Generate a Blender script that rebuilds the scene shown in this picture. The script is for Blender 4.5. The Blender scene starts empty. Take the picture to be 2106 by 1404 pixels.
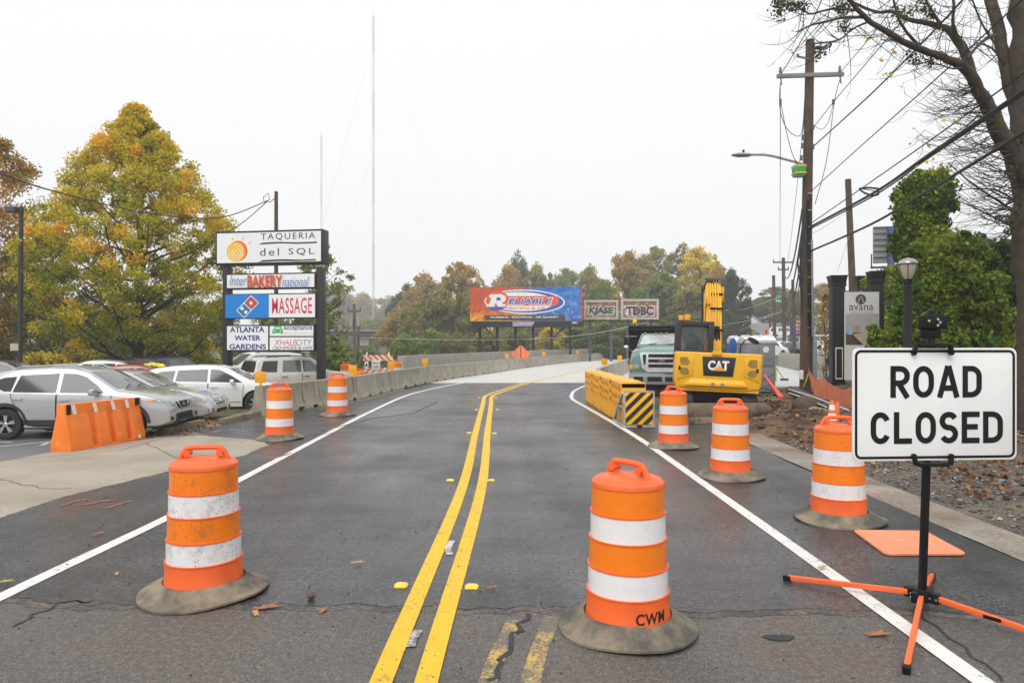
import bpy, bmesh, math, random
import numpy as np
from math import radians as R, sin, cos, pi, sqrt, atan2, hypot
from mathutils import Vector as V, Matrix, noise
from mathutils.bvhtree import BVHTree
SC = bpy.context.scene
COL = SC.collection
F, CX, HY, CH = 1404.0, 1053.0, 706.0, 1.8      # focal length in photo pixels, principal column, horizon row, eye height
# ---------------------------------------------------------------- camera, sky, sun, exposure
cd = bpy.data.cameras.new('camera'); cam = bpy.data.objects.new('camera', cd); COL.objects.link(cam)
cam.location = (0, 0, CH); cam.rotation_euler = (R(90), 0, 0)
cd.sensor_width = 36; cd.lens = 24.0; cd.shift_y = 4/2106; cd.clip_start = .1; cd.clip_end = 3000
SC.camera = cam
SUN_EL, SUN_AZ = R(52), R(205)
W = bpy.data.worlds.new('World'); SC.world = W; W.use_nodes = True
nt = W.node_tree; bgn = nt.nodes['Background']
sky = nt.nodes.new('ShaderNodeTexSky'); sky.sky_type = 'NISHITA'; sky.sun_disc = False
sky.sun_elevation = SUN_EL; sky.sun_rotation = SUN_AZ; sky.dust_density = 6; sky.air_density = 2
hs = nt.nodes.new('ShaderNodeHueSaturation'); hs.inputs['Saturation'].default_value = .15
mx = nt.nodes.new('ShaderNodeMix'); mx.data_type = 'RGBA'; mx.inputs[0].default_value = .93
nt.links.new(sky.outputs[0], hs.inputs['Color']); nt.links.new(hs.outputs[0], mx.inputs[6])
mx.inputs[7].default_value = (7.5, 7.62, 7.72, 1)                # the closed cloud layer over the clear sky
nt.links.new(mx.outputs[2], bgn.inputs[0]); bgn.inputs[1].default_value = .1
sd = bpy.data.lights.new('sun', 'SUN'); sd.energy = 1.5; sd.angle = R(38); sd.color = (1, .97, .93)
sun = bpy.data.objects.new('sun', sd); COL.objects.link(sun)
dv = V((sin(SUN_AZ)*cos(SUN_EL), cos(SUN_AZ)*cos(SUN_EL), sin(SUN_EL)))
sun.rotation_euler = dv.to_track_quat('Z', 'Y').to_euler()
vs = SC.view_settings; vs.view_transform = 'Standard'; vs.look = 'None'; vs.gamma = 1; vs.exposure = 0.55
SC.cycles.max_bounces = 7; SC.cycles.volume_bounces = 4; SC.cycles.transparent_max_bounces = 12

# ---------------------------------------------------------------- helpers
def G(x, y, z=0.0):
    Y = F*(CH-z)/(y-HY); return ((x-CX)*Y/F, Y)
def P(x, y, Y):
    return V(((x-CX)*Y/F, Y, CH-(y-HY)*Y/F))
def tag(o, label=None, cat=None, group=None, kind=None):
    if label: o['label'] = label
    if cat: o['category'] = cat
    if group: o['group'] = group
    if kind: o['kind'] = kind
    return o
def empty(name, loc=(0,0,0), rz=0, label=None, cat=None, group=None):
    o = bpy.data.objects.new(name, None); COL.objects.link(o); o.empty_display_size = .2
    o.location = loc; o.rotation_euler = (0,0,rz); tag(o, label, cat, group); return o
def copy_tree(o, parent=None):
    c = o.copy(); COL.objects.link(c)
    if parent: c.parent = parent
    for ch in list(o.children): copy_tree(ch, c)
    return c
class MB:
    """collects faces, then links them as one mesh object"""
    def __init__(s): s.v=[]; s.f=[]; s.m=[]; s.M=Matrix(); s.mi=0
    def add(s, vs, fs):
        b=len(s.v); s.v += [tuple(s.M @ V(p)) for p in vs]
        for f in fs: s.f.append([b+i for i in f]); s.m.append(s.mi)
        return s
    def at(s, loc=(0,0,0), rz=0, rx=0, ry=0, sc=1):
        s.M = Matrix.Translation(V(loc)) @ Matrix.Rotation(rz,4,'Z') @ Matrix.Rotation(ry,4,'Y') @ Matrix.Rotation(rx,4,'X') @ Matrix.Scale(sc,4); return s
    def box(s, x0,x1,y0,y1,z0,z1):
        p=[(x0,y0,z0),(x1,y0,z0),(x1,y1,z0),(x0,y1,z0),(x0,y0,z1),(x1,y0,z1),(x1,y1,z1),(x0,y1,z1)]
        return s.add(p,[(0,3,2,1),(4,5,6,7),(0,1,5,4),(1,2,6,5),(2,3,7,6),(3,0,4,7)])
    def hexa(s, p): return s.add(p,[(0,3,2,1),(4,5,6,7),(0,1,5,4),(1,2,6,5),(2,3,7,6),(3,0,4,7)])
    def poly(s, pts): return s.add(pts,[list(range(len(pts)))])
    def prism(s, pts, f, a, b):
        """outline pts (u,v) swept from depth a to b; f(u,v,d) -> xyz"""
        n=len(pts); vs=[f(u,v,a) for u,v in pts]+[f(u,v,b) for u,v in pts]
        fs=[list(range(n))[::-1], list(range(n,2*n))]+[(i,(i+1)%n,n+(i+1)%n,n+i) for i in range(n)]
        return s.add(vs,fs)
    def loft(s, rings, closed=True, caps=True):
        n=len(rings[0]); vs=[p for r in rings for p in r]; fs=[]
        for k in range(len(rings)-1):
            for i in range(n if closed else n-1):
                j=(i+1)%n; fs.append((k*n+i,k*n+j,(k+1)*n+j,(k+1)*n+i))
        if caps: fs += [list(range(n))[::-1], [(len(rings)-1)*n+i for i in range(n)]]
        return s.add(vs,fs)
    def lathe(s, prof, n=24, c=(0,0,0), caps=False):
        return s.loft([[(c[0]+r*cos(2*pi*i/n), c[1]+r*sin(2*pi*i/n), c[2]+z) for i in range(n)] for r,z in prof], True, caps)
    def tube(s, pts, rad, n=6, caps=True):
        pts=[V(p) for p in pts]
        if not hasattr(rad,'__len__'): rad=[rad]*len(pts)
        rings=[]; t0=None; N=None
        for i,p in enumerate(pts):
            t=(pts[min(i+1,len(pts)-1)]-pts[max(i-1,0)]).normalized()
            if N is None:
                N=t.orthogonal().normalized()
            else:
                N=(N-t*N.dot(t)).normalized()
            B=t.cross(N); rings.append([tuple(p+(N*cos(2*pi*k/n)+B*sin(2*pi*k/n))*rad[i]) for k in range(n)])
        return s.loft(rings, True, caps)
    def bar(s, a, b, w, h=None):
        """square bar from a to b"""
        h=h or w; a=V(a); b=V(b); t=(b-a).normalized(); up=V((0,0,1)) if abs(t.z)<.95 else V((1,0,0))
        x=t.cross(up).normalized(); y=x.cross(t)
        q=[(-w/2,-h/2),(w/2,-h/2),(w/2,h/2),(-w/2,h/2)]
        return s.loft([[tuple(p+x*u+y*v_) for u,v_ in q] for p in (a,b)])
    def cyl(s, a, b, r, r2=None, n=12): return s.tube([a,b],[r, r if r2 is None else r2], n)
    def grid(s, fn, nu, nv):
        vs=[fn(i/nu,j/nv) for i in range(nu+1) for j in range(nv+1)]
        return s.add(vs,[(i*(nv+1)+j,(i+1)*(nv+1)+j,(i+1)*(nv+1)+j+1,i*(nv+1)+j+1) for i in range(nu) for j in range(nv)])
    def build(s, name, mats, parent=None, bevel=0, seg=2, ang=35, smooth=True):
        me=bpy.data.meshes.new(name); me.from_pydata(s.v,[],s.f)
        for m in (mats if isinstance(mats,(list,tuple)) else [mats]): me.materials.append(m)
        me.polygons.foreach_set('material_index', s.m)
        bm=bmesh.new(); bm.from_mesh(me)
        bmesh.ops.recalc_face_normals(bm, faces=bm.faces)
        if bevel:
            es=[e for e in bm.edges if len(e.link_faces)==2 and e.calc_face_angle(0)>R(30)]
            bmesh.ops.bevel(bm, geom=es, offset=bevel, segments=seg, affect='EDGES', profile=.6, clamp_overlap=True)
        bm.to_mesh(me); bm.free()
        if smooth:
            me.polygons.foreach_set('use_smooth',[True]*len(me.polygons)); me.set_sharp_from_angle(angle=R(ang))
        me.update()
        o=bpy.data.objects.new(name, me); COL.objects.link(o)
        if parent: o.parent=parent
        return o
def spline(pts, n):
    """Catmull-Rom through pts, n samples per span"""
    pts=[V(p) for p in pts]; out=[]
    for i in range(len(pts)-1):
        a=pts[max(i-1,0)]; b=pts[i]; c=pts[i+1]; d=pts[min(i+2,len(pts)-1)]
        for k in range(n):
            t=k/n; out.append(.5*((2*b)+(c-a)*t+(2*a-5*b+4*c-d)*t*t+(3*b-a-3*c+d)*t**3))
    out.append(pts[-1]); return out
def rrect(x0,x1,z0,z1,r,n=4):
    out=[]
    for cx,cz,a in ((x1-r,z1-r,0),(x0+r,z1-r,90),(x0+r,z0+r,180),(x1-r,z0+r,270)):
        for k in range(n+1): t=R(a+90*k/n); out.append((cx+r*cos(t),cz+r*sin(t)))
    return out
def ellipse(cx,cz,a,b,n=40): return [(cx+a*cos(2*pi*k/n),cz+b*sin(2*pi*k/n)) for k in range(n)]

# ---------------------------------------------------------------- materials
def newmat(name):
    m=bpy.data.materials.new(name); m.use_nodes=True; t=m.node_tree; return m,t,t.nodes['Principled BSDF']
def nd(t,typ,**kw):
    n=t.nodes.new(typ)
    for k,v in kw.items(): setattr(n,k,v)
    return n
def ramp(t, fac, stops):
    r=nd(t,'ShaderNodeValToRGB'); e=r.color_ramp.elements
    while len(e)<len(stops): e.new(.5)
    for el,(p,c) in zip(e,stops):
        el.position=p; el.color=(c,c,c,1) if not hasattr(c,'__len__') else (*c,1)
    t.links.new(fac, r.inputs[0]); return r.outputs[0]
def noi(t, vec, scale, detail=4, rough=.55, out=0):
    n=nd(t,'ShaderNodeTexNoise'); n.inputs['Scale'].default_value=scale; n.inputs['Detail'].default_value=detail; n.inputs['Roughness'].default_value=rough
    t.links.new(vec,n.inputs['Vector']); return n.outputs[out]
def mixc(t, fac, a, b, mode='MIX'):
    m=nd(t,'ShaderNodeMix',data_type='RGBA',blend_type=mode)
    for i,v in ((0,fac),(6,a),(7,b)):
        if hasattr(v,'is_linked'): t.links.new(v,m.inputs[i])
        elif i==0: m.inputs[0].default_value=v
        else: m.inputs[i].default_value=(*v,1)
    return m.outputs[2]
def bump(t, b, h, strength=.3, dist=.01):
    n=nd(t,'ShaderNodeBump'); n.inputs['Strength'].default_value=strength; n.inputs['Distance'].default_value=dist
    t.links.new(h,n.inputs['Height']); t.links.new(n.outputs[0],b.inputs['Normal'])
def coords(t, rnd=False, world=False):
    c=nd(t,'ShaderNodeNewGeometry').outputs['Position'] if world else nd(t,'ShaderNodeTexCoord').outputs['Object']
    if rnd:
        oi=nd(t,'ShaderNodeObjectInfo'); a=nd(t,'ShaderNodeVectorMath',operation='MULTIPLY_ADD')
        a.inputs[1].default_value=(1,1,1); t.links.new(c,a.inputs[0])
        s=nd(t,'ShaderNodeMath',operation='MULTIPLY'); s.inputs[1].default_value=37; t.links.new(oi.outputs['Random'],s.inputs[0]); t.links.new(s.outputs[0],a.inputs[2]); c=a.outputs[0]
    return c
MATS={}
def mat(name, col, rough=.5, metal=0, var=.12, scale=6, dirt=None, dscale=3, damt=.5, coat=0, bmp=0, bscale=60, spec=.5, rnd=False, rvar=.1):
    """plain coloured surface with slow tone variation, optional dirt patches and fine bump"""
    if name in MATS: return MATS[name]
    m,t,b=newmat(name); c=coords(t,rnd)
    n1=noi(t,c,scale,5)
    lo=[x*(1-var) for x in col]; hi=[min(1,x*(1+var)) for x in col]
    k=ramp(t,n1,[(.3,lo),(.7,hi)])
    if dirt:
        n2=noi(t,c,dscale,8,.65); k=mixc(t,ramp(t,n2,[(1-damt-.02,0),(1-damt+.12,1)]),k,dirt)
    t.links.new(k,b.inputs['Base Color'])
    t.links.new(ramp(t,noi(t,c,scale*2.3,4),[(.3,max(0,rough-rvar)),(.7,min(1,rough+rvar))]),b.inputs['Roughness'])
    b.inputs['Metallic'].default_value=metal; b.inputs['Coat Weight'].default_value=coat; b.inputs['Coat Roughness'].default_value=.05
    b.inputs['Specular IOR Level'].default_value=spec
    if bmp: bump(t,b,noi(t,c,bscale,4),bmp,.01)
    MATS[name]=m; return m
def leafmat(name, stops, trans=.25):
    if name in MATS: return MATS[name]
    m,t,b=newmat(name); a=nd(t,'ShaderNodeAttribute',attribute_name='tint')
    k=ramp(t,a.outputs['Fac'],stops); t.links.new(k,b.inputs['Base Color']); b.inputs['Roughness'].default_value=.6; b.inputs['Specular IOR Level'].default_value=.25
    tr=nd(t,'ShaderNodeBsdfTranslucent'); t.links.new(k,tr.inputs[0]); mxs=nd(t,'ShaderNodeMixShader'); mxs.inputs[0].default_value=trans
    t.links.new(b.outputs[0],mxs.inputs[1]); t.links.new(tr.outputs[0],mxs.inputs[2]); t.links.new(mxs.outputs[0],t.nodes['Material Output'].inputs[0])
    MATS[name]=m; return m
def glassmat(name, col, rough=.03, spec=.8):
    if name in MATS: return MATS[name]
    m,t,b=newmat(name); c=coords(t); k=ramp(t,noi(t,c,1.7,2),[(.3,[x*.7 for x in col]),(.7,[x*1.3 for x in col])])
    t.links.new(k,b.inputs['Base Color']); b.inputs['Roughness'].default_value=rough; b.inputs['Specular IOR Level'].default_value=spec; MATS[name]=m; return m
# ---------------------------------------------------------------- lettering
def frame(o, yaw=0):
    """panel frame: u right, v up, front faces -y before yaw"""
    return Matrix.Translation(V(o)) @ Matrix.Rotation(yaw,4,'Z')
def txt(s, u0, u1, v0, v1, m, parent, d=-.004, bold=0, shear=0, sp=1, name='lettering', thick=.002):
    cu=bpy.data.curves.new('t','FONT'); cu.body=s; cu.size=1; cu.offset=bold; cu.shear=shear; cu.space_character=sp; cu.resolution_u=3; cu.extrude=.0
    ob=bpy.data.objects.new('t',cu); COL.objects.link(ob)
    dg=bpy.context.evaluated_depsgraph_get(); me=bpy.data.meshes.new_from_object(ob.evaluated_get(dg)); bpy.data.objects.remove(ob); bpy.data.curves.remove(cu)
    n=len(me.vertices); co=np.empty(n*3); me.vertices.foreach_get('co',co); co=co.reshape(-1,3)
    mn=co.min(0); mxx=co.max(0)
    out=np.empty_like(co); out[:,0]=u0+(co[:,0]-mn[0])/(mxx[0]-mn[0])*(u1-u0); out[:,2]=v0+(co[:,1]-mn[1])/(mxx[1]-mn[1])*(v1-v0); out[:,1]=d
    me.vertices.foreach_set('co',out.ravel()); me.materials.clear(); me.materials.append(m); me.update(); me.name=name
    o=bpy.data.objects.new(name,me); COL.objects.link(o); o.parent=parent; return o
def flat(polys, d, m, parent, name, ang=35):
    """thin plates from (u,v) outlines on a panel face, standing d proud"""
    b=MB()
    for p in polys: b.prism(p,lambda u,v,t:(u,t,v),d,d+.002)
    return b.build(name,m,parent)
def stroke(pts, w, closed=False):
    """outline strip of width w round a polyline, mitred"""
    n=len(pts); L=[];Rr=[]
    for i in range(n):
        p=V(pts[i]); a=V(pts[i-1]) if (i>0 or closed) else None; c=V(pts[(i+1)%n]) if (i<n-1 or closed) else None
        d1=(p-a).normalized() if a is not None else (c-p).normalized(); d2=(c-p).normalized() if c is not None else d1
        t=(d1+d2)
        t = t.normalized() if t.length>1e-6 else d1
        nn=V((-t.y,t.x)); k=w/2/max(.35,nn.dot(V((-d1.y,d1.x))))
        L.append(tuple(p+nn*k)); Rr.append(tuple(p-nn*k))
    qs=[]
    for i in range(n if closed else n-1):
        j=(i+1)%n; qs.append([L[i],L[j],Rr[j],Rr[i]])
    return qs
def arc(cx,cy,rx,ry,a0,a1,n=10): return [(cx+rx*cos(R(a0+(a1-a0)*k/n)),cy+ry*sin(R(a0+(a1-a0)*k/n))) for k in range(n+1)]
def highway(ch, w, h, sw):
    """strokes of a road-sign capital, centre lines inside w x h"""
    e=sw/2; x0,x1,y0,y1=e,w-e,e,h-e; ym=h*.52
    if ch=='O': return [(stadium(x0,x1,y0,y1),True)]
    if ch=='C':
        s=stadium(x0,x1,y0,y1); return [([p for p in arc(w/2,y1-w*.42,x1-w/2,w*.42,20,180)]+[p for p in arc(w/2,y0+w*.42,x1-w/2,w*.42,180,340)],False)]
    if ch=='L': return [([(x0,h),(x0,y0)],False),([(0,y0),(w,y0)],False)]
    if ch=='E': return [([(x0,0),(x0,h)],False),([(e,y0),(w,y0)],False),([(e,ym),(w*.9,ym)],False),([(e,y1),(w,y1)],False)]
    if ch=='D': return [([(x0,y0),(x0,y1),(w*.45,y1)]+arc(w*.45,y1-h*.25,x1-w*.45,h*.25,90,0)[1:]+arc(w*.45,y0+h*.25,x1-w*.45,h*.25,0,-90)+[(x0,y0)],False),([(x0,0),(x0,h)],False)]
    if ch=='R':
        m_=h*.46; return [([(x0,0),(x0,h)],False),([(x0,y1),(w*.5,y1)]+arc(w*.5,(y1+m_)/2,x1-w*.5,(y1-m_)/2,90,-90)[1:]+[(x0,m_)],False),([(w*.42,m_),(x1+e*.1,0)],False)]
    if ch=='A': return [([(e*.9,0),(w/2-e*.15,h)],False),([(w-e*.9,0),(w/2+e*.15,h)],False),([(w*.25,h*.3),(w*.75,h*.3)],False)]
    if ch=='S':
        r=(y1-y0)/4; rx=(x1-x0)/2
        return [(arc(w/2,y1-r,rx,r,25,270,14)+arc(w/2,y0+r,rx,r,90,-155,14)[1:],False)]
    return []
def stadium(x0,x1,y0,y1):
    rx=(x1-x0)/2; ry=rx*1.25; c=(x0+x1)/2
    return arc(c,y1-ry,rx,ry,0,180)+arc(c,y0+ry,rx,ry,180,360)
# ================================================================ ground, roads, markings
random.seed(4)
def groundmat(name, stops, grain=90, gamt=.35, patch=1.2, rough=(.45,.75), dirt=None, damt=.35, dsc=.6, bmp=.4, speck=None, streak=False, spec=.5, fine=0):
    m,t,b=newmat(name); c=coords(t,world=True)
    big=noi(t,c,patch,6,.6); k=ramp(t,big,stops)
    gr=noi(t,c,grain,3,.7)
    k=mixc(t,1,k,ramp(t,gr,[(.3,1-gamt),(.7,1+gamt*.6)]),'MULTIPLY')
    if dirt:
        k=mixc(t,ramp(t,noi(t,c,dsc,7,.62),[(1-damt-.08,0),(1-damt+.16,.85)]),k,dirt)
    if streak:
        mp=nd(t,'ShaderNodeMapping'); mp.inputs['Scale'].default_value=(1.6,.12,1); t.links.new(c,mp.inputs['Vector'])
        k=mixc(t,1,k,ramp(t,noi(t,mp.outputs[0],1.3,5,.6),[(.3,.62),(.7,1.35)]),'MULTIPLY')
        mp2=nd(t,'ShaderNodeMapping'); mp2.inputs['Scale'].default_value=(.25,2.2,1); t.links.new(c,mp2.inputs['Vector']); k=mixc(t,1,k,ramp(t,noi(t,mp2.outputs[0],1.1,6,.65),[(.35,.8),(.65,1.18)]),'MULTIPLY')
        k=mixc(t,ramp(t,noi(t,c,.75,8,.68),[(.56,0),(.64,.55)]),k,(.022,.022,.023))
    if speck:
        vo=nd(t,'ShaderNodeTexVoronoi'); vo.inputs['Scale'].default_value=speck[0]; t.links.new(c,vo.inputs['Vector'])
        k=mixc(t,ramp(t,vo.outputs['Distance'],[(speck[1],1),(speck[1]+.06,0)]),k,speck[2])
    if fine:
        f1=noi(t,c,24,6,.85); k=mixc(t,1,k,ramp(t,f1,[(.38,1-fine),(.5,1),(.63,1+fine*1.5)]),'MULTIPLY')
        v2=nd(t,'ShaderNodeTexVoronoi'); v2.inputs['Scale'].default_value=13; t.links.new(c,v2.inputs['Vector']); k=mixc(t,mixc(t,1,ramp(t,v2.outputs['Distance'],[(.07,1),(.11,0)]),ramp(t,noi(t,c,.9,4),[(.45,0),(.6,1)]),'MULTIPLY'),k,(.012,.012,.012))
    t.links.new(k,b.inputs['Base Color'])
    t.links.new(ramp(t,noi(t,c,patch*.7,5,.6),[(.32,rough[0]),(.68,rough[1])]),b.inputs['Roughness'])
    b.inputs['Specular IOR Level'].default_value=spec
    bump(t,b,gr,bmp,.006); MATS[name]=m; return m
M_new=groundmat('fresh_asphalt',[(.3,(.034,.034,.036)),(.5,(.054,.053,.055)),(.72,(.085,.083,.082))],grain=85,gamt=.85,patch=.55,rough=(.16,.52),dirt=(.13,.105,.08),damt=.3,dsc=.35,speck=(26,.1,(.012,.012,.013)),streak=True,fine=.8)
M_old=groundmat('worn_asphalt',[(.3,(.092,.083,.075)),(.7,(.155,.14,.126))],grain=85,gamt=.8,patch=.8,rough=(.5,.85),dirt=(.1,.058,.045),damt=.40,dsc=.8,speck=(30,.09,(.24,.23,.21)),fine=.34)
M_lot=groundmat('parking_asphalt',[(.3,(.12,.12,.122)),(.7,(.17,.168,.165))],grain=80,gamt=.35,patch=.6,rough=(.4,.8),dirt=(.2,.18,.15),damt=.3)
M_apron=groundmat('driveway_concrete',[(.3,(.26,.22,.165)),(.7,(.42,.375,.30))],grain=60,gamt=.2,patch=.7,rough=(.55,.85),dirt=(.2,.16,.12),damt=.34,dsc=.7,bmp=.15,fine=.12)
M_deck=groundmat('deck_concrete',[(.3,(.50,.49,.46)),(.7,(.60,.59,.56))],grain=40,gamt=.1,patch=.3,rough=(.5,.8),bmp=.1)
M_gut=groundmat('gutter_concrete',[(.3,(.22,.19,.155)),(.7,(.33,.30,.26))],grain=70,gamt=.25,patch=1.5,rough=(.6,.9),dirt=(.15,.095,.055),damt=.52,dsc=1.1,bmp=.2,fine=.25)
M_verge=groundmat('sandy_debris',[(.3,(.17,.135,.09)),(.7,(.30,.25,.18))],grain=45,gamt=.5,patch=1.5,rough=(.8,.95),dirt=(.1,.05,.03),damt=.38,dsc=2.2,bmp=.6)
M_ground=groundmat('weedy_soil',[(.35,(.07,.075,.03)),(.65,(.16,.12,.06))],grain=6,gamt=.4,patch=.08,rough=(.85,1),bmp=.5,spec=.1)
def sheet(name, pts, z, m, edge=.0):
    b=MB(); b.prism(pts,lambda u,v,t:(u,v,t),z-max(edge,.002),z)
    o=b.build(name,m,smooth=False); tag(o,kind='structure'); return o
def strip(name, pts, w, z, m, n=8):
    pts=spline([(p[0],p[1],0) for p in pts],n); b=MB(); L=[];Q=[]
    for i,p in enumerate(pts):
        t=(pts[min(i+1,len(pts)-1)]-pts[max(i-1,0)]).normalized(); nn=V((-t.y,t.x,0)); ww=w*(1+.06*noise.noise(p*2.1))
        L.append(tuple(p+nn*ww/2+V((0,0,z)))); Q.append(tuple(p-nn*ww/2+V((0,0,z))))
    k=len(L); b.add(L+Q,[(i,i+1,k+i+1,k+i) for i in range(k-1)]); return b
def ss(a,b,x): x=min(1,max(0,(x-a)/(b-a))); return x*x*(3-2*x)
LB=[(-6.0,16.85),(-5.36,19.4),(-4.83,21.8),(-4.42,26.4),(-3.72,31.1),(-2.83,35.1),(-1.9,38.5),(-.9,42),(.63,48.5),(2.3,54.2),(4.16,60.2),(7.5,69.2),(11.6,79),(14.2,84)]
def xl(y):
    for a,b in zip(LB,LB[1:]):
        if y<=b[1]: return a[0]+(b[0]-a[0])*max(0,(y-a[1])/(b[1]-a[1]))
    return LB[-1][0]+(y-84)*.45
def wallx(y): return 12.9+(y-26)*.295
def gz(x,y):
    z=-.06
    z-=5.5*ss(1.0,14,xl(y)-3.4-x)*ss(24,44,y)
    z-=3.0*ss(90,130,y)*(1-ss(0,20,x-20))
    z+=7.0*ss(60,150,y)*ss(30,60,x)
    z+=14*ss(160,520,y)
    return z
def gridsheet(name, xs, ys, fz, m):
    b=MB(); vs=[(x,y,fz(x,y)) for x in xs for y in ys]; n=len(ys)
    b.add(vs,[(i*n+j,(i+1)*n+j,(i+1)*n+j+1,i*n+j+1) for i in range(len(xs)-1) for j in range(n-1)])
    o=b.build(name,m); return o
ax=[-430,-330,-250,-160,-110,-80]+list(range(-60,100,4))+[105,120,150,200,300,430]
ay=[-60,-20,0,10,18]+list(range(22,130,4))+[135,150,170,200,240,300,360,430]
tag(gridsheet('ground',ax,ay,gz,M_ground),kind='structure')
sheet('old_road',[(-16,-6),(4.22,-6),(4.22,4.56),(2,4.6),(-1,4.66),(-3.2,4.76),(-5.5,4.95),(-9,5.1),(-16,5.2)],.0,M_old)
random.seed(9)
seam=[(4.22,4.56),(3.2,4.54),(2.4,4.62),(1.3,4.58),(.4,4.66),(-.3,4.65),(-1.2,4.71),(-2.2,4.74),(-2.9,4.70),(-3.7,4.83),(-4.6,5.0),(-5.6,5.1)]
seam=[(x,y+random.uniform(-.035,.035)) for x,y in [(a[0]+(b[0]-a[0])*k/8,a[1]+(b[1]-a[1])*k/8) for a,b in zip(seam,seam[1:]) for k in range(8)]]
left=[(-9,5.4),(-6.4,6.25),(-5.28,7.04),(-5.26,8),(-4.83,9.57),(-4.31,10.94),(-4.3,12.1),(-4.75,12.75),(-5.9,13.25),(-6.55,14.1),(-6.4,15.7),(-5.9,17.5),(-5.2,19.4),(-4.6,21.8),(-4.2,26.4),(-3.6,31.2)]
left=[(a[0]+(b[0]-a[0])*k/8+random.uniform(-.03,.03),a[1]+(b[1]-a[1])*k/8) for a,b in zip(left,left[1:]) for k in range(8)]
right=[(4.9,31.2),(4.6,28),(4.3,22),(4.25,14),(4.2,9),(4.22,6)]
right=[(a[0]+(b[0]-a[0])*k/10+random.uniform(-.035,.035),a[1]+(b[1]-a[1])*k/10) for a,b in zip(right,right[1:]) for k in range(10)]
sheet('road',left+right+seam,.005,M_new)
DR=[(10,31.2),(13.9,41),(18,54),(22,66),(28,80),(34,92)]
sheet('bridge_deck',[(-4.0,31.2)]+[(x-.9,y) for x,y in LB[4:]]+[(24,100),(40,100)]+DR[::-1],.008,M_deck,.9)
sheet('driveway',[(-16,5.2),(-9,5.4),(-6.4,6.25),(-5.28,7.04),(-5.26,8),(-4.83,9.57),(-4.2,10.94),(-4.2,12.1),(-4.65,12.8),(-5.9,13.4),(-6.6,13.2),(-6.9,12.8),(-7.62,11.3),(-7.8,10.3),(-9.5,9.0),(-16,7)],.004,M_apron)
sheet('verge',[(-6.6,13.2),(-5.8,13.2),(-6.4,14.1),(-6.2,15.7),(-5.6,17.5),(-5.0,19.4),(-4.4,21.8),(-4.2,27),(-5.6,27),(-6.2,21.5),(-7.0,18),(-7.35,15.5),(-7.4,13.5),(-6.9,12.8)],-.002,M_verge)
def lotz(x,y): return -.012-min(.3,.035*max(0,y-13.5))
xs=[-7.2-i*1.2 for i in range(32)]; 
def lot_x(x,y):
    e=-7.0-.45*max(0,11.2-y)*1.6 if y<11.2 else (-7.3 if y<16 else -7.3+.1*(y-16))
    return e+(x+7.2)
b=MB(); ys=[8.2+i*.8 for i in range(42)]
b.add([(lot_x(x,y),y,lotz(x,y)) for x in xs for y in ys],[(i*42+j,(i+1)*42+j,(i+1)*42+j+1,i*42+j+1) for i in range(31) for j in range(41)])
tag(b.build('parking_lot',M_lot),kind='structure')
# right-hand lot climbing beyond the wall
def rlz(y): return .54+.062*(y-42)
M_rlot=groundmat('far_lot_asphalt',[(.3,(.15,.15,.15)),(.7,(.2,.2,.2))],grain=40,gamt=.2,patch=.3,rough=(.5,.8))
b=MB(); ys=[30+i*2.5 for i in range(37)]
b.add([(wallx(y)+.15+i*3,y,rlz(y)) for i in range(25) for y in ys],[(i*37+j,(i+1)*37+j,(i+1)*37+j+1,i*37+j+1) for i in range(24) for j in range(36)])
tag(b.build('hillside_parking_lot',M_rlot),kind='structure')
sheet('sidewalk',[(8.6,26.9),(13.05,26.9),(14.0,29.8),(16.0,36.4),(17.65,41.9),(20.8,54),(25,66),(21.5,66),(17.5,54),(13.5,41),(9.5,31)],.1,M_deck,.12)
gut=[(4.2,-6),(4.22,6),(4.22,9),(4.27,14.2),(4.6,14.6),(4.95,14),(4.85,11),(4.78,9),(4.75,6),(4.75,-6)]
sheet('gutter',gut,.006,M_gut)
# dirt and gravel shoulder
m,t,b_=newmat('dirt_and_gravel'); c=coords(t,world=True); sx=nd(t,'ShaderNodeSeparateXYZ'); t.links.new(c,sx.inputs[0])
ma=nd(t,'ShaderNodeMath',operation='MULTIPLY_ADD'); t.links.new(noi(t,c,.8,6,.6),ma.inputs[0]); ma.inputs[1].default_value=5; t.links.new(sx.outputs['Y'],ma.inputs[2])
mk=nd(t,'ShaderNodeMapRange'); mk.inputs[1].default_value=11.5; mk.inputs[2].default_value=14.5; t.links.new(ma.outputs[0],mk.inputs[0])
vo=nd(t,'ShaderNodeTexVoronoi'); vo.inputs['Scale'].default_value=30; t.links.new(c,vo.inputs['Vector'])
grv=mixc(t,.7,ramp(t,noi(t,c,40,4,.7),[(.3,(.055,.047,.038)),(.5,(.145,.128,.108)),(.72,(.30,.27,.235))]),ramp(t,vo.outputs['Distance'],[(0,.9),(.6,.1)]),'SOFT_LIGHT')
grv=mixc(t,ramp(t,noi(t,c,1.3,6,.6),[(.5,0),(.66,.85)]),grv,(.2,.155,.10))
soil=mixc(t,ramp(t,noi(t,c,1.6,7,.65),[(.38,0),(.62,1)]),(.05,.033,.023),(.20,.118,.066))
soil=mixc(t,1,soil,ramp(t,noi(t,c,25,5,.7),[(.3,.55),(.7,1.45)]),'MULTIPLY')
t.links.new(mixc(t,mk.outputs[0],grv,soil),b_.inputs['Base Color']); b_.inputs['Roughness'].default_value=.85; b_.inputs['Specular IOR Level'].default_value=.25
bump(t,b_,noi(t,c,32,6,.7),.8,.03); M_dirt=m
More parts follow.
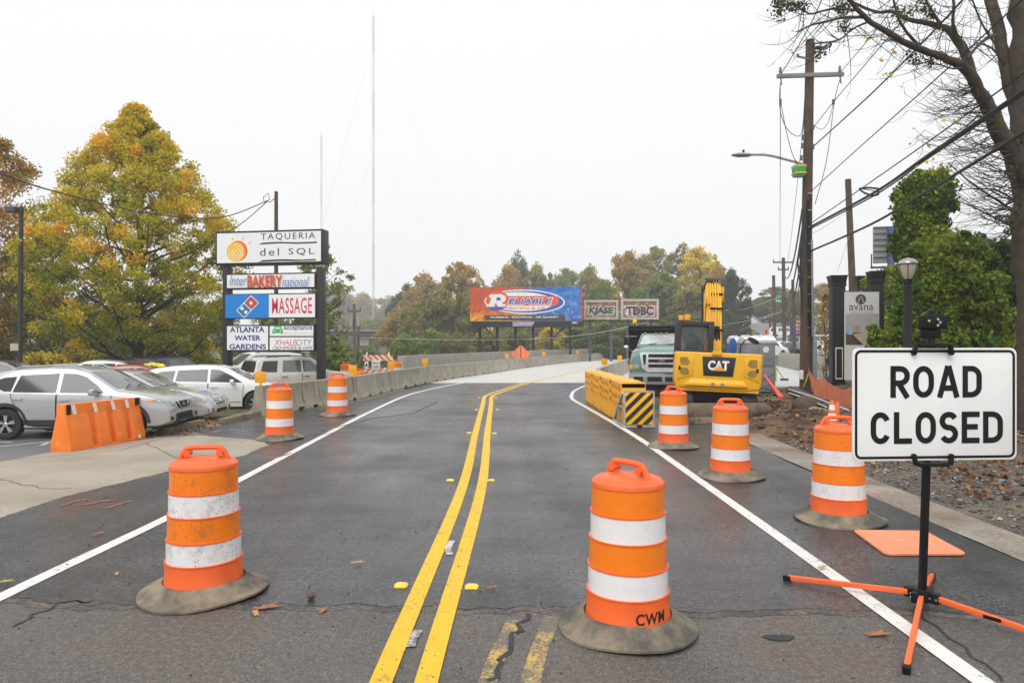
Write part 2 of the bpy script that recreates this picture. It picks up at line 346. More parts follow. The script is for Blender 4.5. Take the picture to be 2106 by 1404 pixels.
def dz(x,y):
    p=V((x,y,0)); e=ss(4.72,5.6,x) if y<13.5 else ss(4.3,5.2,x)
    z=.02+.05*noise.noise(p*1.3)+.035*noise.noise(p*4.1)+.02*noise.noise(p*9)
    z+=.34*math.exp(-((x-6.7)**2/1.6+(y-14.6)**2/1.0))+.2*math.exp(-((x-5.6)**2/.5+(y-14.2)**2/.35))
    z+=.22*math.exp(-((x-8.2)**2/2+(y-12.0)**2/1.2))
    z+=.9*ss(8.6,13.5,x)*ss(15,9,y)+.25*ss(9.5,13,x)
    return -.03+e*(z+.03)*ss(28.2,26.5,y)
xs=[4.68+i*.085 for i in range(60)]+[9.8+i*.3 for i in range(36)]; ys=[-4,-2,0]+[1.5+i*.11 for i in range(150)]+[18+i*.3 for i in range(35)]
tag(gridsheet('dirt_shoulder',xs,ys,dz,M_dirt),kind='structure')
xs=[3.95+i*.09 for i in range(9)]; ys=[14.6+i*.2 for i in range(60)]
tag(gridsheet('dirt_apron',xs,ys,lambda x,y:.02+.03*noise.noise(V((x*2,y*2,5)))-.05*(1-ss(3.95,4.5,x)),M_dirt),kind='structure')
# painted lines
def paint(name, col, wear, base):
    m,t,b=newmat(name); c=coords(t,world=True)
    k=mixc(t,1,ramp(t,noi(t,c,7,5),[(.3,[x*.86 for x in col]),(.7,col)]),ramp(t,noi(t,c,150,3),[(.3,.85),(.6,1)]),'MULTIPLY')
    w=mixc(t,.4,noi(t,c,45,6,.75),noi(t,c,4,5,.6)); k=mixc(t,ramp(t,w,[(wear-.05,1),(wear+.05,0)]),k,base)
    vo=nd(t,'ShaderNodeTexVoronoi'); vo.inputs['Scale'].default_value=17; t.links.new(c,vo.inputs['Vector'])
    k=mixc(t,ramp(t,vo.outputs['Distance'],[(.1,1),(.13,0)]),k,(.06,.05,.03))
    t.links.new(k,b.inputs['Base Color']); b.inputs['Roughness'].default_value=.55; return m
M_yel=paint('yellow_line_paint',(.83,.50,.012),.40,(.2,.15,.05)); M_wht=paint('white_line_paint',(.80,.79,.75),.40,(.2,.19,.17)); M_fade=paint('faded_yellow_paint',(.62,.40,.08),.53,(.12,.11,.1)); M_pale=paint('pale_yellow_paint',(.72,.56,.22),.36,(.55,.5,.4))
CL=[(-.58,1.2),(-.575,3.62),(-.5,8.6),(-.62,14),(-.74,20.2),(-.80,22.6),(-.70,24.0),(-.3,26.2),(.22,29),(.71,31.15)]
CLf=[(.71,31.2),(2.27,36.6),(5.2,48),(8.2,60),(12.1,72),(17,84)]
def off(pts,d):
    out=[]; pv=[V((*p,0)) for p in pts]
    for i,p in enumerate(pv):
        t=(pv[min(i+1,len(pv)-1)]-pv[max(i-1,0)]).normalized(); out.append((p.x-t.y*d,p.y+t.x*d))
    return out
tag(strip('yellow_lines',off(CL,.12),.125,.0095,M_yel).build('yellow_centre_line',M_yel),kind='structure')
tag(strip('yellow_lines',off(CL,-.12),.125,.0095,M_yel).build('yellow_centre_line',M_yel),kind='structure')
for d in (.12,-.12): tag(strip('yellow_lines',off(CLf,d),.13,.012,M_pale).build('yellow_deck_line',M_pale),kind='structure')
WL=[(-3.66,1.5),(-3.62,4.82),(-3.55,7.04),(-3.58,8.84),(-3.65,12.7),(-3.72,17.5),(-3.62,23.6),(-2.95,28),(-2.1,31.6)]
WLf=[(-2.1,31.6),(-.3,37.5),(1.7,45),(4.6,54),(7.4,63),(10.6,73),(16,86)]
WR=[(2.5,1.2),(2.49,4.65),(2.45,9.39),(2.38,13.5),(2.12,18.6),(1.96,21.6),(2.02,23.2),(2.4,26),(3.4,30.2)]
for L_,z in ((WL,.0095),(WLf,.012),(WR,.0095)):
    tag(strip('w',L_,.125,z,M_wht).build('white_edge_line',M_wht),kind='structure')
tag(strip('f',[(-.17,3.3),(-.09,3.9),(.02,4.45)],.1,.004,M_fade).build('faded_yellow_line',M_fade),kind='structure')
tag(strip('f',[(.06,3.3),(.14,3.9),(.27,4.5)],.11,.004,M_fade).build('faded_yellow_line',M_fade),kind='structure')
M_seam=groundmat('seam_grime',[(.3,(.045,.042,.04)),(.7,(.11,.10,.09))],grain=60,gamt=.6,patch=2.5,rough=(.5,.8),dirt=(.16,.12,.09),damt=.45,dsc=3,fine=.5)
tag(strip('seam_band',[(x,y-.035) for x,y in seam],.11,.0022,M_seam,1).build('seam_band',M_seam),kind='structure')
# seal, cracks, stall lines, marking spray
M_tar=mat('crack_tar',(.022,.021,.022),.6,var=.4,scale=20)
M_lotline=paint('stall_paint',(.55,.55,.52),.42,(.15,.15,.15))
def squig(name,pts,w,z,m,seed):
    random.seed(seed); q=[]
    for a,b in zip(pts,pts[1:]):
        for k in range(6): q.append((a[0]+(b[0]-a[0])*k/6+random.uniform(-.03,.03),a[1]+(b[1]-a[1])*k/6+random.uniform(-.03,.03)))
    q.append(pts[-1]); tag(strip(name,q,w,z,m,2).build(name,m),kind='structure')
squig('road_crack',[G(1010,1404),G(1045,1330),G(1085,1262)],.032,.005,M_tar,1)
squig('concrete_crack',[G(0,985),G(50,998),G(110,1006),G(150,1004)],.012,.0065,M_tar,2)
squig('concrete_joint',[G(300,912),G(330,925),G(380,950)],.015,.0065,M_tar,12)
squig('concrete_joint',[G(20,945),G(120,938),G(250,925),G(330,903)],.012,.0065,M_tar,13)
squig('road_crack',[G(560,912),G(620,898),G(690,890)],.04,.0095,M_tar,3)
squig('road_crack',[G(690,880),G(760,862),G(850,850),G(900,826)],.05,.0095,M_tar,4)
squig('road_crack',[G(20,1290),G(120,1240),G(190,1236)],.02,.005,M_tar,5)
squig('road_crack',[G(1880,1250),G(1980,1330),G(2060,1400)],.016,.005,M_tar,6)
for a,b_ in (((0,917),(108,906)),((0,880+28),(25,908)),((85,915),(112,903))):
    A=G(*a);B=G(*b_); tag(strip('stall_line',[A,((A[0]+B[0])/2,(A[1]+B[1])/2),B],.09,-.006,M_lotline).build('stall_line',M_lotline),kind='structure')
M_spray=paint('orange_spray',(.55,.16,.08),.5,(.05,.05,.05)); M_pink=paint('pink_spray',(.75,.2,.2),.5,(.3,.26,.22)); M_wsp=paint('white_spray',(.6,.6,.58),.5,(.07,.07,.07))
for pts,mm in (([(170,1040),(210,1032),(240,1028)],M_spray),([(125,1042),(155,1032),(182,1028)],M_spray),([(212,1048),(245,1038),(267,1031)],M_spray),([(925,1142),(922,1128),(930,1113)],M_wsp),([(845,1332),(850,1315),(860,1298)],M_wsp),([(1790,1010),(1800,1014),(1815,1017)],M_pink),([(430,890),(460,886),(490,886)],M_wsp),([(560,945),(590,935),(600,932)],M_spray)):
    q=[G(*p) for p in pts]; tag(strip('spray_mark',q,.055,.0098 if mm is not M_pink else .0095,mm).build('spray_mark',mm),kind='structure')
# ================================================================ traffic control devices
M_org=mat('orange_plastic',(.80,.125,.022),.42,var=.1,dirt=(.28,.09,.04),dscale=9,damt=.3,rnd=True)
M_black=mat('black_metal',(.008,.008,.009),.42,var=.3,spec=.25)
M_galv=mat('galvanised_steel',(.42,.43,.44),.45,.6,var=.15,scale=14)
M_steel=mat('bolt_steel',(.6,.6,.6),.3,.9)
def bandmat(name,col,drt):
    m,t,b=newmat(name); c=coords(t,rnd=True)
    k=ramp(t,noi(t,c,5,3),[(.3,[x*.93 for x in col]),(.7,col)])
    vo=nd(t,'ShaderNodeTexVoronoi'); vo.inputs['Scale'].default_value=46; t.links.new(c,vo.inputs['Vector'])
    msk=mixc(t,1,ramp(t,vo.outputs['Distance'],[(.16,1),(.26,0)]),ramp(t,noi(t,c,5,5,.65),[(.44,0),(.56,1)]),'MULTIPLY')
    oi=nd(t,'ShaderNodeObjectInfo'); am=nd(t,'ShaderNodeMath',operation='MULTIPLY'); am.use_clamp=True; t.links.new(oi.outputs['Object Index'],am.inputs[0]); am.inputs[1].default_value=.1
    k=mixc(t,mixc(t,1,msk,am.outputs[0],'MULTIPLY'),k,drt); k=mixc(t,mixc(t,1,ramp(t,noi(t,c,11,7,.7),[(.50,0),(.78,.7)]),am.outputs[0],'MULTIPLY'),k,drt)
    t.links.new(k,b.inputs['Base Color']); b.inputs['Roughness'].default_value=.32; b.inputs['Coat Weight'].default_value=.25
    wv=nd(t,'ShaderNodeTexVoronoi'); wv.inputs['Scale'].default_value=110; t.links.new(c,wv.inputs['Vector']); bump(t,b,wv.outputs['Distance'],.06,.004); return m
M_bo=bandmat('orange_sheeting',(.93,.215,.004),(.2,.07,.02)); M_bw=bandmat('white_sheeting',(.80,.79,.80),(.17,.1,.06))
m,t,b=newmat('tyre_ring_rubber'); c=coords(t,rnd=True); sp=nd(t,'ShaderNodeSeparateXYZ'); t.links.new(nd(t,'ShaderNodeTexCoord').outputs['Object'],sp.inputs[0])
at=nd(t,'ShaderNodeMath',operation='ARCTAN2'); t.links.new(sp.outputs['Y'],at.inputs[0]); t.links.new(sp.outputs['X'],at.inputs[1])
sn=nd(t,'ShaderNodeMath',operation='MULTIPLY'); t.links.new(at.outputs[0],sn.inputs[0]); sn.inputs[1].default_value=110
si=nd(t,'ShaderNodeMath',operation='SINE'); t.links.new(sn.outputs[0],si.inputs[0])
k=mixc(t,ramp(t,noi(t,c,3.5,6,.6),[(.38,0),(.62,1)]),(.075,.07,.06),(.27,.22,.15))
k=mixc(t,ramp(t,noi(t,c,30,5,.7),[(.55,0),(.8,.6)]),k,(.05,.045,.04))
t.links.new(k,b.inputs['Base Color']); b.inputs['Roughness'].default_value=.75; bump(t,b,si.outputs[0],.12,.004); M_ring=m
def make_drum():
    r=empty('traffic_drum',cat='traffic drum')
    b=MB(); n=48
    b.lathe([(.262,.05),(.272,.075),(.268,.095),(.262,.11),(.260,.235),(.2635,.240),(.2635,.248),(.252,.2485)],n)
    b.lathe([(.2515,.3945),(.2555,.397),(.2555,.405),(.2445,.4055)],n)
    b.lathe([(.244,.5695),(.248,.572),(.248,.580),(.237,.5805)],n)
    b.lathe([(.2365,.7295),(.2405,.732),(.2405,.740),(.2305,.7405)],n)
    b.lathe([(.2295,.896),(.2335,.899),(.2335,.910),(.229,.926),(.205,.948),(.15,.965),(.08,.972),(.001,.974)],n)
    b.build('drum_body',M_org,r,ang=30)
    for a,z0,c_,z1,mm,nm in ((.2515,.2485,.2505,.3945,M_bw,'white_band'),(.244,.4055,.243,.5695,M_bo,'orange_band'),(.2365,.5805,.2355,.7295,M_bw,'white_band'),(.230,.7405,.229,.896,M_bo,'orange_band')):
        MB().lathe([(a,z0),(c_,z1)],n).build(nm,mm,r)
    b=MB()
    pth=spline([(-.175,0,.93),(-.150,0,.985),(-.118,0,1.032),(-.05,0,1.040),(.05,0,1.040),(.118,0,1.032),(.150,0,.985),(.175,0,.93)],4)
    b.tube(pth,[.020]*len(pth),8); b.loft([[(x*w,y,z) for x,y in ((-.075,-.03),(.075,-.03),(.075,.03),(-.075,.03))] for z,w in ((.94,2.1),(.962,1.7))])
    for sx in (-1,1): b.cyl((sx*.112,-.034,1.0),(sx*.112,.034,1.0),.024,n=12)
    b.build('handle',M_org,r)
    b=MB(); rg=random.Random(3); ph=[rg.uniform(0,6) for _ in range(3)]
    b.loft([[((rr*(1+.025*sin(3*a+ph[0])+.01*sin(5*a+ph[1])))*cos(a),(rr*(1+.025*sin(3*a+ph[0])+.01*sin(5*a+ph[1])))*sin(a),z+.012*sin(2*a+ph[2])*(rr-.25)*5) for a in [2*pi*i/56 for i in range(56)]] for rr,z in ((.27,.03),(.425,.004),(.437,.008),(.437,.022),(.40,.034),(.345,.062),(.30,.10),(.277,.104),(.272,.075))],True,False)
    b.build('rubber_base',M_ring,r,ang=50)
    return r
drum=make_drum()
def put_drum(x,yb,rz,label,first=[True],Y=None,z=.014,tilt=0,dirt=2):
    o=drum if first[0] else copy_tree(drum); first[0]=False
    Yc=F*CH/(yb-HY)+.43 if Y is None else Y
    o.location=((x-CX)*Yc/F,Yc,z-.007); o.rotation_euler=(0,tilt,rz); o['label']=label; o['group']='orange and white traffic drums'
    for ch in o.children: ch.pass_index=dirt if 'band' in ch.name else 0
    return o
cw=put_drum(1291,1351,R(-52),'near drum stencilled with black letters right of the double yellow line')
cw.location.z=.003
put_drum(420,1264,R(8),'dirt-spattered near drum on the left white edge line',dirt=9)
put_drum(575,909,R(12),'drum just left of the white line in front of the first concrete barrier')
put_drum(694,858,R(14),'farther left drum standing by the second concrete barrier')
put_drum(1385,927,R(-50),'right-side drum beside the yellow barriers and black striped panel')
put_drum(1502,994,R(-12),'right-side drum in front of the rusty excavator blade',dirt=4)
put_drum(1724,1093,R(-8),'drum half hidden behind the left edge of the road closed sign',dirt=5)
for x,Y,l in ((712,27.5,'drum behind the barrier row just left of the striped barricade'),(737,24.6,'lowest drum peeping over the barriers below the striped barricade'),(815,30.5,'drum behind the barriers right of the striped barricade'),(880,41,'farthest drum top behind a reflector before the bridge parapet')):
    put_drum(x,0,R(20),l,Y=Y,z=-.0 if Y!=24.6 else -.16)
# stencilled letters bent round the near drum's foot
o=txt('CWM',-.115,.095,.105,.178,mat('stencil_black',(.02,.012,.01),.6),cw,d=0,bold=.028,sp=1.12)
me=o.data
for v in me.vertices: a=R(-64)+v.co.x/.262+R(52)-R(0); v.co=(.2632*cos(a-R(0)),.2632*sin(a),v.co.z)
me.update()
# ---- concrete barriers
def concmat(name,a,b_,st,damt,bs=.15):
    m,t,b=newmat(name); c=coords(t,rnd=True); mp=nd(t,'ShaderNodeMapping'); mp.inputs['Scale'].default_value=(5,5,.5); t.links.new(c,mp.inputs['Vector'])
    oi=nd(t,'ShaderNodeObjectInfo'); base=mixc(t,oi.outputs['Random'],a,b_)
    k=mixc(t,1,base,ramp(t,noi(t,c,2.2,6,.6),[(.3,.78),(.7,1.15)]),'MULTIPLY')
    k=mixc(t,ramp(t,noi(t,mp.outputs[0],1.3,6,.65),[(1-damt,0),(1-damt+.2,.85)]),k,st)
    t.links.new(k,b.inputs['Base Color']); b.inputs['Roughness'].default_value=.85; bump(t,b,noi(t,c,60,4),bs,.006); return m
M_bar=concmat('barrier_concrete',(.31,.275,.21),(.40,.37,.31),(.15,.125,.09),.48)
M_par=concmat('parapet_concrete',(.33,.31,.28),(.36,.34,.30),(.22,.20,.17),.4)
M_ref=mat('amber_reflector',(.85,.36,.005),.3,var=.05)
def barrier(A,B,label,group,reflector=None,h=.745,side=-1,z=.0):
    A=V((*A,0));B=V((*B,0)); d=(B-A); L=d.length-.045; rz=atan2(d.y,d.x)
    r=empty('concrete_barrier',(A.x,A.y,z),rz,label,'barrier',group)
    base=[(.29,0),(.29,.055),(.165,.26),(.10,h-.012),(.085,h)]
    def ring(x,mode):
        hp=[(a,c) for a,c in base]
        if mode=='n': hp=[(.262,.10),(.258,.108)]+hp[2:]
        if mode=='g': hp=[(.255,0),(.255,.055),(.135,.24)]+hp[3:]
        off_=.29*(-side)
        return [(x,off_-a,c) for a,c in hp]+[(x,off_+a,c) for a,c in hp[::-1]]
    st=[0]; md=['p']
    for f,mo,w in ((.2,'n',.32),(.36,'g',.045),(.52,'n',.32) if L<3.4 else (.48,'n',.34),(.66,'g',.045),(.80,'n',.32),(.9,'g',.045)):
        x=f*L; st+=[x,x+.003,x+w,x+w+.003]; md+=['p',mo,mo,'p']
    st.append(L); md.append('p')
    b=MB(); b.loft([ring(x,mo) for x,mo in zip(st,md)]); b.build('barrier_body',M_bar,r,ang=25)
    if reflector is not None:
        f,sz=reflector; b=MB(); x=f*L; o_=.29*(-side)
        fx=.0; b.at((x,o_,h),-rz+R(fx)); b.box(-sz/2,sz/2,-.012,.012,.07,.07+sz*1.05); b.box(-.03,.03,-.02,.02,-.01,.08)
        b.build('reflector',M_ref,r,.006)
    return r
JB=[(-6.0,16.85),(-5.36,19.5),(-4.83,21.8),(-4.42,26.4),(-3.72,31.1),(-2.83,35.1),(-1.9,38.5)]
pv=[V((*p,0)) for p in spline([(x,y,0) for x,y in LB[6:]],20)] if False else spline([(x,y,0) for x,y in LB[6:]],20)
acc=0; last=pv[0]
for p in pv[1:]:
    if (p-last).length>3.5: JB.append((p.x,p.y)); last=p
names=['first weathered concrete barrier beside the tall sign post','second concrete barrier of the left row behind the far left drum','third concrete barrier below the striped barricade','fourth barrier with a tall reflector right of the barricade','fifth darker stained barrier before the bridge deck begins']
refs={0:(.03,.27),2:(.02,.27),3:(.02,.28),4:(.02,.27),8:(.05,.27),11:(.1,.26),14:(.1,.26),17:(.2,.26)}
for i,(a,b_) in enumerate(zip(JB,JB[1:])):
    ol=['sixth','seventh','eighth','ninth','tenth','eleventh','twelfth','thirteenth','fourteenth','fifteenth','sixteenth','seventeenth','eighteenth','nineteenth','twentieth','twenty-first','twenty-second']
    lab=names[i] if i<5 else '%s concrete barrier of the left row counted from the sign post'%ol[i-5]
    barrier(a,b_,lab,'concrete barriers along the left edge',refs.get(i))
RB=[(2.62,24.0),(3.45,29.3),(5.0,36),(6.9,43.5),(8.7,51)]
for i,(a,b_) in enumerate(zip(RB,RB[1:])):
    barrier(a,b_,['nearest right-hand concrete barrier tucked behind the yellow plastic barriers','right-hand concrete barrier carrying the nearer square reflector','right-hand concrete barrier beside the dump truck wheel','farthest right-hand concrete barrier behind the dump truck'][i],'concrete barriers right of the bridge lane',{1:(.35,.27),2:(.55,.27)}.get(i),side=1)
# parapet
b=MB(); pp=[(x-1.75,y) for x,y in LB[4:]]; pp[0]=(-5.25,33.0); pp=pp[:-1]+[(11.0,81)]
b.loft([[(x,y,-3),(x,y,1.2),(x-.3,y+.12,1.2),(x-.3,y+.12,-3)] for x,y in pp])
o=b.build('parapet_wall',M_par,None,.012); tag(o,'long plain concrete parapet wall behind the left barrier row','wall')
# ---- orange water-filled barrier
M_owb=mat('orange_water_barrier',(.86,.20,.018),.38,var=.08,dirt=(.93,.42,.2),dscale=3,damt=.36)
r=empty('plastic_barrier',(-7.32,11.33,-.012),atan2(1.63,.36),'orange plastic water barrier standing beside the parked silver crossover','barrier')
L=1.67; b=MB()
def wring(x,g):
    hp=[(.205,0),(.205,.11),(.09,.60),(.085,.605),(.085,.79)]
    if g: hp=[(.205,0),(.205,.035),(.07,.06),(.07,.60),(.085,.79)]
    return [(x,.205-a,c) for a,c in hp]+[(x,.205+a,c) for a,c in hp[::-1]]
st=[(0,0)]
for x in (.46,.86,1.24): st+=[(x,0),(x+.01,1),(x+.15,1),(x+.16,0)]
st.append((L,0))
b.loft([wring(x,g) for x,g in st]); b.build('barrier_body',M_owb,r,.014,2)
M_bwp=mat('white_plastic',(.8,.79,.77),.5)
for x in (.16,.60,1.0,1.33): MB().prism([(x,.615),(x+.08,.615),(x+.03,.775),(x-.05,.775)],lambda u,v,t_:(u,t_,v),.1165,.119).build('white_stripe',M_bwp,r)
MB().box(.03,.10,.10,.119,.62,.79).build('latch',M_black,r,.004); MB().box(L-.13,L-.04,.10,.119,.65,.79).build('latch',M_black,r,.004)
b=MB(); b.cyl((1.52,-.006,.07),(1.52,.01,.07),.035,n=16); b.build('drain_plug',M_bwp,r)
# ---- yellow plastic barriers and end panel
M_ywb=mat('yellow_plastic',(.83,.40,.006),.36,var=.08,dirt=(.45,.22,.03),dscale=4,damt=.33,rnd=True)
lab4=['nearest yellow plastic barrier behind the black striped end panel','second yellow plastic barrier behind the striped end panel','third yellow plastic barrier in the short row','farthest yellow plastic barrier touching the concrete barrier']
for i in range(4):
    y0=14.95+i*1.62; xx=2.66-.035*i
    r=empty('plastic_barrier',(xx,y0,.012),R(90),lab4[i],'barrier','yellow plastic barriers in a row')
    b=MB(); L=1.58; w=.27
    b.box(.02,L-.02,-w+.05,w-.05,.06,.86)
    for z0,z1 in ((.80,.92),(.60,.69),(.42,.50)): b.box(0,L,-w,w,z0,z1)
    for x0 in (0,.5,1.02,1.50): b.box(x0,x0+.08,-w-.002,w+.002,.36,.93)
    for x0 in (.0,.22,.42,.62,.82,1.02,1.22,1.42): b.box(x0+.01,x0+.13,-w+.012,w-.012,.0,.43)
    b.build('barrier_body',M_ywb,r,.016,2)
    b=MB(); 
    for c0 in (.42,1.14):
        b.loft([[(c0+.36*k*cos(a),.23*k*sin(a),z) for a in [2*pi*q/20 for q in range(20)]] for k,z in ((1,.915),(.97,.945),(.8,.96),(.3,.965))])
    b.build('top_lid',M_ywb,r,ang=50)
def clip(poly,x0,x1,z0,z1):
    for ax,lim,sg in ((0,x0,1),(0,x1,-1),(1,z0,1),(1,z1,-1)):
        out=[]
        for i in range(len(poly)):
            a=poly[i];c=poly[(i+1)%len(poly)]; ia=(a[ax]-lim)*sg>=0; ic=(c[ax]-lim)*sg>=0
            if ia: out.append(a)
            if ia!=ic:
                s=(lim-a[ax])/(c[ax]-a[ax]); out.append((a[0]+(c[0]-a[0])*s,a[1]+(c[1]-a[1])*s))
        poly=out
        if not poly: break
    return poly
r=empty('end_panel',(2.38,14.5,.012),0,'yellow and black diagonal striped end panel in a grey steel frame','hazard panel')
b=MB(); b.box(.01,.62,-.008,.012,.065,.75); b.build('panel',mat('panel_yellow',(.86,.46,.01),.4,var=.05),r,.002)
ps=[]
for k in range(-2,5):
    u=k*.235-.10; q=clip([(u,.065),(u+.125,.065),(u+.125+.70,.75),(u+.70,.75)],.03,.615,.072,.745)
    if len(q)>2: ps.append(q)
flat(ps,-.0105,mat('panel_black',(.015,.015,.016),.5),r,'black_stripes')
b=MB()
b.box(-.02,.66,-.02,.0,.0,.05); b.box(-.025,.012,-.02,.03,.05,.78); b.box(.622,.652,-.005,.03,.05,.77); b.box(.012,.622,-.005,.03,.752,.782)
for xx in (-.02,.60):
    b.bar((xx,.0,.74),(xx,1.25,.06),.05); b.bar((xx,0,.03),(xx,1.3,.03),.06); b.bar((xx,.02,.42),(xx,.55,.42),.05); b.bar((xx,.55,.42),(xx,.55,.06),.045)
b.build('steel_frame',M_galv,r,.006)
b=MB(); b.box(.27,.38,-.026,-.02,.005,.06); b.build('rubber_pad',M_black,r)
# ---- wheel stops
M_stop=mat('old_concrete_kerb',(.20,.165,.10),.9,var=.2,dirt=(.09,.075,.05),damt=.45,bmp=.4,bscale=40)
for A,B,l in ((G(330,893),G(415,874),'weathered concrete wheel stop under the nose of the silver cars'),(G(456,872),G(556,849),'weathered concrete wheel stop before the white wagon front wheel')):
    A=V((*A,0));B=V((*B,0));d=B-A; r_=MB(); r_.at((A.x,A.y,-.005),atan2(d.y,d.x)); L=d.length
    r_.loft([[(x,-.1,0),(x,-.085,.12),(x,-.06,.135),(x,.06,.135),(x,.085,.12),(x,.1,0)] for x in (0,L)])
    tag(r_.build('wheel_stop',M_stop,None,.012),l,'wheel stop','concrete wheel stops')
# ---- striped barricade with sign
M_wb=mat('white_board',(.78,.77,.74),.5,var=.06); M_ob=mat('orange_board',(.78,.19,.03),.5)
r=empty('barricade',(-6.36,29.2,-.1),R(2),'orange and white striped barricade with a small sidewalk closed sign','barricade')
for z0,z1 in ((1.16,1.40),(.63,.86)):
    p=MB().box(0,1.27,-.012,.012,z0,z1).build('striped_board',M_wb,r)
    h=z1-z0; ps=[]
    for k in range(-1,6):
        q=clip([(k*.25+.1,z0),(k*.25+.225,z0),(k*.25+.225-h,z1),(k*.25+.1-h,z1)],.0,1.27,z0,z1)
        if len(q)>2: ps.append(q)
    if z0<1: ps=[[(1.27-u,v) for u,v in q] for q in ps]
    flat(ps,-.016,M_ob,p,'orange_stripes')
for x in (.14,1.08):
    b=MB(); b.box(x-.03,x+.03,.014,.06,0,1.52); b.box(x-.03,x+.03,-.5,.5,.0,.05); b.build('post',M_bwp,r,.004)
p=MB().box(.36,.72,-.03,-.018,.76,1.19).build('sidewalk_sign',M_wb,r,.003)
M_ink=mat('sign_black',(.009,.009,.010),.5,spec=.25)
txt('SIDEWALK',.40,.68,1.02,1.10,M_ink,p,-.033,.01); txt('CLOSED',.43,.65,.86,.94,M_ink,p,-.033,.01)
p=MB().box(.06,.22,-.03,-.018,.80,1.12).build('caution_card',M_wb,r,.003)
flat([[(.08,.93),(.20,.93),(.14,1.07)]],-.033,M_ink,p,'printed_mark')
# ---- orange diamond seen from behind
M_od=mat('orange_sign_back',(.86,.22,.09),.5,var=.06)
r=empty('warning_sign',(.64,50.0,.0),0,'back of an orange diamond warning sign behind the barrier row','sign')
MB().prism([(0,.28),(.72,1.0),(0,1.72),(-.72,1.0)],lambda u,v,t_:(u,t_,v),0,.02).build('diamond_plate',M_od,r)
b=MB(); b.box(-.02,.02,-.03,-.002,0,1.74); b.build('mast',M_black,r)
for x in (-.38,.38): MB().box(x-.02,x+.02,-.02,-.003,.66,1.34).build('stiffener',mat('brace_orange',(.7,.15,.06),.5),r)
# ---- small cone and delineator
M_cone=mat('cone_orange',(.86,.15,.03),.45,var=.06); 
r=empty('traffic_cone',(5.86,12.5,.06),0,'orange traffic cone with two white collars on the dirt','cone')
b=MB(); b.box(-.18,.18,-.18,.18,0,.03); b.lathe([(.13,.03),(.035,.68),(.03,.70),(.001,.70)],20); b.build('cone_body',M_cone,r,ang=30)
MB().lathe([(.0865,.34),(.069,.46)],20).build('white_collar',M_bw,r); MB().lathe([(.060,.525),(.0465,.62)],20).build('white_collar',M_bw,r)
b=MB(); b.tube([(6.02,12.7,.04),(6.03,12.68,.4),(6.06,12.7,.72)],[.055,.045,.035],10); tag(b.build('delineator_tube',M_cone),'plain orange delineator tube leaning behind the small cone','delineator')
# ---- orange plate lying on the road
q=[G(1753,1094),G(1903,1096),G(1990,1144),G(1822,1145)]; cx=sum(p[0] for p in q)/4; cy=sum(p[1] for p in q)/4
pts=[]
for i in range(4):
    p=V(q[i]); a=V(q[i-1]); c_=V(q[(i+1)%4]); u=(a-p).normalized()*.05; w_=(c_-p).normalized()*.05
    pts+=[tuple(p+u),tuple(p+u*.3+w_*.3),tuple(p+w_)]
b=MB(); b.prism(pts,lambda u,v,t_:(u,v,t_),.012,.026)
tag(b.build('sign_plate',mat('faded_orange_plate',(.86,.30,.15),.45,var=.1,dirt=(.9,.48,.3),dscale=7,damt=.38)),'flat orange diamond sign plate lying on the asphalt','sign plate')
# ---- raised markers on the double line
mk=[]
for a,b_ in (((825,1206),'left marker of the pair nearest the camera'),((970,1209),'right marker of the pair nearest the camera'),((926,989),'left marker of the second pair up the road'),((1010,989),'right marker of the second pair up the road'),((965,891),'left marker of the third pair up the road'),((1017,892),'right marker of the third pair up the road'),((980,843),'left marker of the fourth pair up the road'),((1023,843),'right marker of the fourth pair up the road'),((985,818),'left marker at the bend of the lines'),((1020,818),'right marker at the bend of the lines')):
    x,y=G(*a); b=MB(); b.at((x,y,.006)); b.loft([[( .05*k*u,.05*k*v*.9,z) for u,v in ((-1,-.6),(-.8,-1),(.8,-1),(1,-.6),(1,.6),(.8,1),(-.8,1),(-1,.6))] for k,z in ((1,0),(1,.008),(.72,.019))])
    tag(b.build('road_marker',mat('marker_yellow',(.85,.58,.05),.35)),'small yellow raised '+b_,'road marker','raised markers beside the double yellow line')
# ---- road closed sign on its spring stand
r=empty('road_closed_sign',(2.79,4.645,.006),0,'white road closed sign on a black mast with four orange legs','sign')
M_leg=mat('leg_orange',(.88,.14,.03),.42,var=.08,dirt=(.5,.1,.03),dscale=12,damt=.3)
M_face=None
m,t,b=newmat('prismatic_white'); c=coords(t); mp=nd(t,'ShaderNodeMapping'); mp.inputs['Scale'].default_value=(1,1,.02); t.links.new(c,mp.inputs['Vector'])
wv=nd(t,'ShaderNodeTexWave'); wv.inputs['Scale'].default_value=22; t.links.new(c,wv.inputs['Vector'])
k=mixc(t,1,ramp(t,noi(t,c,3,5),[(.3,(.76,.755,.745)),(.7,(.83,.825,.815))]),ramp(t,wv.outputs[0],[(.0,.955),(.3,1)]),'MULTIPLY')
t.links.new(k,b.inputs['Base Color']); b.inputs['Roughness'].default_value=.35; M_face=m
pn=empty('sign_panel',(.045,-.075,0),R(4)); pn.parent=r
w,h0,h1=.575,1.012,1.764
b=MB(); b.prism(rrect(-w,w,h0,h1,.045,6),lambda u,v,t_:(u,t_,v),0,.012); face=b.build('sign_face',M_face,pn,.0015)
b=MB()
outl=rrect(-w+.022,w-.022,h0+.022,h1-.022,.035,6)
for qd in stroke(outl,.017,True): b.prism(qd,lambda u,v,t_:(u,t_,v),-.002,0)
b.build('border',M_ink,pn)
b=MB()
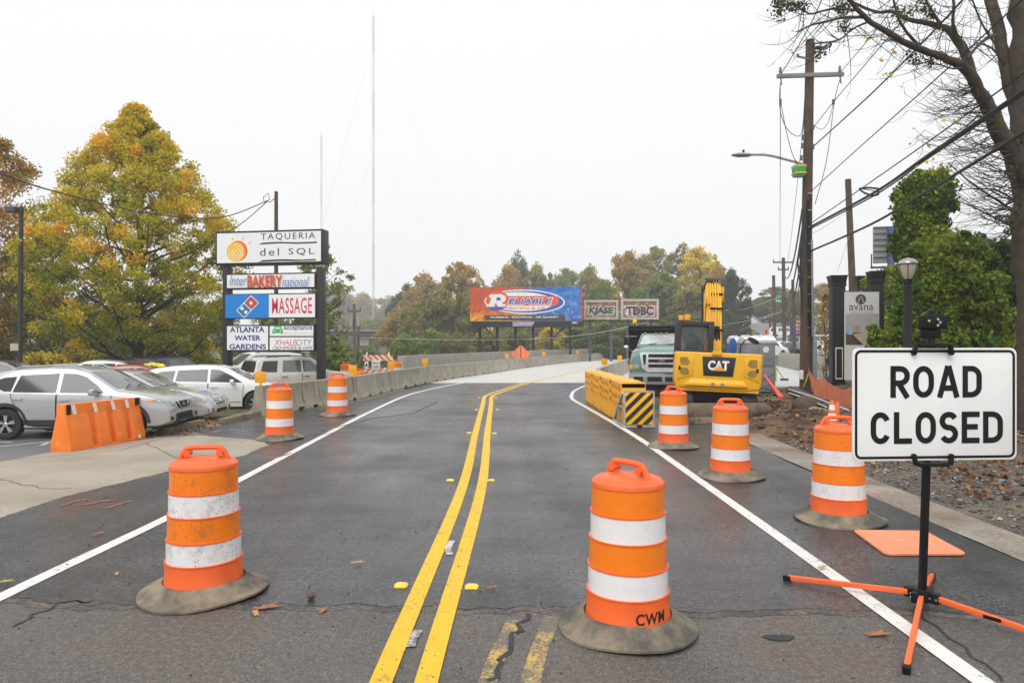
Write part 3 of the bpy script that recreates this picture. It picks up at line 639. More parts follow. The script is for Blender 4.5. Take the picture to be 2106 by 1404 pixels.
def word(s,u0,u1,v0,hh,ws,sw):
    tot=sum(ws); gap=(u1-u0-tot)/(len(s)-1); x=u0
    for k,(ch,ww) in enumerate(zip(s,ws)):
        for i,(pl,cl) in enumerate(highway(ch,ww,hh,sw)):
            for qd in stroke(pl,sw,cl): b.prism([(x+u,v0+v) for u,v in qd],lambda u,v,t_:(u,t_,v),-.0022-.0003*i-.00002*k,0)
        x+=ww+gap
word('ROAD',-.315,.325,1.432,.212,[.135,.145,.155,.135],.037)
word('CLOSED',-.452,.475,1.125,.212,[.135,.125,.142,.13,.125,.14],.037)
b.build('lettering',M_ink,pn,smooth=False)
b=MB(); b.tube([(0,0,.07),(.045,-.03,2.02)],.028,4); b.build('mast',M_black,r,.003)
for z,s in ((1.745,1),(1.03,-1)):
    b=MB(); b.box(-.085,.115,-.115,-.045,z-.005+(.03 if s>0 else -.05),z+.02+(.03 if s>0 else -.05))
    for x in (-.10,.125):
        b.bar((x,-.10,z+.045*s),(x-(.012 if x<0 else -.012),-.10,z-.01*s),.034,.02); b.cyl((x-(.012 if x<0 else -.012),-.108,z-.014*s),(x-(.012 if x<0 else -.012),-.086,z-.014*s),.017,n=14)
    b.build('clamp',M_black,r,.004)
b=MB(); b.box(-.045,.13,-.07,-.03,1.89,1.98); b.box(-.035,.10,-.05,-.03,1.83,1.89); b.build('bracket_box',M_black,r,.006)
b=MB()
for x,z in ((.0,1.945),(.06,1.955),(.075,1.935),(.06,1.915)): b.cyl((x,-.08,z),(x,-.068,z),.008,n=10)
b.build('bolts',M_steel,r)
b=MB(); b.cyl((0,0,.05),(0,0,.13),.065,.06,16)
for a in (35,125,215,305): b.bar((0,0,.085),(.11*cos(R(a)),.11*sin(R(a)),.085),.05,.07)
b.build('hub',M_black,r,.006)
b=MB()
for a in (35,125,215,305):
    for q in (.06,.1): b.cyl((q*cos(R(a))+.03*sin(R(a)),q*sin(R(a))-.03*cos(R(a)),.085),(q*cos(R(a))-.03*sin(R(a)),q*sin(R(a))+.03*cos(R(a)),.085),.007,n=8)
b.build('bolts',M_steel,r)
for dx,dy in ((-.70,.52),(.56,-.80),(-.63,-.91),(.42,.57)):
    l=hypot(dx,dy); u=V((dx/l,dy/l,0)); leg=MB().bar(u*.085+V((0,0,.09)),u*l+V((0,0,.025)),.03,.034).build('leg',M_leg,r,.003)
    MB().bar(u*(l-.02)+V((0,0,.022)),u*(l+.035)+V((0,0,.018)),.042,.042).build('rubber_foot',M_black,leg,.006)
    if dx==.56:
        nn=V((-u.y,u.x,0)); cc=u*.42+V((0,0,.066)); b=MB()
        b.add([tuple(cc+u*s*.05+V((0,0,.012*tz))-nn*.0165*1.0) for s,tz in ((-1,-1),(1,-1),(1,1),(-1,1))],[(0,1,2,3)]); b.build('decal',M_black,leg)
# ================================================================ cars
def paintmat(name,col,metal=.0,rough=.28):
    return mat(name,col,rough,metal,.03,2,coat=1,rvar=.04)
M_silver=paintmat('silver_paint',(.42,.43,.445),.45,.3); M_silver2=paintmat('light_silver_paint',(.54,.54,.54),.4,.3); M_white=paintmat('white_paint',(.70,.70,.70)); M_cream=paintmat('off_white_paint',(.62,.60,.56))
M_navy=paintmat('navy_paint',(.012,.017,.04)); M_red=paintmat('red_paint',(.3,.02,.015)); M_sage=paintmat('pale_sage_paint',(.50,.53,.48),.3); M_gray=paintmat('grey_paint',(.18,.19,.2),.4); M_dk=paintmat('charcoal_paint',(.04,.045,.05),.3)
M_clad=mat('dark_cladding',(.025,.025,.027),.6,var=.15); M_gl=glassmat('tinted_glass',(.022,.023,.025),.04,.6); M_ws=glassmat('windshield_glass',(.11,.125,.115),.04,.9)
M_chrome=mat('chrome_trim',(.75,.75,.77),.15,1,var=.03); M_hl=glassmat('headlight_lens',(.30,.31,.32),.08,1.0); M_tl=glassmat('taillight_lens',(.35,.01,.012),.1,.8); M_amb=glassmat('amber_lens',(.8,.28,.02),.15,.7)
M_tyre=mat('tyre_rubber',(.016,.016,.017),.75,var=.25,scale=20); M_rim=mat('alloy_rim',(.55,.55,.56),.3,.8); M_void=mat('dark_gap',(.006,.006,.006),.8); M_plate=mat('plate_white',(.7,.7,.68),.5)
def lerp(pr,x):
    if x<=pr[0][0]: return pr[0][1]
    for a,b in zip(pr,pr[1:]):
        if x<=b[0]: return a[1]+(b[1]-a[1])*(x-a[0])/max(1e-6,b[0]-a[0])
    return pr[-1][1]
def make_wheel(parent,x,y,r,sgn,style,rimf=.66,w=.21):
    wh=empty('wheel',(x,y,r)); wh.parent=parent
    b=MB(); b.M=Matrix.Rotation(R(90)*1,4,'X') if sgn<0 else Matrix.Rotation(R(-90),4,'X')
    b.lathe([(r*rimf,-w*.5),(r*.93,-w*.5),(r,-w*.33),(r,w*.33),(r*.94,w*.47),(r*.80,w*.53),(r*rimf,w*.47),(r*rimf-.02,w*.2)],36); b.build('tyre',M_tyre,wh,ang=40)
    b=MB(); b.M=Matrix.Rotation(R(90),4,'X') if sgn<0 else Matrix.Rotation(R(-90),4,'X')
    q=r*rimf; b.lathe([(q,w*.47),(q*.97,w*.52),(q*.90,w*.47),(q*.88,w*.1),(.001,w*.1)],32)
    b.mi=1; b.lathe([(q*.22,w*.1),(q*.22,w*.44),(q*.16,w*.48),(.001,w*.48)],20)
    n,wd=style
    for k in range(n):
        a=2*pi*k/n+.3; 
        for da in ((-.13,.13) if n<=6 else (0,)):
            c0=(cos(a+da*.3),sin(a+da*.3)); c1=(cos(a+da),sin(a+da)); tx,ty=-sin(a),cos(a)
            rings=[]
            for f,cc,ww in ((.15,c0,wd*.8),(.95,c1,wd)):
                p=(cc[0]*q*f,cc[1]*q*f); rings.append([(p[0]+tx*ww*q*u,p[1]+ty*ww*q*u,z) for u,z in ((-.5,w*.2),(.5,w*.2),(.42,w*.46),(-.42,w*.46))])
            b.loft(rings)
    b.build('rim',[M_clad,M_rim],wh,ang=30); return wh
def car(name,label,S,paintm,group=None,detail=True):
    root=empty(name,(0,0,0),0,label,'car',group); L,Wd,top,belt=S['L'],S['W'],S['top'],S['belt']; zr=max(z for _,z in top); hl=L/2
    xs=sorted(set([round(x,3) for x,_ in top]+[round(-hl+L*k/44,3) for k in range(45)]))
    bot=S.get('bot',[(-hl,.38),(-hl+.25,.27),(-1,.22),(1,.22),(hl-.25,.24),(hl,.32)])
    def sec(x):
        zt=sum(lerp(top,x+d) for d in (-.04,0,.04))/3 if abs(x)<hl-.3 else lerp(top,x); zb=lerp(bot,x); xn=abs(x)/hl
        hw=Wd/2*(1-S.get('taper',.17)*max(0,(xn-.6)/.4)**2.2); be=min(lerp(belt,x),zt-.055); be=max(be,zb+.05); h=be-zb
        ws=hw*.965; tz=zt-.05; ins=S.get('tumble',.36)*max(0,tz-be)
        p=[(0,zb),(hw*.86,zb),(hw*.975,zb+.05),(hw*.992,zb+.33*h),(hw*1.0,zb+.62*h),(hw*.992,be-.06),(ws,be)]
        for f in (.33,.66,1): p.append((ws-ins*f-.0*f*f,be+(tz-be)*f))
        wr=ws-ins; p+= [(wr-.045,zt-.016),(wr*.62,zt+.004),(wr*.3,zt+.012),(0,zt+.014)]
        return p
    rings=[]
    for x in xs:
        p=sec(x); rings.append([(x,-y,z) for y,z in p]+[(x,y,z) for y,z in p[-2:0:-1]])
    b=MB(); b.loft(rings); b.mi=0
    body=b.build('body',[paintm,M_void],root,ang=38)
    me=body.data; bvh=BVHTree.FromPolygons([v.co for v in me.vertices],[p.vertices for p in me.polygons])
    # wheel arches
    rw=S['rw']; cb=MB(); yo=Wd/2
    for x in S['wheels']:
        for s in (-1,1): cb.cyl((x,s*(yo+.1),rw+.01),(x,s*(yo-.27),rw+.01),rw+S.get('gap',.055),n=40)
    cut=cb.build('cut',M_void); md=body.modifiers.new('b','BOOLEAN'); md.operation='DIFFERENCE'; md.object=cut; md.solver='EXACT'
    try: md.material_mode='TRANSFER'
    except Exception: pass
    dg=bpy.context.evaluated_depsgraph_get(); nm=bpy.data.meshes.new_from_object(body.evaluated_get(dg)); body.modifiers.clear(); body.data=nm; nm.name='body'; nm.set_sharp_from_angle(angle=R(38))
    bpy.data.objects.remove(cut)
    def decal(nm_,poly,axis,m_,off_=.006,cuts=3,parent=root):
        bm=bmesh.new(); f={'r':lambda u,v:V((u,-5,v)),'l':lambda u,v:V((u,5,v)),'f':lambda u,v:V((5,u,v)),'b':lambda u,v:V((-5,u,v)),'t':lambda u,v:V((u,v,5))}[axis]; d={'r':V((0,1,0)),'l':V((0,-1,0)),'f':V((-1,0,0)),'b':V((1,0,0)),'t':V((0,0,-1))}[axis]
        vs=[bm.verts.new(f(*p)) for p in poly]; bm.faces.new(vs); bmesh.ops.triangulate(bm,faces=bm.faces[:])
        for _ in range(cuts): bmesh.ops.subdivide_edges(bm,edges=[e for e in bm.edges if e.calc_length()>.12],cuts=1,use_grid_fill=True); bmesh.ops.triangulate(bm,faces=bm.faces[:])
        for v in bm.verts:
            h,n,i,ds=bvh.ray_cast(v.co,d)
            if h is None: h,n,i,ds=bvh.find_nearest(v.co+d*(5-hl if axis in 'fb' else 5-Wd/2))
            if n.dot(d)>0: n=-n
            v.co=h+n*off_-d*off_*.3
        me=bpy.data.meshes.new(nm_); bmesh.ops.recalc_face_normals(bm,faces=bm.faces); bm.to_mesh(me); bm.free()
        me.polygons.foreach_set('use_smooth',[True]*len(me.polygons)); me.materials.append(m_); me.update()
        o=bpy.data.objects.new(nm_,me); COL.objects.link(o); o.parent=parent; return o
    for nm_,mk_,ax_,poly in S['decals']:
        mm={'glass':S.get('glass',M_gl),'ws':S.get('wsm',M_ws),'hl':M_hl,'tl':M_tl,'chrome':M_chrome,'void':M_void,'clad':M_clad,'amb':M_amb,'plate':M_plate,'paint':paintm,'rgl':M_gl}[mk_.strip('+')]
        of=.006+.004*mk_.count('+')
        decal(nm_,poly,ax_,mm,of)
        if ax_=='r' : decal(nm_,poly,'l',mm,of)
        if nm_ in ('headlight','fog_light','taillight') and ax_ in 'fb': decal(nm_,[(-u,v) for u,v in poly],ax_,mm,of)
    if detail:
        for poly in S['doors']:
            dr=decal('door',poly,'r',paintm,.004); decal('door',poly,'l',paintm,.004)
            x0=min(p[0] for p in poly); zt_=max(p[1] for p in poly)
            h,n,i,ds=bvh.ray_cast(V((x0+.16,-5,zt_-.12)),V((0,1,0)))
            b=MB(); b.box(x0+.07,x0+.27,h.y-.045,h.y-.022,zt_-.135,zt_-.11); b.box(x0+.08,x0+.11,h.y-.03,h.y+.005,zt_-.135,zt_-.11); b.box(x0+.23,x0+.26,h.y-.03,h.y+.005,zt_-.135,zt_-.11)
            b.build('handle',paintm if not S.get('dkhandle') else M_clad,dr,.006)
            n_=len(poly)
            for i in range(n_):
                a=V(poly[i]);c_=V(poly[(i+1)%n_]); 
                if abs(c_.x-a.x)<.35 and abs(c_.y-a.y)>.1:
                    decal('door_seam',[(a.x-.006,a.y),(a.x+.006,a.y),(c_.x+.006,c_.y),(c_.x-.006,c_.y)],'r',M_void,.0075)
        for s in (-1,1):
            mx_,mz=S['mirror']; b=MB(); b.at((mx_,s*(Wd/2+.10),mz)); b.loft([[(x_*k,y_*.105,z_*.075*k) for y_,z_ in ((-1,-.6),(-.6,-1),(.7,-1),(1,-.5),(1,.4),(.6,1),(-.5,1),(-1,.6))] for x_,k in ((-.07,.92),(-.02,1),(.05,.85),(.09,.45))]); b.at(); b.box(mx_-.03,mx_+.02,min(s*(Wd/2-.06),s*(Wd/2+.04)),max(s*(Wd/2-.06),s*(Wd/2+.04)),mz-.075,mz-.045)
            b.build('mirror',S.get('mirrorm',paintm),root,.008)
        if S.get('rails'):
            x0,x1=S['rails']
            for s in (-1,1):
                pts=[]
                for k in range(9):
                    x=x0+(x1-x0)*k/8; p=sec(x); pts.append((x,s*(p[-4][0]-.03),p[-4][1]+(.045 if 0<k<8 else .0)))
                MB().tube(pts,.018,6).build('roof_rail',M_clad if S.get('dkrail') else M_galv,root)
        b=MB(); x0=S['ws0']; 
        for s in (-.45,.12): b.tube([(x0+.03,s,lerp(top,x0)+.035),(x0-.08,s+.42,lerp(top,x0-.08)+.03)],.009,5)
        b.build('wipers',M_clad,root)
    for i,x in enumerate(S['wheels']):
        for s in (-1,1): make_wheel(root,x,s*(yo-.115),rw,s,S['rim'])
    return root
def seat(o,local,world,th,s,z):
    """stand a car so that a point of it sits at a place on the ground"""
    c,sn=cos(th),sin(th); o.location=(world[0]-s*(c*local[0]-sn*local[1]),world[1]-s*(sn*local[0]+c*local[1]),z); o.rotation_euler=(0,0,th); o.scale=(s,s,s)
def side_arch(x,r0,r1,zc,n=14): return [(x+r0*cos(pi*k/n),zc+r0*sin(pi*k/n)) for k in range(n+1)]+[(x+r1*cos(pi*k/n),zc+r1*sin(pi*k/n)) for k in range(n,-1,-1)]
CROSS=dict(L=4.38,W=1.84,rw=.345,wheels=(-1.32,1.32),rim=(5,.16),mirror=(.62,1.06),rails=(-1.35,.2),ws0=1.03,tumble=.40,
 top=[(-2.19,.5),(-2.17,.8),(-2.13,1.0),(-2.02,1.16),(-1.9,1.3),(-1.62,1.50),(-1.2,1.58),(-.5,1.615),(.0,1.60),(.34,1.52),(1.05,1.09),(1.35,1.055),(1.7,.985),(1.95,.915),(2.08,.86),(2.15,.76),(2.18,.6),(2.19,.45)],taper=.13,
 belt=[(-2.2,1.06),(-1.2,1.04),(1,.99),(1.6,.93),(2.19,.8)],
 decals=[('side_window','glass','r',[(-1.74,1.24),(-1.36,1.075),(-1.22,1.075),(-1.16,1.40),(-1.42,1.375)]),('side_window','glass','r',[(-1.18,1.06),(-.26,1.04),(-.26,1.465),(-1.08,1.425)]),('side_window','glass','r',[(-.17,1.04),(.78,1.03),(.62,1.19),(.35,1.38),(.12,1.455),(-.17,1.465)]),
 ('windshield','ws','f',[(-.70,1.12),(.70,1.12),(.57,1.50),(-.57,1.50)]),('rear_window','rgl','b',[(-.6,1.2),(.6,1.2),(.52,1.47),(-.52,1.47)]),
 ('side_cladding','clad','r',[(-.93,.24),(.93,.24),(.90,.44),(-.90,.44)]),('arch_trim','clad','r',side_arch(1.32,.41,.475,.35)),('arch_trim','clad','r',side_arch(-1.32,.41,.475,.35)),
 ('headlight','hl','f',[(.40,.74),(.50,.69),(.80,.73),(.86,.82),(.62,.81)]),('grille','void','f',[(-.42,.79),(.42,.79),(.30,.64),(-.30,.64)]),('grille_trim','chrome+','f',[(-.32,.79),(-.265,.79),(-.13,.63),(-.165,.595)]),('grille_trim','chrome+','f',[(.32,.79),(.265,.79),(.13,.63),(.165,.595)]),('grille_trim','chrome+','f',[(-.165,.595),(.165,.595),(.13,.632),(-.13,.632)]),('badge','chrome+','f',ellipse(0,.72,.075,.05,14)),('headlight','hl','r',[(1.66,.855),(1.9,.80),(2.1,.775),(2.12,.83),(1.95,.885)]),('turn_lamp','amb+','r',[(1.66,.855),(1.80,.825),(1.86,.865),(1.76,.875)]),
 ('lower_grille','clad','f',[(-.52,.34),(.52,.34),(.44,.53),(-.44,.53)]),('intake','void+','f',[(-.44,.39),(.44,.39),(.38,.49),(-.38,.49)]),('bumper_skirt','clad','f',[(-.85,.27),(.85,.27),(.85,.34),(-.85,.34)]),('fog_light','chrome','f',ellipse(.69,.43,.085,.06,16)),('fog_light','void+','f',ellipse(.69,.43,.06,.042,16)),('taillight','tl','b',[(.45,.95),(.85,.93),(.82,1.1),(.5,1.08)])],
 doors=[[(-.22,.46),(.90,.46),(.95,.98),(-.22,1.0)],[(-.95,.46),(-.24,.46),(-.24,1.0),(-1.22,1.03),(-1.16,.85)]])
SEDAN=dict(L=4.8,W=1.82,rw=.33,wheels=(-1.42,1.36),rim=(7,.16),mirror=(.58,1.0),ws0=1.05,tumble=.42,
 top=[(-2.4,.5),(-2.38,.85),(-2.3,1.0),(-2.1,1.06),(-1.72,1.09),(-1.0,1.41),(-.4,1.47),(.05,1.455),(.28,1.40),(1.06,1.0),(1.45,.955),(1.85,.88),(2.15,.78),(2.3,.68),(2.37,.58),(2.4,.45)],
 belt=[(-2.4,.98),(-1,.97),(1,.93),(1.6,.86),(2.4,.7)],
 decals=[('side_window','glass','r',[(-1.42,1.06),(-1.05,.99),(-.95,.99),(-.9,1.32),(-1.1,1.27)]),('side_window','glass','r',[(-.9,.99),(-.15,.98),(-.15,1.345),(-.84,1.33)]),('side_window','glass','r',[(-.08,.98),(.78,.97),(.40,1.22),(.12,1.335),(-.08,1.345)]),
 ('windshield','ws','f',[(-.70,1.03),(.70,1.03),(.57,1.38),(-.57,1.38)]),('rear_window','ws','b',[(-.62,1.12),(.62,1.12),(.53,1.37),(-.53,1.37)]),
 ('headlight','hl','f',[(.42,.62),(.55,.56),(.80,.60),(.86,.71),(.62,.71)]),('grille','void','f',[(-.37,.69),(.37,.69),(.33,.54),(-.33,.54)]),('grille_bar','chrome+','f',[(-.36,.675),(.36,.675),(.36,.658),(-.36,.658)]),('grille_bar','chrome+','f',[(-.35,.635),(.35,.635),(.35,.618),(-.35,.618)]),('grille_bar','chrome+','f',[(-.34,.595),(.34,.595),(.34,.578),(-.34,.578)]),('grille_bar','chrome+','f',[(-.33,.56),(.33,.56),(.33,.545),(-.33,.545)]),('badge','chrome++','f',ellipse(0,.635,.065,.045,16)),('headlight','hl','r',[(1.75,.76),(1.95,.68),(2.2,.64),(2.22,.72),(2.0,.79)]),
 ('intake','void','f',[(-.42,.33),(.42,.33),(.38,.43),(-.38,.43)]),('fog_light','void','f',[(.60,.36),(.78,.38),(.78,.47),(.66,.46)]),('taillight','tl','b',[(.5,.86),(.84,.84),(.82,1.0),(.55,.98)])],
 doors=[[(-.12,.36),(.92,.36),(.96,.92),(-.12,.94)],[(-.98,.36),(-.14,.36),(-.14,.94),(-1.15,.95),(-1.1,.8)]])
WAGON=dict(L=4.8,W=1.9,rw=.37,wheels=(-1.38,1.40),rim=(6,.15),mirror=(.70,1.08),ws0=1.24,tumble=.40,wsm=M_gl,
 top=[(-2.4,.55),(-2.37,.9),(-2.3,1.08),(-2.18,1.22),(-1.8,1.5),(-1.2,1.585),(-.4,1.615),(.15,1.59),(.5,1.5),(1.26,1.09),(1.6,1.03),(1.95,.95),(2.2,.83),(2.33,.7),(2.38,.6),(2.4,.45)],
 belt=[(-2.4,1.12),(-1.2,1.07),(1.2,1.0),(1.8,.92),(2.4,.75)],
 decals=[('side_window','glass','r',[(-1.86,1.26),(-1.45,1.11),(-1.13,1.10),(-1.08,1.44),(-1.5,1.41)]),('side_window','glass','r',[(-1.06,1.10),(-.10,1.07),(-.10,1.475),(-1.0,1.45)]),('side_window','ws','r',[(-.02,1.07),(.98,1.04),(.62,1.27),(.28,1.45),(-.02,1.475)]),
 ('windshield','ws','f',[(-.72,1.12),(.72,1.12),(.58,1.49),(-.58,1.49)]),('sticker','plate+','f',[(.1,1.3),(.5,1.28),(.45,1.42),(.12,1.44)]),('rear_window','rgl','b',[(-.6,1.25),(.6,1.25),(.5,1.47),(-.5,1.47)]),('taillight','tl','r',[(-2.3,1.12),(-2.05,1.13),(-2.0,1.22),(-2.15,1.26)]),
 ('headlight','hl','f',[(.45,.8),(.6,.72),(.86,.76),(.88,.88),(.65,.88)]),('grille','void','f',[(-.4,.8),(.4,.8),(.35,.62),(-.35,.62)]),('side_strip','chrome','r',[(-.9,.40),(.95,.40),(.95,.425),(-.9,.425)])],
 doors=[[(-.06,.34),(.98,.34),(1.02,1.0),(-.06,1.03)],[(-.98,.34),(-.08,.34),(-.08,1.03),(-1.2,1.06),(-1.12,.85)]])
BOXY=dict(L=4.43,W=1.80,rw=.35,wheels=(-1.32,1.30),rim=(5,.18),mirror=(.56,1.17),rails=(-1.7,.15),dkrail=True,dkhandle=True,mirrorm=M_clad,ws0=.95,tumble=.22,taper=.10,
 top=[(-2.215,.6),(-2.2,.95),(-2.16,1.08),(-2.02,1.55),(-1.92,1.66),(-1.6,1.71),(0,1.73),(.28,1.68),(.92,1.17),(1.3,1.10),(1.8,1.04),(2.05,.97),(2.17,.82),(2.215,.55)],
 belt=[(-2.2,1.10),(1,1.07),(2.2,.9)],
 decals=[('side_window','glass','r',[(-1.94,1.15),(-1.30,1.13),(-1.22,1.58),(-1.80,1.57)]),('side_window','ws','r',[(-1.08,1.13),(-.26,1.12),(-.26,1.595),(-1.0,1.59)]),('side_window','ws','r',[(-.18,1.12),(.68,1.11),(.40,1.38),(.16,1.58),(-.18,1.595)]),
 ('windshield','ws','f',[(-.68,1.2),(.68,1.2),(.6,1.66),(-.6,1.66)]),('rear_window','rgl','b',[(-.68,1.14),(.68,1.14),(.62,1.58),(-.62,1.58)]),('taillight','tl','b',[(.68,.86),(.82,.86),(.82,1.08),(.70,1.08)]),('taillight','tl','r',[(-2.17,.88),(-2.05,.88),(-2.05,1.06),(-2.15,1.06)]),('license_plate','plate','b',[(-.18,.8),(.18,.8),(.18,.93),(-.18,.93)]),('spoiler_lamp','tl','b',[(-.12,1.61),(.12,1.61),(.12,1.64),(-.12,1.64)]),
 ('headlight','hl','f',[(.5,.85),(.85,.83),(.85,.98),(.55,.98)]),('grille','void','f',[(-.45,.97),(.45,.97),(.42,.80),(-.42,.80)])],
 doors=[[(-.22,.40),(.86,.40),(.88,1.05),(-.22,1.06)],[(-.92,.40),(-.24,.40),(-.24,1.06),(-1.16,1.07),(-1.1,.85)]])
GP='cars parked in the lot behind the barriers'
TH=R(2)
c=car('parked_car','silver crossover parked nearest, behind the orange plastic barrier',CROSS,M_silver,GP); seat(c,(-1.32,-.80),(-9.52,12.9),R(4),.845,-.012)
c=car('parked_car','silver sedan with horizontal chrome grille bars parked beside the nearest crossover',SEDAN,M_silver2,GP); seat(c,(2.4,0),(-6.95,16.35),R(5),.87,-.10)
c=car('parked_car','white wagon with its front wheel beside the wheel stop',WAGON,M_white,GP); seat(c,(1.40,-.83),(-7.30,19.5),R(11),.87,-.215)
suv=car('parked_car','off-white boxy suv with roof rails parked behind the sign post',BOXY,M_cream,GP); seat(suv,(0,0),(-7.9,25.2),R(43),.88,-.2)
def recolour(o,m,label,group=GP,glass=None):
    c=copy_tree(o); c['label']=label; c['group']=group; old=None
    for p in list(c.children)+[q for p in c.children for q in p.children]:
        if p.type=='MESH' and p.name.split('.')[0] in ('body','door','mirror','handle'):
            sl=p.material_slots[0]
            if sl.material and 'paint' in sl.material.name: sl.link='OBJECT'; sl.material=m
    return c
sed=[o for o in bpy.data.objects if o.get('label','').startswith('silver sedan')][0]
c=recolour(suv,M_white,'tall white suv facing the lot behind the lowest sign panels'); seat(c,(0,0),(-11.4,30),R(222),1.0,-.32)
c=recolour(sed,M_navy,'dark navy sedan at the left edge of the lot'); seat(c,(0,0),(-19.6,26.5),R(14),.96,-.25)
c=recolour(sed,M_sage,'pale grey-green sedan whose roof shows above the silver crossover'); seat(c,(0,0),(-15.9,26),R(200),.98,-.26)
c=recolour(suv,M_navy,'dark blue suv parked under the yellow tree trunk'); seat(c,(0,0),(-14.7,29.5),R(75),.92,-.36)
red=recolour(sed,M_red,'red sedan with a dark roof load behind the silver sedan'); seat(red,(0,0),(-12.4,23.0),R(16),.93,-.26)
b=MB(); rg=random.Random(8)
for k in range(5): 
    q=P(300+k*8,750-abs(k-2)*-1.2,22.9); b.at(q); b.loft([[(.16*w*cos(a)*(1+.2*sin(3*a+k)),.13*w*sin(a),z) for a in [2*pi*i/10 for i in range(10)]] for z,w in ((-.07,.6),(-.02,1),(.04,.8),(.08,.2))]); 
tag(b.build('cloth_bundle',mat('hi_vis_cloth',(.7,.62,.05),.8,var=.5,scale=7,dirt=(.5,.05,.03),dscale=8,damt=.45)),'bright yellow and red bundle of cloth lying on the red car','cloth bundle')
# ================================================================ dump truck
M_teal=paintmat('teal_paint',(.075,.20,.16),0,.3); M_blk=mat('matte_black',(.009,.009,.010),.55,var=.4,spec=.25,dirt=(.06,.055,.05),dscale=2,damt=.35)
M_bc=glassmat('amber_beacon',(.9,.42,.01),.2,.6); M_gg=glassmat('cab_glass',(.10,.13,.12),.04,1.0)
r=empty('dump_truck',(5.05,23.0,.0),R(-11.5),'teal dump truck with a chrome grille facing the road','dump truck')
b=MB()
def sect(y,zt,hw,zb,zs,r_=.12): return [(-hw,y,zb),(-hw,y,zs),(-hw+r_*.6,y,zs+(zt-zs)*.6),(-hw+r_*2.2,y,zt-.04),(-hw*.4,y,zt),(hw*.4,y,zt),(hw-r_*2.2,y,zt-.04),(hw-r_*.6,y,zs+(zt-zs)*.6),(hw,y,zs),(hw,y,zb)]
b.loft([sect(.02,1.25,.95,.78,1.0),sect(.06,1.48,1.03,.74,1.12),sect(.25,1.60,1.08,.74,1.18),sect(.8,1.70,1.09,.74,1.2),sect(1.45,1.76,1.08,.74,1.22)]); b.build('hood',M_teal,r,.012,2,ang=45)
cab=MB(); cab.loft([[(-.86,1.30,1.0),(.86,1.30,1.0),(.86,1.30,1.72),(-.86,1.30,1.72)],[(-.86,1.5,1.0),(.86,1.5,1.0),(.84,1.5,1.78),(-.84,1.5,1.78)],[(-.84,1.75,1.0),(.84,1.75,1.0),(.70,1.75,2.16),(-.70,1.75,2.16)],[(-.84,2.6,1.0),(.84,2.6,1.0),(.70,2.6,2.2),(-.70,2.6,2.2)]]); co=cab.build('cab',M_teal,r,.03,2)
b=MB(); b.loft([[(-.75,1.47,1.78),(.75,1.47,1.78),(.62,1.70,2.11),(-.62,1.70,2.11)],[(-.75,1.455,1.775),(.75,1.455,1.775),(.62,1.685,2.105),(-.62,1.685,2.105)]]); b.build('windshield',glassmat('truck_glass',(.33,.36,.36),.06,1.0),r)
for s in (-1,1):
    b=MB(); b.prism([(1.6,1.75),(2.2,1.75),(2.2,2.08),(1.8,2.08)],lambda u,v,t_:(s*(.845-(v-1.72)*.32+t_),u,v),0,.006); b.build('side_window',M_gg,r)
b=MB(); 
for sx in (-.5,.2): b.tube([(sx,1.45,1.76),(sx+.35,1.47,1.81)],.012,5)
b.build('wipers',M_blk,r)
fr=MB(); o_=[(-.74,1.50),(.74,1.50),(.66,.98),(.5,.84),(-.5,.84),(-.66,.98)]
fr.prism(o_,lambda u,v,t_:(u,t_,v),-.035,.06); g=fr.build('grille',mat('bright_grille',(.66,.67,.68),.25,.25),r,.012)
for z0,z1,w0 in ((1.33,1.44,.45),(1.16,1.27,.45),(.99,1.10,.45)): MB().box(-w0,w0,-.045,-.03,z0,z1).build('grille_slot',M_void,g,.01)
for s in (-1,1): MB().prism([(s*.52,1.42),(s*.64,1.42),(s*.60,1.06),(s*.54,1.12)],lambda u,v,t_:(u,t_,v),-.044,-.03).build('side_slot',M_void,g)
b=MB(); b.prism(ellipse(0,1.215,.10,.038,20),lambda u,v,t_:(u,t_,v),-.06,-.044); b.build('badge',M_chrome,g)
b=MB(); b.prism(ellipse(0,1.215,.085,.028,20),lambda u,v,t_:(u,t_,v),-.063,-.06); b.build('badge_face',mat('badge_blue',(.05,.07,.12),.3),g)
for s in (-1,1):
    b=MB(); b.prism(rrect(min(s*.74,s*.93),max(s*.74,s*.93),.93,1.08,.02,2),lambda u,v,t_:(u,t_,v),-.0,.05); b.build('headlight',M_hl,r,.006)
    b=MB(); b.prism(rrect(min(s*.94,s*1.07),max(s*.94,s*1.07),.93,1.08,.02,2),lambda u,v,t_:(u,t_+.03,v),-.0,.05); b.build('turn_signal',M_amb,r,.006)
b=MB(); b.box(-1.10,1.10,-.14,.02,.42,.78); b.build('bumper',mat('grey_bumper',(.36,.37,.38),.4,.5),r,.02)
for x0,x1 in ((-.93,-.62),(-.48,.0),(.1,.5),(.62,.93)): MB().box(x0,x1,-.147,-.138,.52,.68).build('bumper_slot',M_void,r)
b=MB(); b.box(-1.12,1.12,-.152,-.04,.765,.79); b.build('bumper_lip',M_chrome,r,.006)
b=MB(); b.box(-.9,.9,.1,.25,.25,.42); b.box(-.35,.35,.3,6,.5,.8); b.build('chassis',M_blk,r)
b=MB(); b.box(-1.2,1.2,2.75,2.85,1.0,2.42); b.box(-1.2,-1.12,2.85,6.2,1.0,2.2); b.box(1.12,1.2,2.85,6.2,1.0,2.2); b.box(-1.12,1.12,2.85,6.2,.95,1.05); b.box(-1.2,1.2,2.3,2.75,2.26,2.36); b.cyl((-1.18,2.35,2.42),(1.18,2.35,2.42),.055,n=10); b.build('dump_body',M_blk,r,.01)
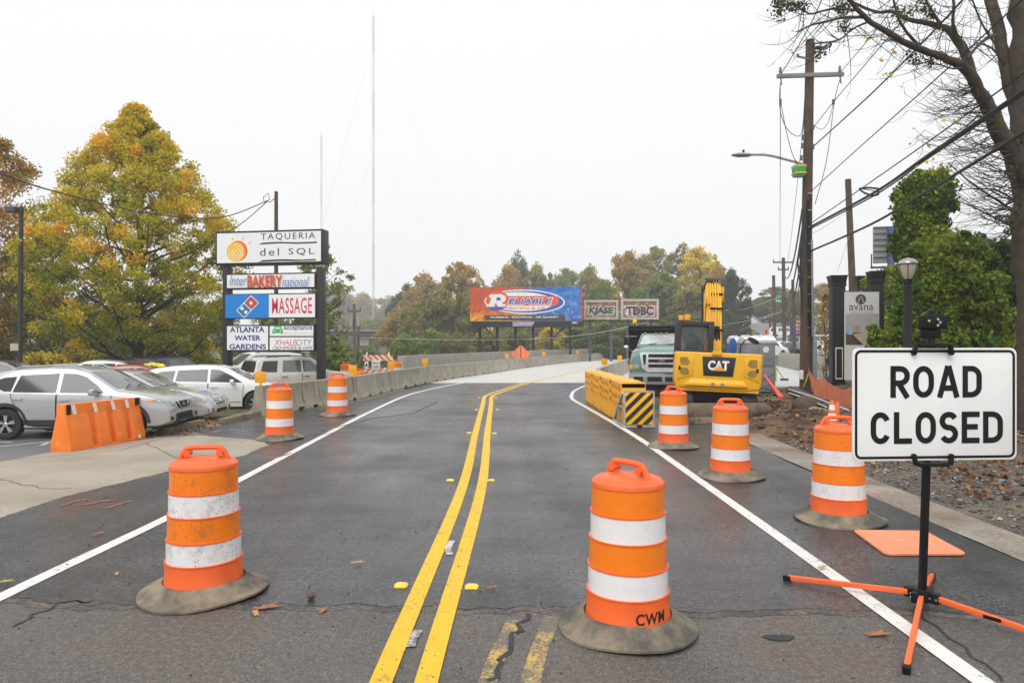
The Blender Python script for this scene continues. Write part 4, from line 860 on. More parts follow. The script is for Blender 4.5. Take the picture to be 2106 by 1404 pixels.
for x in (-.45,-.15,0,.15,.45):
    b=MB(); b.at((x*1.25,1.72,2.155)); b.loft([[(.035*k*cos(a),.06*k*sin(a),z) for a in [2*pi*i/10 for i in range(10)]] for k,z in ((1,0),(1,.02),(.5,.045))]); b.build('marker_lamp',M_amb,r)
b=MB(); b.cyl((-.95,2.4,2.4),(-.95,2.4,2.55),.02); b.build('beacon_stem',M_blk,r); b=MB(); b.cyl((-.95,2.4,2.55),(-.95,2.4,2.7),.085,.075,14); b.build('beacon',M_bc,r,.01)
for s in (-1,1):
    b=MB(); b.box(min(s*1.16,s*1.29),max(s*1.16,s*1.29),.98,1.04,1.62,2.02); m_=b.build('mirror',M_blk,r,.01); 
    b=MB(); b.at((s*1.2,.35,1.66)); b.loft([[(.085*sin(pi*k/8)*cos(a),-.05*cos(pi*k/8)*1.2,.085*sin(pi*k/8)*sin(a)) for a in [2*pi*i/14 for i in range(14)]] for k in range(9)],True,False); b.build('round_mirror',M_chrome,r)
    b=MB(); b.tube([(s*.86,1.5,2.05),(s*1.22,1.02,2.05),(s*1.22,1.02,1.58),(s*.9,1.4,1.5)],.016,6); b.tube([(s*1.2,.38,1.62),(s*1.12,.45,1.3),(s*1.06,.5,1.1)],.013,5); b.build('mirror_arm',M_galv,r)
for y in (.75,4.2,5.4):
    for s in (-1,1): make_wheel(r,s*.9,y,.42,1,(8,.1),.6,.26).rotation_euler=(0,0,R(-90)*s)
# ================================================================ excavator
M_cy=mat('machine_yellow',(.80,.42,.008),.38,var=.06,dirt=(.35,.2,.04),dscale=2.5,damt=.30); M_mesh=mat('vent_mesh',(.30,.19,.035),.7,var=.2); M_rust=mat('rusty_blade_steel',(.20,.15,.10),.75,.15,var=.3,scale=5,dirt=(.09,.06,.04),dscale=2.4,damt=.5,bmp=.3)
r=empty('excavator',(5.15,17.0,0),0,'yellow compact excavator seen from behind with black cab and raised boom','excavator')
up=empty('upper_body',(0,0,0)); up.parent=r; up.rotation_euler=(0,R(2.2),R(-12)); up.location=(-.02,.15,0)
b=MB()
def cw_ring(y,k): return [(-1.06*k,y,1.56),(-1.06*k,y,.90),(-1.03*k,y,.68),(-.62*k,y,.62),(.62*k,y,.62),(1.03*k,y,.68),(1.06*k,y,.90),(1.06*k,y,1.56)]
b.loft([cw_ring(.0,.985),cw_ring(.04,1),cw_ring(.9,1)]); b.box(-1.06,1.06,.9,1.6,.72,1.3); cwt=b.build('counterweight',M_cy,up,.035,3)
b=MB(); b.loft([[(-.80,-.0,.74),(.72,-.0,.74),(.62,-.0,.90),(-.66,-.0,.90)],[(-.82,-.075,.72),(.74,-.075,.72),(.66,-.075,.80),(-.70,-.075,.80)]]); b.box(-.16,.08,-.07,.02,1.50,1.60); b.build('rear_ledge',M_cy,up,.02,2)
b=MB(); b.box(-1.0,1.0,.03,.09,.58,.66); b.build("lower_lip",M_cy,up,.01)
for s,pts in ((-1,[(-1.0,1.50),(-.60,1.46),(-.60,.98),(-1.0,.86)]),(1,[(.62,1.46),(1.0,1.46),(1.0,.86),(.62,1.0)])):
    b=MB(); b.prism(pts,lambda u,v,t_:(u,t_,v),-.022,.0); d=b.build('vent_door',M_cy,up,.008)
    xa,xb=(-.93,-.69) if s<0 else (.70,.93)
    for z0,z1 in ((1.22,1.42),(.98,1.16)):
        cc=.06; q=[(xa+cc,z1),(xb-.0,z1),(xb,z0+(.0 if z0>1.1 else .05)),(xb-cc,z0),(xa+cc,z0),(xa,(z0+z1)/2-.02)] if s>0 else [(xa,z1),(xb-cc,z1),(xb,(z0+z1)/2-.02),(xb-cc,z0),(xa+cc,z0),(xa,z0+.05)]
        MB().prism(q,lambda u,v,t_:(u,t_,v),-.028,-.021).build('vent_grille',M_mesh,d)
    MB().box(s*.94-.025,s*.94+.025,-.034,-.02,1.10,1.20).build('latch',M_blk,d,.004)
b=MB(); b.prism([(-.39,1.46),(.42,1.46),(.36,.98),(-.35,.98)],lambda u,v,t_:(u,t_,v),-.02,.0); lp=b.build('logo_panel',mat('logo_black',(.018,.018,.022),.35),up,.006)
txt('CAT',-.25,.26,1.12,1.37,M_bwp,lp,-.025,.045); flat([[(-.15,1.115),(.21,1.115),(.03,1.235)]],-.028,M_cy,lp,'logo_triangle')
for x in (-.12,.11):
    b=MB(); b.cyl((x,-.09,.775),(x,-.07,.775),.045,n=16); b.build('rear_lamp',M_hl,up)
b=MB(); b.box(-1.04,-.10,.55,.62,1.45,2.30); b.box(-1.04,-.10,1.9,1.97,1.45,2.3); b.box(-1.04,-.97,.62,1.9,1.3,2.3); b.box(-.17,-.10,.62,1.9,1.3,2.3); b.box(-1.05,-.09,.54,1.98,2.28,2.36); 
cabb=MB()
for x0,x1,z0,z1 in ((-1.05,-.91,1.3,2.36),(-.24,-.09,1.3,2.36),(-.91,-.24,2.22,2.36),(-.91,-.24,1.3,1.62)): cabb.box(x0,x1,.5,.6,z0,z1)
cabb.box(-1.05,-.09,.6,1.95,2.26,2.36); cabb.box(-1.05,-.98,.6,.7,1.3,2.26); cabb.box(-1.05,-.98,1.85,1.95,1.3,2.26); cabb.box(-.16,-.09,.6,.7,1.3,2.26); cabb.box(-.16,-.09,1.85,1.95,1.3,2.26); cabb.box(-1.05,-.09,1.85,1.95,1.3,1.5)
cabb.build('cab_frame',mat('cab_black',(.02,.021,.024),.35,var=.15),up,.02,2)
m,t,bb=newmat('clear_cab_glass'); bb.inputs['Base Color'].default_value=(.05,.075,.07,1); bb.inputs['Roughness'].default_value=.04; bb.inputs['Alpha'].default_value=.45; bb.inputs['Specular IOR Level'].default_value=1
MB().prism(rrect(-.90,-.25,1.63,2.21,.07),lambda u,v,t_:(u,t_,v),.54,.55).build('rear_window',m,up)
MB().box(-.90,-.25,1.89,1.90,1.5,2.26).build('front_window',m,up)
b=MB(); b.box(-.78,-.45,.95,1.1,1.45,1.98); b.box(-.70,-.53,.97,1.07,1.98,2.10); b.build('seat',M_blk,up,.05)
b=MB(); b.tube([(-.3,.45,1.58),(-.3,.45,1.72),(-.34,.45,1.78)],.035,8); b.build('exhaust',mat('rust_pipe',(.12,.07,.04),.8),up)
for x,s in ((-.92,.075),(-.76,.09)):
    b=MB(); b.cyl((x,.75,2.36),(x,.75,2.38),s*1.05,n=14); bs=b.build('beacon_base',M_blk,up); b=MB(); b.cyl((x,.75,2.38),(x,.75,2.38+s*1.7),s,s*.85,14); b.build('beacon',M_bc,up,.01)
bw=.21; prof=spline([(-.1,1.2,1.1),(-.1,1.45,2.0),(-.1,1.75,2.75),(-.1,2.3,3.36)],5)
def boomring(p,t,h): n=V((0,-t.z,t.y)); return [tuple(p+V((-bw+.06,0,0))-n*0+n*h*-.5),tuple(p+V((bw+.06,0,0))-n*h*.5),tuple(p+V((bw+.06,0,0))+n*h*.5),tuple(p+V((-bw+.06,0,0))+n*h*.5)]
rr_=[]
for i,p in enumerate(prof):
    t=(prof[min(i+1,len(prof)-1)]-prof[max(i-1,0)]).normalized(); rr_.append(boomring(p,t,.30))
b=MB(); b.loft(rr_); b.build('boom',M_cy,up,.015,2)
for k,x in enumerate((-.10,-.03,.04,.11,.18)):
    pts=[]
    for i,p in enumerate(prof[6:]):
        j=i+6; t=(prof[min(j+1,len(prof)-1)]-prof[max(j-1,0)]).normalized(); n=V((0,-t.z,t.y)); pts.append(p+n*(.19+.012*(k%2))+V((x,0,0)))
    MB().tube(pts,.021,8).build('hydraulic_pipe',M_cy,up)
    MB().tube([pts[0]+V((0,0,.04)),pts[0]+V((.015,-.05,-.2)),pts[0]+V((.04+.02*(k-2),.0,-.55))],.034,7).build('hose',M_blk,up)
    MB().tube([pts[-1],pts[-1]+V((.0,.02,.1)),pts[-1]+V((.02*(k-2),.25,.16))],.022,7).build('hose',M_blk,up)
for z in (2.1,2.65,3.05):
    q=[p for p in prof if p.z>=z][0]; b=MB(); b.box(-.15,.21,q.y-.27,q.y-.235,q.z-.03,q.z+.03); b.build('pipe_clamp',M_blk,up,.004)
b=MB(); b.tube([p+V((-.235,-.08,.02)) for p in prof[5:]]+[prof[-1]+V((-.2,.2,.1))],.024,7); b.build('hose',M_blk,up)
b=MB(); b.tube(spline([prof[-1]+V((-.2,-.1,-.1)),prof[-1]+V((-.12,-.12,.16)),prof[-1]+V((.05,.05,.17)),prof[-1]+V((.1,.3,.1))],4),.022,7); b.build('hose',M_blk,up)
q=prof[9]; b=MB(); b.box(-.285,-.10,q.y-.12,q.y-.1+.1,q.z+.25,q.z+.32); b.box(-.30,-.27,q.y-.25,q.y+.3,q.z-.5,q.z+.55); b.build('boom_plate',M_cy,up,.01)
b=MB(); b.box(-.14,-.07,2.0,2.35,2.75,3.25); b.box(.19,.27,2.2,2.6,3.0,3.4); b.cyl((-.2,2.15,2.7),(.0,2.15,2.7),.06,n=12); b.build('boom_bracket',M_cy,up,.012)
b=MB(); b.loft([[(-.13,2.4,3.30),(.22,2.4,3.30),(.22,2.7,3.28),(-.13,2.7,3.28)],[(-.10,2.75,2.2),(.2,2.75,2.2),(.2,3.05,2.2),(-.10,3.05,2.2)],[(-.08,3.0,.9),(.18,3.0,.9),(.18,3.2,.9),(-.08,3.2,.9)]]); b.build('stick',M_cy,up,.02)
b=MB(); b.loft([[(-.35,3.0,.9),(.45,3.0,.9),(.45,3.3,.9),(-.35,3.3,.9)],[(-.4,2.8,.35),(.5,2.8,.35),(.5,3.5,.45),(-.4,3.5,.45)],[(-.4,3.0,.06),(.5,3.0,.06),(.5,3.35,.06),(-.4,3.35,.06)]]); b.build('bucket',M_rust,up,.02)
b=MB(); b.tube([(.62,.9,1.5),(.62,.9,1.75),(.72,.85,1.92),(.85,.8,1.94)],.016,6); b.build('mirror_arm',M_blk,up)
b=MB(); b.at((.92,.8,1.90),0,R(70),R(25)); b.loft([[(.16*k*cos(a),.07*k*sin(a),z) for a in [2*pi*i/18 for i in range(18)]] for k,z in ((.9,0),(1,.012),(.8,.03))]); b.build('mirror',M_blk,up)
b=MB(); b.box(-.5,.5,.5,1.6,.25,.60); b.cyl((0,1.0,.5),(0,1.0,.74),.45,n=24); b.build('undercarriage',M_blk,r,.03)
for s in (-1,1):
    b=MB(); pts=[(y,z) for y,z in [(0.05,.27)]+[(.27+.24*cos(R(a)),.28+.24*sin(R(a))) for a in range(180,80,-20)]+[(1.9+.24*cos(R(a)),.28+.24*sin(R(a))) for a in range(90,-100,-20)]+[(.27+.24*cos(R(a)),.28+.24*sin(R(a))) for a in range(270,185,-20)]]
    b.prism(pts,lambda u,v,t_:(t_,u,v),min(s*.62,s*1.0),max(s*.62,s*1.0)); trk=b.build('track',mat('rubber_track',(.02,.019,.018),.8,var=.4,dirt=(.09,.07,.05),damt=.45),r,.02)
bl=empty('dozer_blade',(-.34,-1.72,0)); bl.parent=r; bl.rotation_euler=(0,0,R(2))
MB().loft([[(-.94,y,z),(.94,y,z),(.94,y+.05,z),(-.94,y+.05,z)] for y,z in ((.04,.14),(-.0,.28),(.04,.46))]).build('blade_plate',M_rust,bl,.01)
MB().box(-.94,.94,-.0,.03,.01,.15).build('cutting_edge',mat('worn_edge',(.25,.20,.15),.7,.1,var=.25,dirt=(.1,.07,.05)),bl,.004)
b=MB()
for x in (-.4,.35): b.bar((x,.05,.3),(x,1.9,.3),.1,.14)
b.build('blade_arm',M_blk,bl)
for x in (-.75,-.62,-.3,-.17,.17,.30,.62,.75): MB().cyl((x,-.012,.08),(x,.0,.08),.018,n=8).build('edge_bolt',M_blk,bl)
# ================================================================ portable toilets
M_pg=mat('toilet_grey',(.22,.23,.25),.5,var=.1); M_pw=mat('toilet_roof_white',(.78,.78,.77),.45); M_pb=mat('toilet_blue',(.03,.11,.38),.45)
def toilet(loc,rz,label,blue):
    r=empty('portable_toilet',loc,rz,label,'portable toilet','portable toilets behind the excavator'); b=MB()
    b.box(-.51,.51,0,1.0,.08,1.80); 
    for x0,x1 in ((-.49,-.03),(.03,.49)):
        for z0,z1 in ((1.0,1.68),(.2,.9)): b.box(x0+.04,x1-.04,-.02,.0,z0,z1)
    for z in (.32,.6): b.bar((-.05,-.025,z),(.44,-.025,z-.18),.03); b.bar((-.05,-.025,z-.1),(.44,-.025,z+.12),.03)
    b.build('cabin',M_pg if not blue else M_pg,r,.012)
    b=MB(); b.box(-.55,.55,-.03,1.03,0,.08); b.build('skid_base',M_blk,r,.01)
    b=MB(); b.loft([[(x,y0,1.80),(x,y0-.02,1.92),(x,.25,2.06),(x,.75,2.06),(x,1.04,1.92),(x,1.02,1.80)] for x,y0 in ((-.55,-.02),(.55,-.02))]); b.box(-.50,-.3,.2,.8,2.05,2.10); b.box(-.05,.15,.2,.8,2.05,2.10); b.box(.3,.48,.2,.8,2.04,2.09); b.build('roof',M_pw,r,.035,3)
    b=MB(); b.box(-.56,-.51,.06,.94,.12,1.75); d=b.build('door',M_pb if blue else M_pg,r,.02)
    if blue: b=MB(); b.at((-.53,-.02,1.72)); b.loft([[(.14*k*cos(a),z,.3*k*sin(a)) for a in [2*pi*i/16 for i in range(16)]] for k,z in ((1,0),(1,-.03))]); b.build('blue_panel',M_pb,r,.01)
    b=MB(); b.cyl((.18,-.03,1.58),(.18,-.0,1.58),.11,n=18); b.build('round_label',M_pw,r)
toilet((8.85,24.3,0),R(-4),'grey portable toilet with a white ribbed roof beside the utility pole',False)
toilet((8.95,26.0,0),R(-6),'portable toilet with blue door half hidden behind the other toilet',True)
# ================================================================ loose work things on the dirt
tag(MB().tube([P(1627,803,22.4),P(1680,826,19.5),P(1700,833,18.4)],.155,16).build('drain_pipe',mat('black_pipe',(.035,.036,.038),.5,var=.3)),'black plastic drain pipe lying on the dirt before the orange mesh','pipe')
tag(MB().tube([P(1700,835,18.3),P(1745,852,16.4),P(1800,872,14.5)],.14,16).build('drain_pipe',mat('dark_pipe',(.05,.052,.055),.55,var=.3)),'second dark pipe continuing behind the small orange cone','pipe')
tag(MB().tube([P(1674,851,16.6),P(1740,868,14.9),P(1762,876,14.2)],.19,18).build('drain_pipe',mat('clay_pipe',(.24,.22,.18),.8,var=.15,bmp=.2)),'pale clay coloured pipe beside the small orange cone','pipe')
for a,b_,l in (((1622,808,21),(1745,852,15.9),'white plastic conduit across the black drain pipe'),((1622,816,20.6),(1700,845,17.2),'white conduit lying left of the pipes')):
    tag(MB().tube([P(*a)+V((0,0,.12)),(P(*a)+P(*b_))/2+V((0,0,.14)),P(*b_)+V((0,0,.1))],.016,6).build('conduit',M_bwp),l,'conduit')
b=MB(); b.at(tuple(P(1655,838,17.6)+V((0,0,.06)))); rg=random.Random(5)
b.loft([[((.27*sin(pi*k/10)*(1+.12*noise.noise(V((cos(a)*2,sin(a)*2,k*.5)))))*cos(a)*1.15,.27*sin(pi*k/10)*sin(a),-.25*cos(pi*k/10)) for a in [2*pi*i/18 for i in range(18)]] for k in range(11)],True,False)
tag(b.build('burlap_sack',mat('burlap',(.11,.08,.05),.95,var=.4,scale=9,bmp=.5)),'round brown earthy sack at the end of the clay pipe','sack')
A=P(1572,772,20.5); B=P(1606,816,19.6); b=MB(); b.loft([[tuple(A+(B-A)*f+V((u*w,0,v_*.03))) for u,v_ in ((-1,-1),(1,-1),(1,1),(-1,1))] for f,w in ((0,.02),(.5,.035),(.8,.055),(1,.07))]); tag(b.build('marker_blade',mat('orange_blade',(.85,.12,.05),.5)),'long orange blade leaning against the grey toilet','marker blade')
r=empty('push_broom',tuple(P(1613,781,27.4)),0,'blue push broom lying on the concrete sidewalk','broom')
MB().box(-.16,.16,-.04,.04,-.03,.06).build('brush_head',mat('broom_blue',(.03,.12,.32),.6),r,.01); MB().tube([(-.02,0,.04),(-.33,.1,.55)],.014,6).build('handle',mat('broom_handle',(.25,.17,.1),.6),r)
tag(MB().at(tuple(P(1595,781,27.0))).box(-.05,.03,-.05,.05,-.05,.48).build('yellow_stand',mat('stand_yellow',(.7,.55,.03),.5),None,.02),'small yellow stand between the toilet and the blue broom','stand')
for k,(px,py,Y,col,l) in enumerate(((1575,815,20.6,(.03,.03,.032),'crumpled black plastic sheet by the toilet base'),(1590,826,19.4,(.2,.16,.03),'muddy yellow rag on the dirt'),(1600,808,21.5,(.02,.16,.4),'small blue jug by the pipe end'))):
    b=MB(); q=P(px,py,Y); b.at((q.x,q.y,max(.05,q.z))); rg=random.Random(k)
    if k<2: b.grid(lambda u,v:((u-.5)*(.8 if k==0 else .45),(v-.5)*.5,.10*noise.noise(V((u*5,v*5,k*3.)))+.06),10,8); o=b.build('plastic_sheet' if k==0 else 'rag',mat('scrap%d'%k,col,.5 if k==0 else .9)); sol=o.modifiers.new('s','SOLIDIFY'); sol.thickness=.01
    else: b.at((q.x,q.y,.1)); b.lathe([(.001,0),(.07,0),(.075,.02),(.075,.2),(.03,.26),(.03,.3),(.001,.3)],14); o=b.build('jug',mat('scrap2',col,.4))
    tag(o,l,'jug' if k==2 else 'scrap')
for k in range(3):
    q=P(1548+k*4,822+k*9,18.2-.4*k); b=MB(); b.at((q.x,q.y,.08),R(4+3*k)); b.box(-.5,.35,-.12,.12,0,.1)
    tag(b.build('timber_mat',mat('grey_timber',(.19,.165,.13),.9,var=.25,scale=5),None,.012),['upper grey timber beside the excavator track','middle grey timber beside the excavator track','lower grey timber behind the right end of the blade'][k],'timber','grey timbers beside the track')
# orange safety mesh with its stakes
m,t,b_=newmat('orange_mesh'); b_.inputs['Base Color'].default_value=(.9,.17,.06,1); b_.inputs['Roughness'].default_value=.6
c=nd(t,'ShaderNodeUVMap'); c=nd(t,'ShaderNodeTexCoord').outputs['Object']; ch=nd(t,'ShaderNodeTexVoronoi'); ch.inputs['Scale'].default_value=28; t.links.new(c,ch.inputs['Vector'])
t.links.new(ramp(t,ch.outputs['Distance'],[(.15,.85),(.3,1)]),b_.inputs['Alpha']); t.links.new(ramp(t,noi(t,c,4,4),[(.3,(.98,.24,.10)),(.7,(1,.42,.24))]),b_.inputs['Base Color'])
bsdf_=t.nodes['Principled BSDF']; tl_=nd(t,'ShaderNodeBsdfTranslucent'); tl_.inputs[0].default_value=(1,.28,.12,1); ms_=nd(t,'ShaderNodeMixShader'); ms_.inputs[0].default_value=.35; t.links.new(bsdf_.outputs[0],ms_.inputs[1]); t.links.new(tl_.outputs[0],ms_.inputs[2]); t.links.new(ms_.outputs[0],t.nodes['Material Output'].inputs[0])
root=empty('safety_mesh',(9.5,21.8,0),0,'sagging orange plastic safety mesh between thin stakes','safety fence'); O=V((9.5,21.8,0))
tp=spline([P(1661,752,22.0),P(1668,768,21.8),P(1678,779,21.4),P(1692,777,20.8),P(1702,783,20.3),P(1718,795,19.6),P(1732,801,19),P(1750,795,18.4)],6); bt=spline([P(1671,812,22),P(1675,820,21.6),P(1684,822,21.3),P(1693,829,20.7),P(1706,838,20.2),P(1720,846,19.6),P(1734,850,19),P(1752,848,18.4)],6)
b=MB(); n=len(tp); b.grid(lambda u,v: tuple(tp[min(n-1,int(round(u*(n-1))))]*(1-v)+bt[min(n-1,int(round(u*(n-1))))]*v-O+V((0,.09*noise.noise(V((u*9,v*3,1))),.05*noise.noise(V((u*8,v*4,7)))))),n-1,10); b.build('mesh_sheet',m,root)
for a,c_ in (((1664,748,22.0),(1672,822,22.0)),((1694,756,20.75),(1697,822,20.75)),((1672,795,21.7),(1672,824,21.7))): MB().tube([P(*a)-O,P(*c_)-O],.016,6).build('stake',mat('rust_stake',(.1,.06,.04),.8),root)
tag(MB().tube([P(1663,768,22.2),P(1657,785,22.3),P(1650,802,22.6),P(1645,812,22.8)],.02,6).build('yellow_strap',mat('strap_yellow',(.75,.62,.02),.6)),'yellow strap hanging from the mesh beside the utility pole','strap')
# ================================================================ tenant sign on two posts
M_frame=mat('dark_bronze_frame',(.022,.020,.022),.45,var=.12,spec=.35); M_lexan=mat('sign_white',(.80,.80,.81),.35,var=.03)
SL=V((-10.71,24.65)); SU=V((.9874,-.158)); 
def uv(px,py):
    k=(px-CX)/F; u=(SL.y*k-SL.x)/(SU.x-SU.y*k); return u,CH-(py-HY)*(SL.y+u*SU.y)/F
r=empty('tenant_sign',(SL.x,SL.y,0),atan2(SU.y,SU.x),'tall tenant sign with stacked white panels on two dark posts','sign')
def quad_px(x0,y0,x1,y1): a=uv(x0,y1); c=uv(x1,y0); return a[0],c[0],a[1],c[1]
def cabinet(x0,y0,x1,y1,d0,d1,fr,nm):
    u0,u1,v0,v1=quad_px(x0,y0,x1,y1); b=MB(); b.box(u0,u1,d0,d1,v0,v1); o=b.build(nm,M_frame,r,.012)
    MB().box(u0+fr,u1-fr,d0-.012,d0+.01,v0+fr,v1-fr).build('panel_face',M_lexan,o); return o
M_k=mat('letter_black',(.02,.02,.022),.5); M_b=mat('letter_navy',(.008,.035,.25),.5); M_rd=mat('letter_red',(.62,.015,.03),.5); M_or=mat('letter_orange_red',(.62,.07,.015),.5); M_bl=mat('letter_blue',(.06,.22,.5),.5); M_sun=mat('sun_gold',(.85,.48,.02),.5); M_suno=mat('sun_orange',(.85,.14,.02),.5); M_gn=mat('logo_green',(.05,.42,.12),.5); M_sky=mat('panel_blue',(.0,.20,.62),.4,var=.03); M_lgr=mat('pale_letter',(.35,.5,.4),.5)
def T(s,x0,y0,x1,y1,m,p,d=-.016,**k): u0,u1,v0,v1=quad_px(x0,y0,x1,y1); return txt(s,u0,u1,v0,v1,m,p,d,**k)
def PX(pts): return [uv(*p) for p in pts]
o=cabinet(443,470.5,664,545.5,0,.5,.07,'top_cabinet')
def el(cx,cy,a,b,n=36,a0=0,a1=360): return [(cx+a*cos(R(a0+(a1-a0)*k/n)),cy-b*sin(R(a0+(a1-a0)*k/n))) for k in range(n+(0 if a1-a0==360 else 1))]
flat([PX(el(490,516,19.5,21))],-.016,M_suno,o,'logo_shadow'); flat([PX(el(485.5,518,18.5,20))],-.019,M_sun,o,'logo_sun')
for rr,(ox,oy) in ((14.5,(0,1)),(9.5,(1,2)),(5,(1,2))):
    flat([PX(q) for q in stroke(el(485.5+ox,518+oy,rr,rr*1.05,24,20+rr*9,330+rr*9),1.1)],-.0215,M_lexan,o,'logo_swirl')
flat([PX([(497,493),(503,485),(501,492)]),PX([(510,500),(518,496),(514,502)]),PX([(476,494),(479,488),(480,495)])],-.016,M_sun,o,'logo_rays')
T('TAQUERIA',537,477.5,648.5,495.5,M_k,o,sp=1.25); T('del',535,510,574,526.5,M_k,o,sp=1.3); T('SQL',594,509.5,646.5,526,M_k,o,sp=1.35)
flat([PX([(532,503),(541,499),(575,497.5),(612,498.5),(652,497),(652,500),(610,501.5),(575,500.5)]),PX([(532,539),(541,535),(580,533),(620,534),(650,532.5),(650,535.5),(610,537),(575,537)])],-.016,M_k,o,'brush_lines')
o=cabinet(463,559.5,648,595,.05,.35,.05,'bakery_cabinet')
T('Inter',472,566,508,587,M_bl,o,shear=.35,bold=-.005); T('BAKERY',509,565,581,592,M_or,o,bold=.03); T('national',580,568,636,590,M_bl,o,shear=.35,bold=-.005)
o=cabinet(461,602,649.5,655.5,.03,.35,.04,'massage_cabinet')
u0,u1,v0,v1=quad_px(463,605,552.5,654); MB().box(u0,u1,.012,.017,v0,v1).build('blue_panel',M_sky,o)
cx,cy=509,630.5; ux,uy=.69,-.72; wx,wy=.72,.69
def dm(a0,a1,b0,b1): return [(cx+ux*a+wx*b,cy+uy*a+wy*b) for a,b in rrect(a0,a1,b0,b1,2.2,3)]
flat([PX(dm(-22,22,-11.5,11.5))],.006,M_lexan,o,'domino_border'); flat([PX(dm(.8,20.5,-10,10))],.003,mat('domino_red',(.50,.05,.06),.5),o,'domino_red'); flat([PX(dm(-20.5,-.8,-10,10))],.003,mat('domino_blue',(.0,.19,.36),.5),o,'domino_blue')
for a,b_ in ((10.5,0),(-10.5,-5.5),(-10.5,5.5)): flat([PX(el(cx+ux*a+wx*b_,cy+uy*a+wy*b_,3.4,3.5,16))],.0,M_lexan,o,'domino_dot')
T('MASSAGE',559,611.5,641,645,M_rd,o,d=.014,bold=.008,sp=1.10)
o=cabinet(463,667,646,722,.05,.35,.05,'lower_cabinet')
u0,u1,v0,v1=quad_px(550.5,668,553.5,721.5); MB().box(u0,u1,.03,.05,v0,v1).build('divider',M_frame,o)
u0,u1,v0,v1=quad_px(552,690.5,645,693); MB().box(u0,u1,.03,.05,v0,v1).build('divider',M_frame,o)
T('ATLANTA',471.5,671.5,543,683.5,M_b,o,d=.034,bold=.03); T('WATER',481,689.5,535,700,M_b,o,d=.034,bold=.03); T('GARDENS',470.5,707,546,718,M_b,o,d=.034,bold=.03)
T('acceptance',583,669.5,641,681,M_b,o,d=.034,bold=.012); T('auto insurance',583,683,641,686.5,M_lgr,o,d=.034,sp=1.3)
flat([PX([(559,685),(559,678),(562,676),(564,670.5),(577,670.5),(579,676),(581,678),(581,685),(577,687),(577,684.5),(563,684.5),(563,687)])],.034,M_gn,o,'car_logo'); flat([PX([(566,673),(575,673),(576.5,676),(564.5,676)]),PX(el(563,680,1.5,1.2,10)),PX(el(577,680,1.5,1.2,10))],.031,M_lexan,o,'car_logo_detail')
T('XHALE',563.5,698.5,609,709.5,M_rd,o,d=.034,shear=.15,bold=-.005); T('CITY',608,698.5,640,709.5,M_k,o,d=.034,shear=.15,bold=-.012); T('CBD•SMOKE & VAPE',559.5,711.5,642,718.5,M_k,o,d=.034,shear=.15,bold=-.005)
for x0,x1 in ((455,467.5),(648.5,661.5)):
    u0,u1,v0,v1=quad_px(x0,548,x1,700); MB().box(u0,u1,.08,.36,-.35,v1).build('post',M_frame,r,.01)
# ================================================================ billboards
def boardmat():
    m,t,b=newmat('advert_print'); c=coords(t); s=nd(t,'ShaderNodeSeparateXYZ'); t.links.new(c,s.inputs[0])
    fx=nd(t,'ShaderNodeMath',operation='MULTIPLY'); fx.inputs[1].default_value=1/10.9; t.links.new(s.outputs['X'],fx.inputs[0]); fz=nd(t,'ShaderNodeMath',operation='MULTIPLY'); fz.inputs[1].default_value=1/3.3; t.links.new(s.outputs['Z'],fz.inputs[0])
    n1=noi(t,c,1.1,7,.62); w=nd(t,'ShaderNodeMath',operation='MULTIPLY_ADD'); t.links.new(n1,w.inputs[0]); w.inputs[1].default_value=.9; t.links.new(fz.outputs[0],w.inputs[2])
    fire=ramp(t,w.outputs[0],[(.35,(.85,.55,.03)),(.55,(.85,.32,.01)),(.75,(.65,.10,.01)),(1,(.55,.07,.02))]); fire=mixc(t,ramp(t,noi(t,c,2.6,8,.7),[(.5,0),(.68,.8)]),fire,(.14,.04,.02))
    blue=ramp(t,noi(t,c,1.4,6,.65),[(.3,(.004,.04,.2)),(.5,(.008,.13,.48)),(.68,(.05,.3,.65))]); sp=ramp(t,noi(t,c,4,6,.7),[(.56,0),(.66,.9)]); dr=nd(t,'ShaderNodeMath',operation='SUBTRACT'); dr.inputs[0].default_value=1.05; t.links.new(fz.outputs[0],dr.inputs[1])
    sm=mixc(t,1,sp,dr.outputs[0],'MULTIPLY'); blue=mixc(t,sm,blue,(.75,.8,.85))
    a=nd(t,'ShaderNodeMath',operation='MULTIPLY_ADD'); t.links.new(noi(t,c,.9,5),a.inputs[0]); a.inputs[1].default_value=.35; t.links.new(fx.outputs[0],a.inputs[2])
    k=mixc(t,ramp(t,a.outputs[0],[(.62,0),(.76,1)]),fire,blue); t.links.new(k,b.inputs['Base Color']); b.inputs['Roughness'].default_value=.5; return m
W_,H_=10.9,3.32
r=empty('billboard',(-4.12,67.2,0),R(-4),'large billboard with a flame and water advert for heating and air','billboard'); z0=4.0
b=MB(); b.box(0,W_,.0,.35,z0,z0+H_); b.build('frame',M_blk,r)
face=MB().box(.0,W_,-.03,-.0,0,H_).build('poster',boardmat(),r); face.location=(0,0,z0)
MB().box(W_-.06,W_+.09,-.06,.0,0,H_).build('red_edge',mat('edge_red',(.5,.03,.03),.5),face)
def q(cx_,cy_): return ((cx_-50)/1960*W_, (1-((cy_-150+(cx_-50)/1960*45-(0))/600 if False else (cy_-(150-45*(cx_-50)/1960))/ (595+15*(cx_-50)/1960)))*H_)
M_adb=mat('ad_blue',(.01,.09,.40),.5); M_adw=mat('ad_white',(.80,.79,.78),.5); M_adr=mat('ad_red',(.75,.09,.015),.5); M_add=mat('ad_dark',(.045,.04,.04),.5)
def E(cx_,cy_,a,b_,n=48): return [q(cx_+a*cos(2*pi*k/n),cy_+b_*sin(2*pi*k/n)) for k in range(n)]
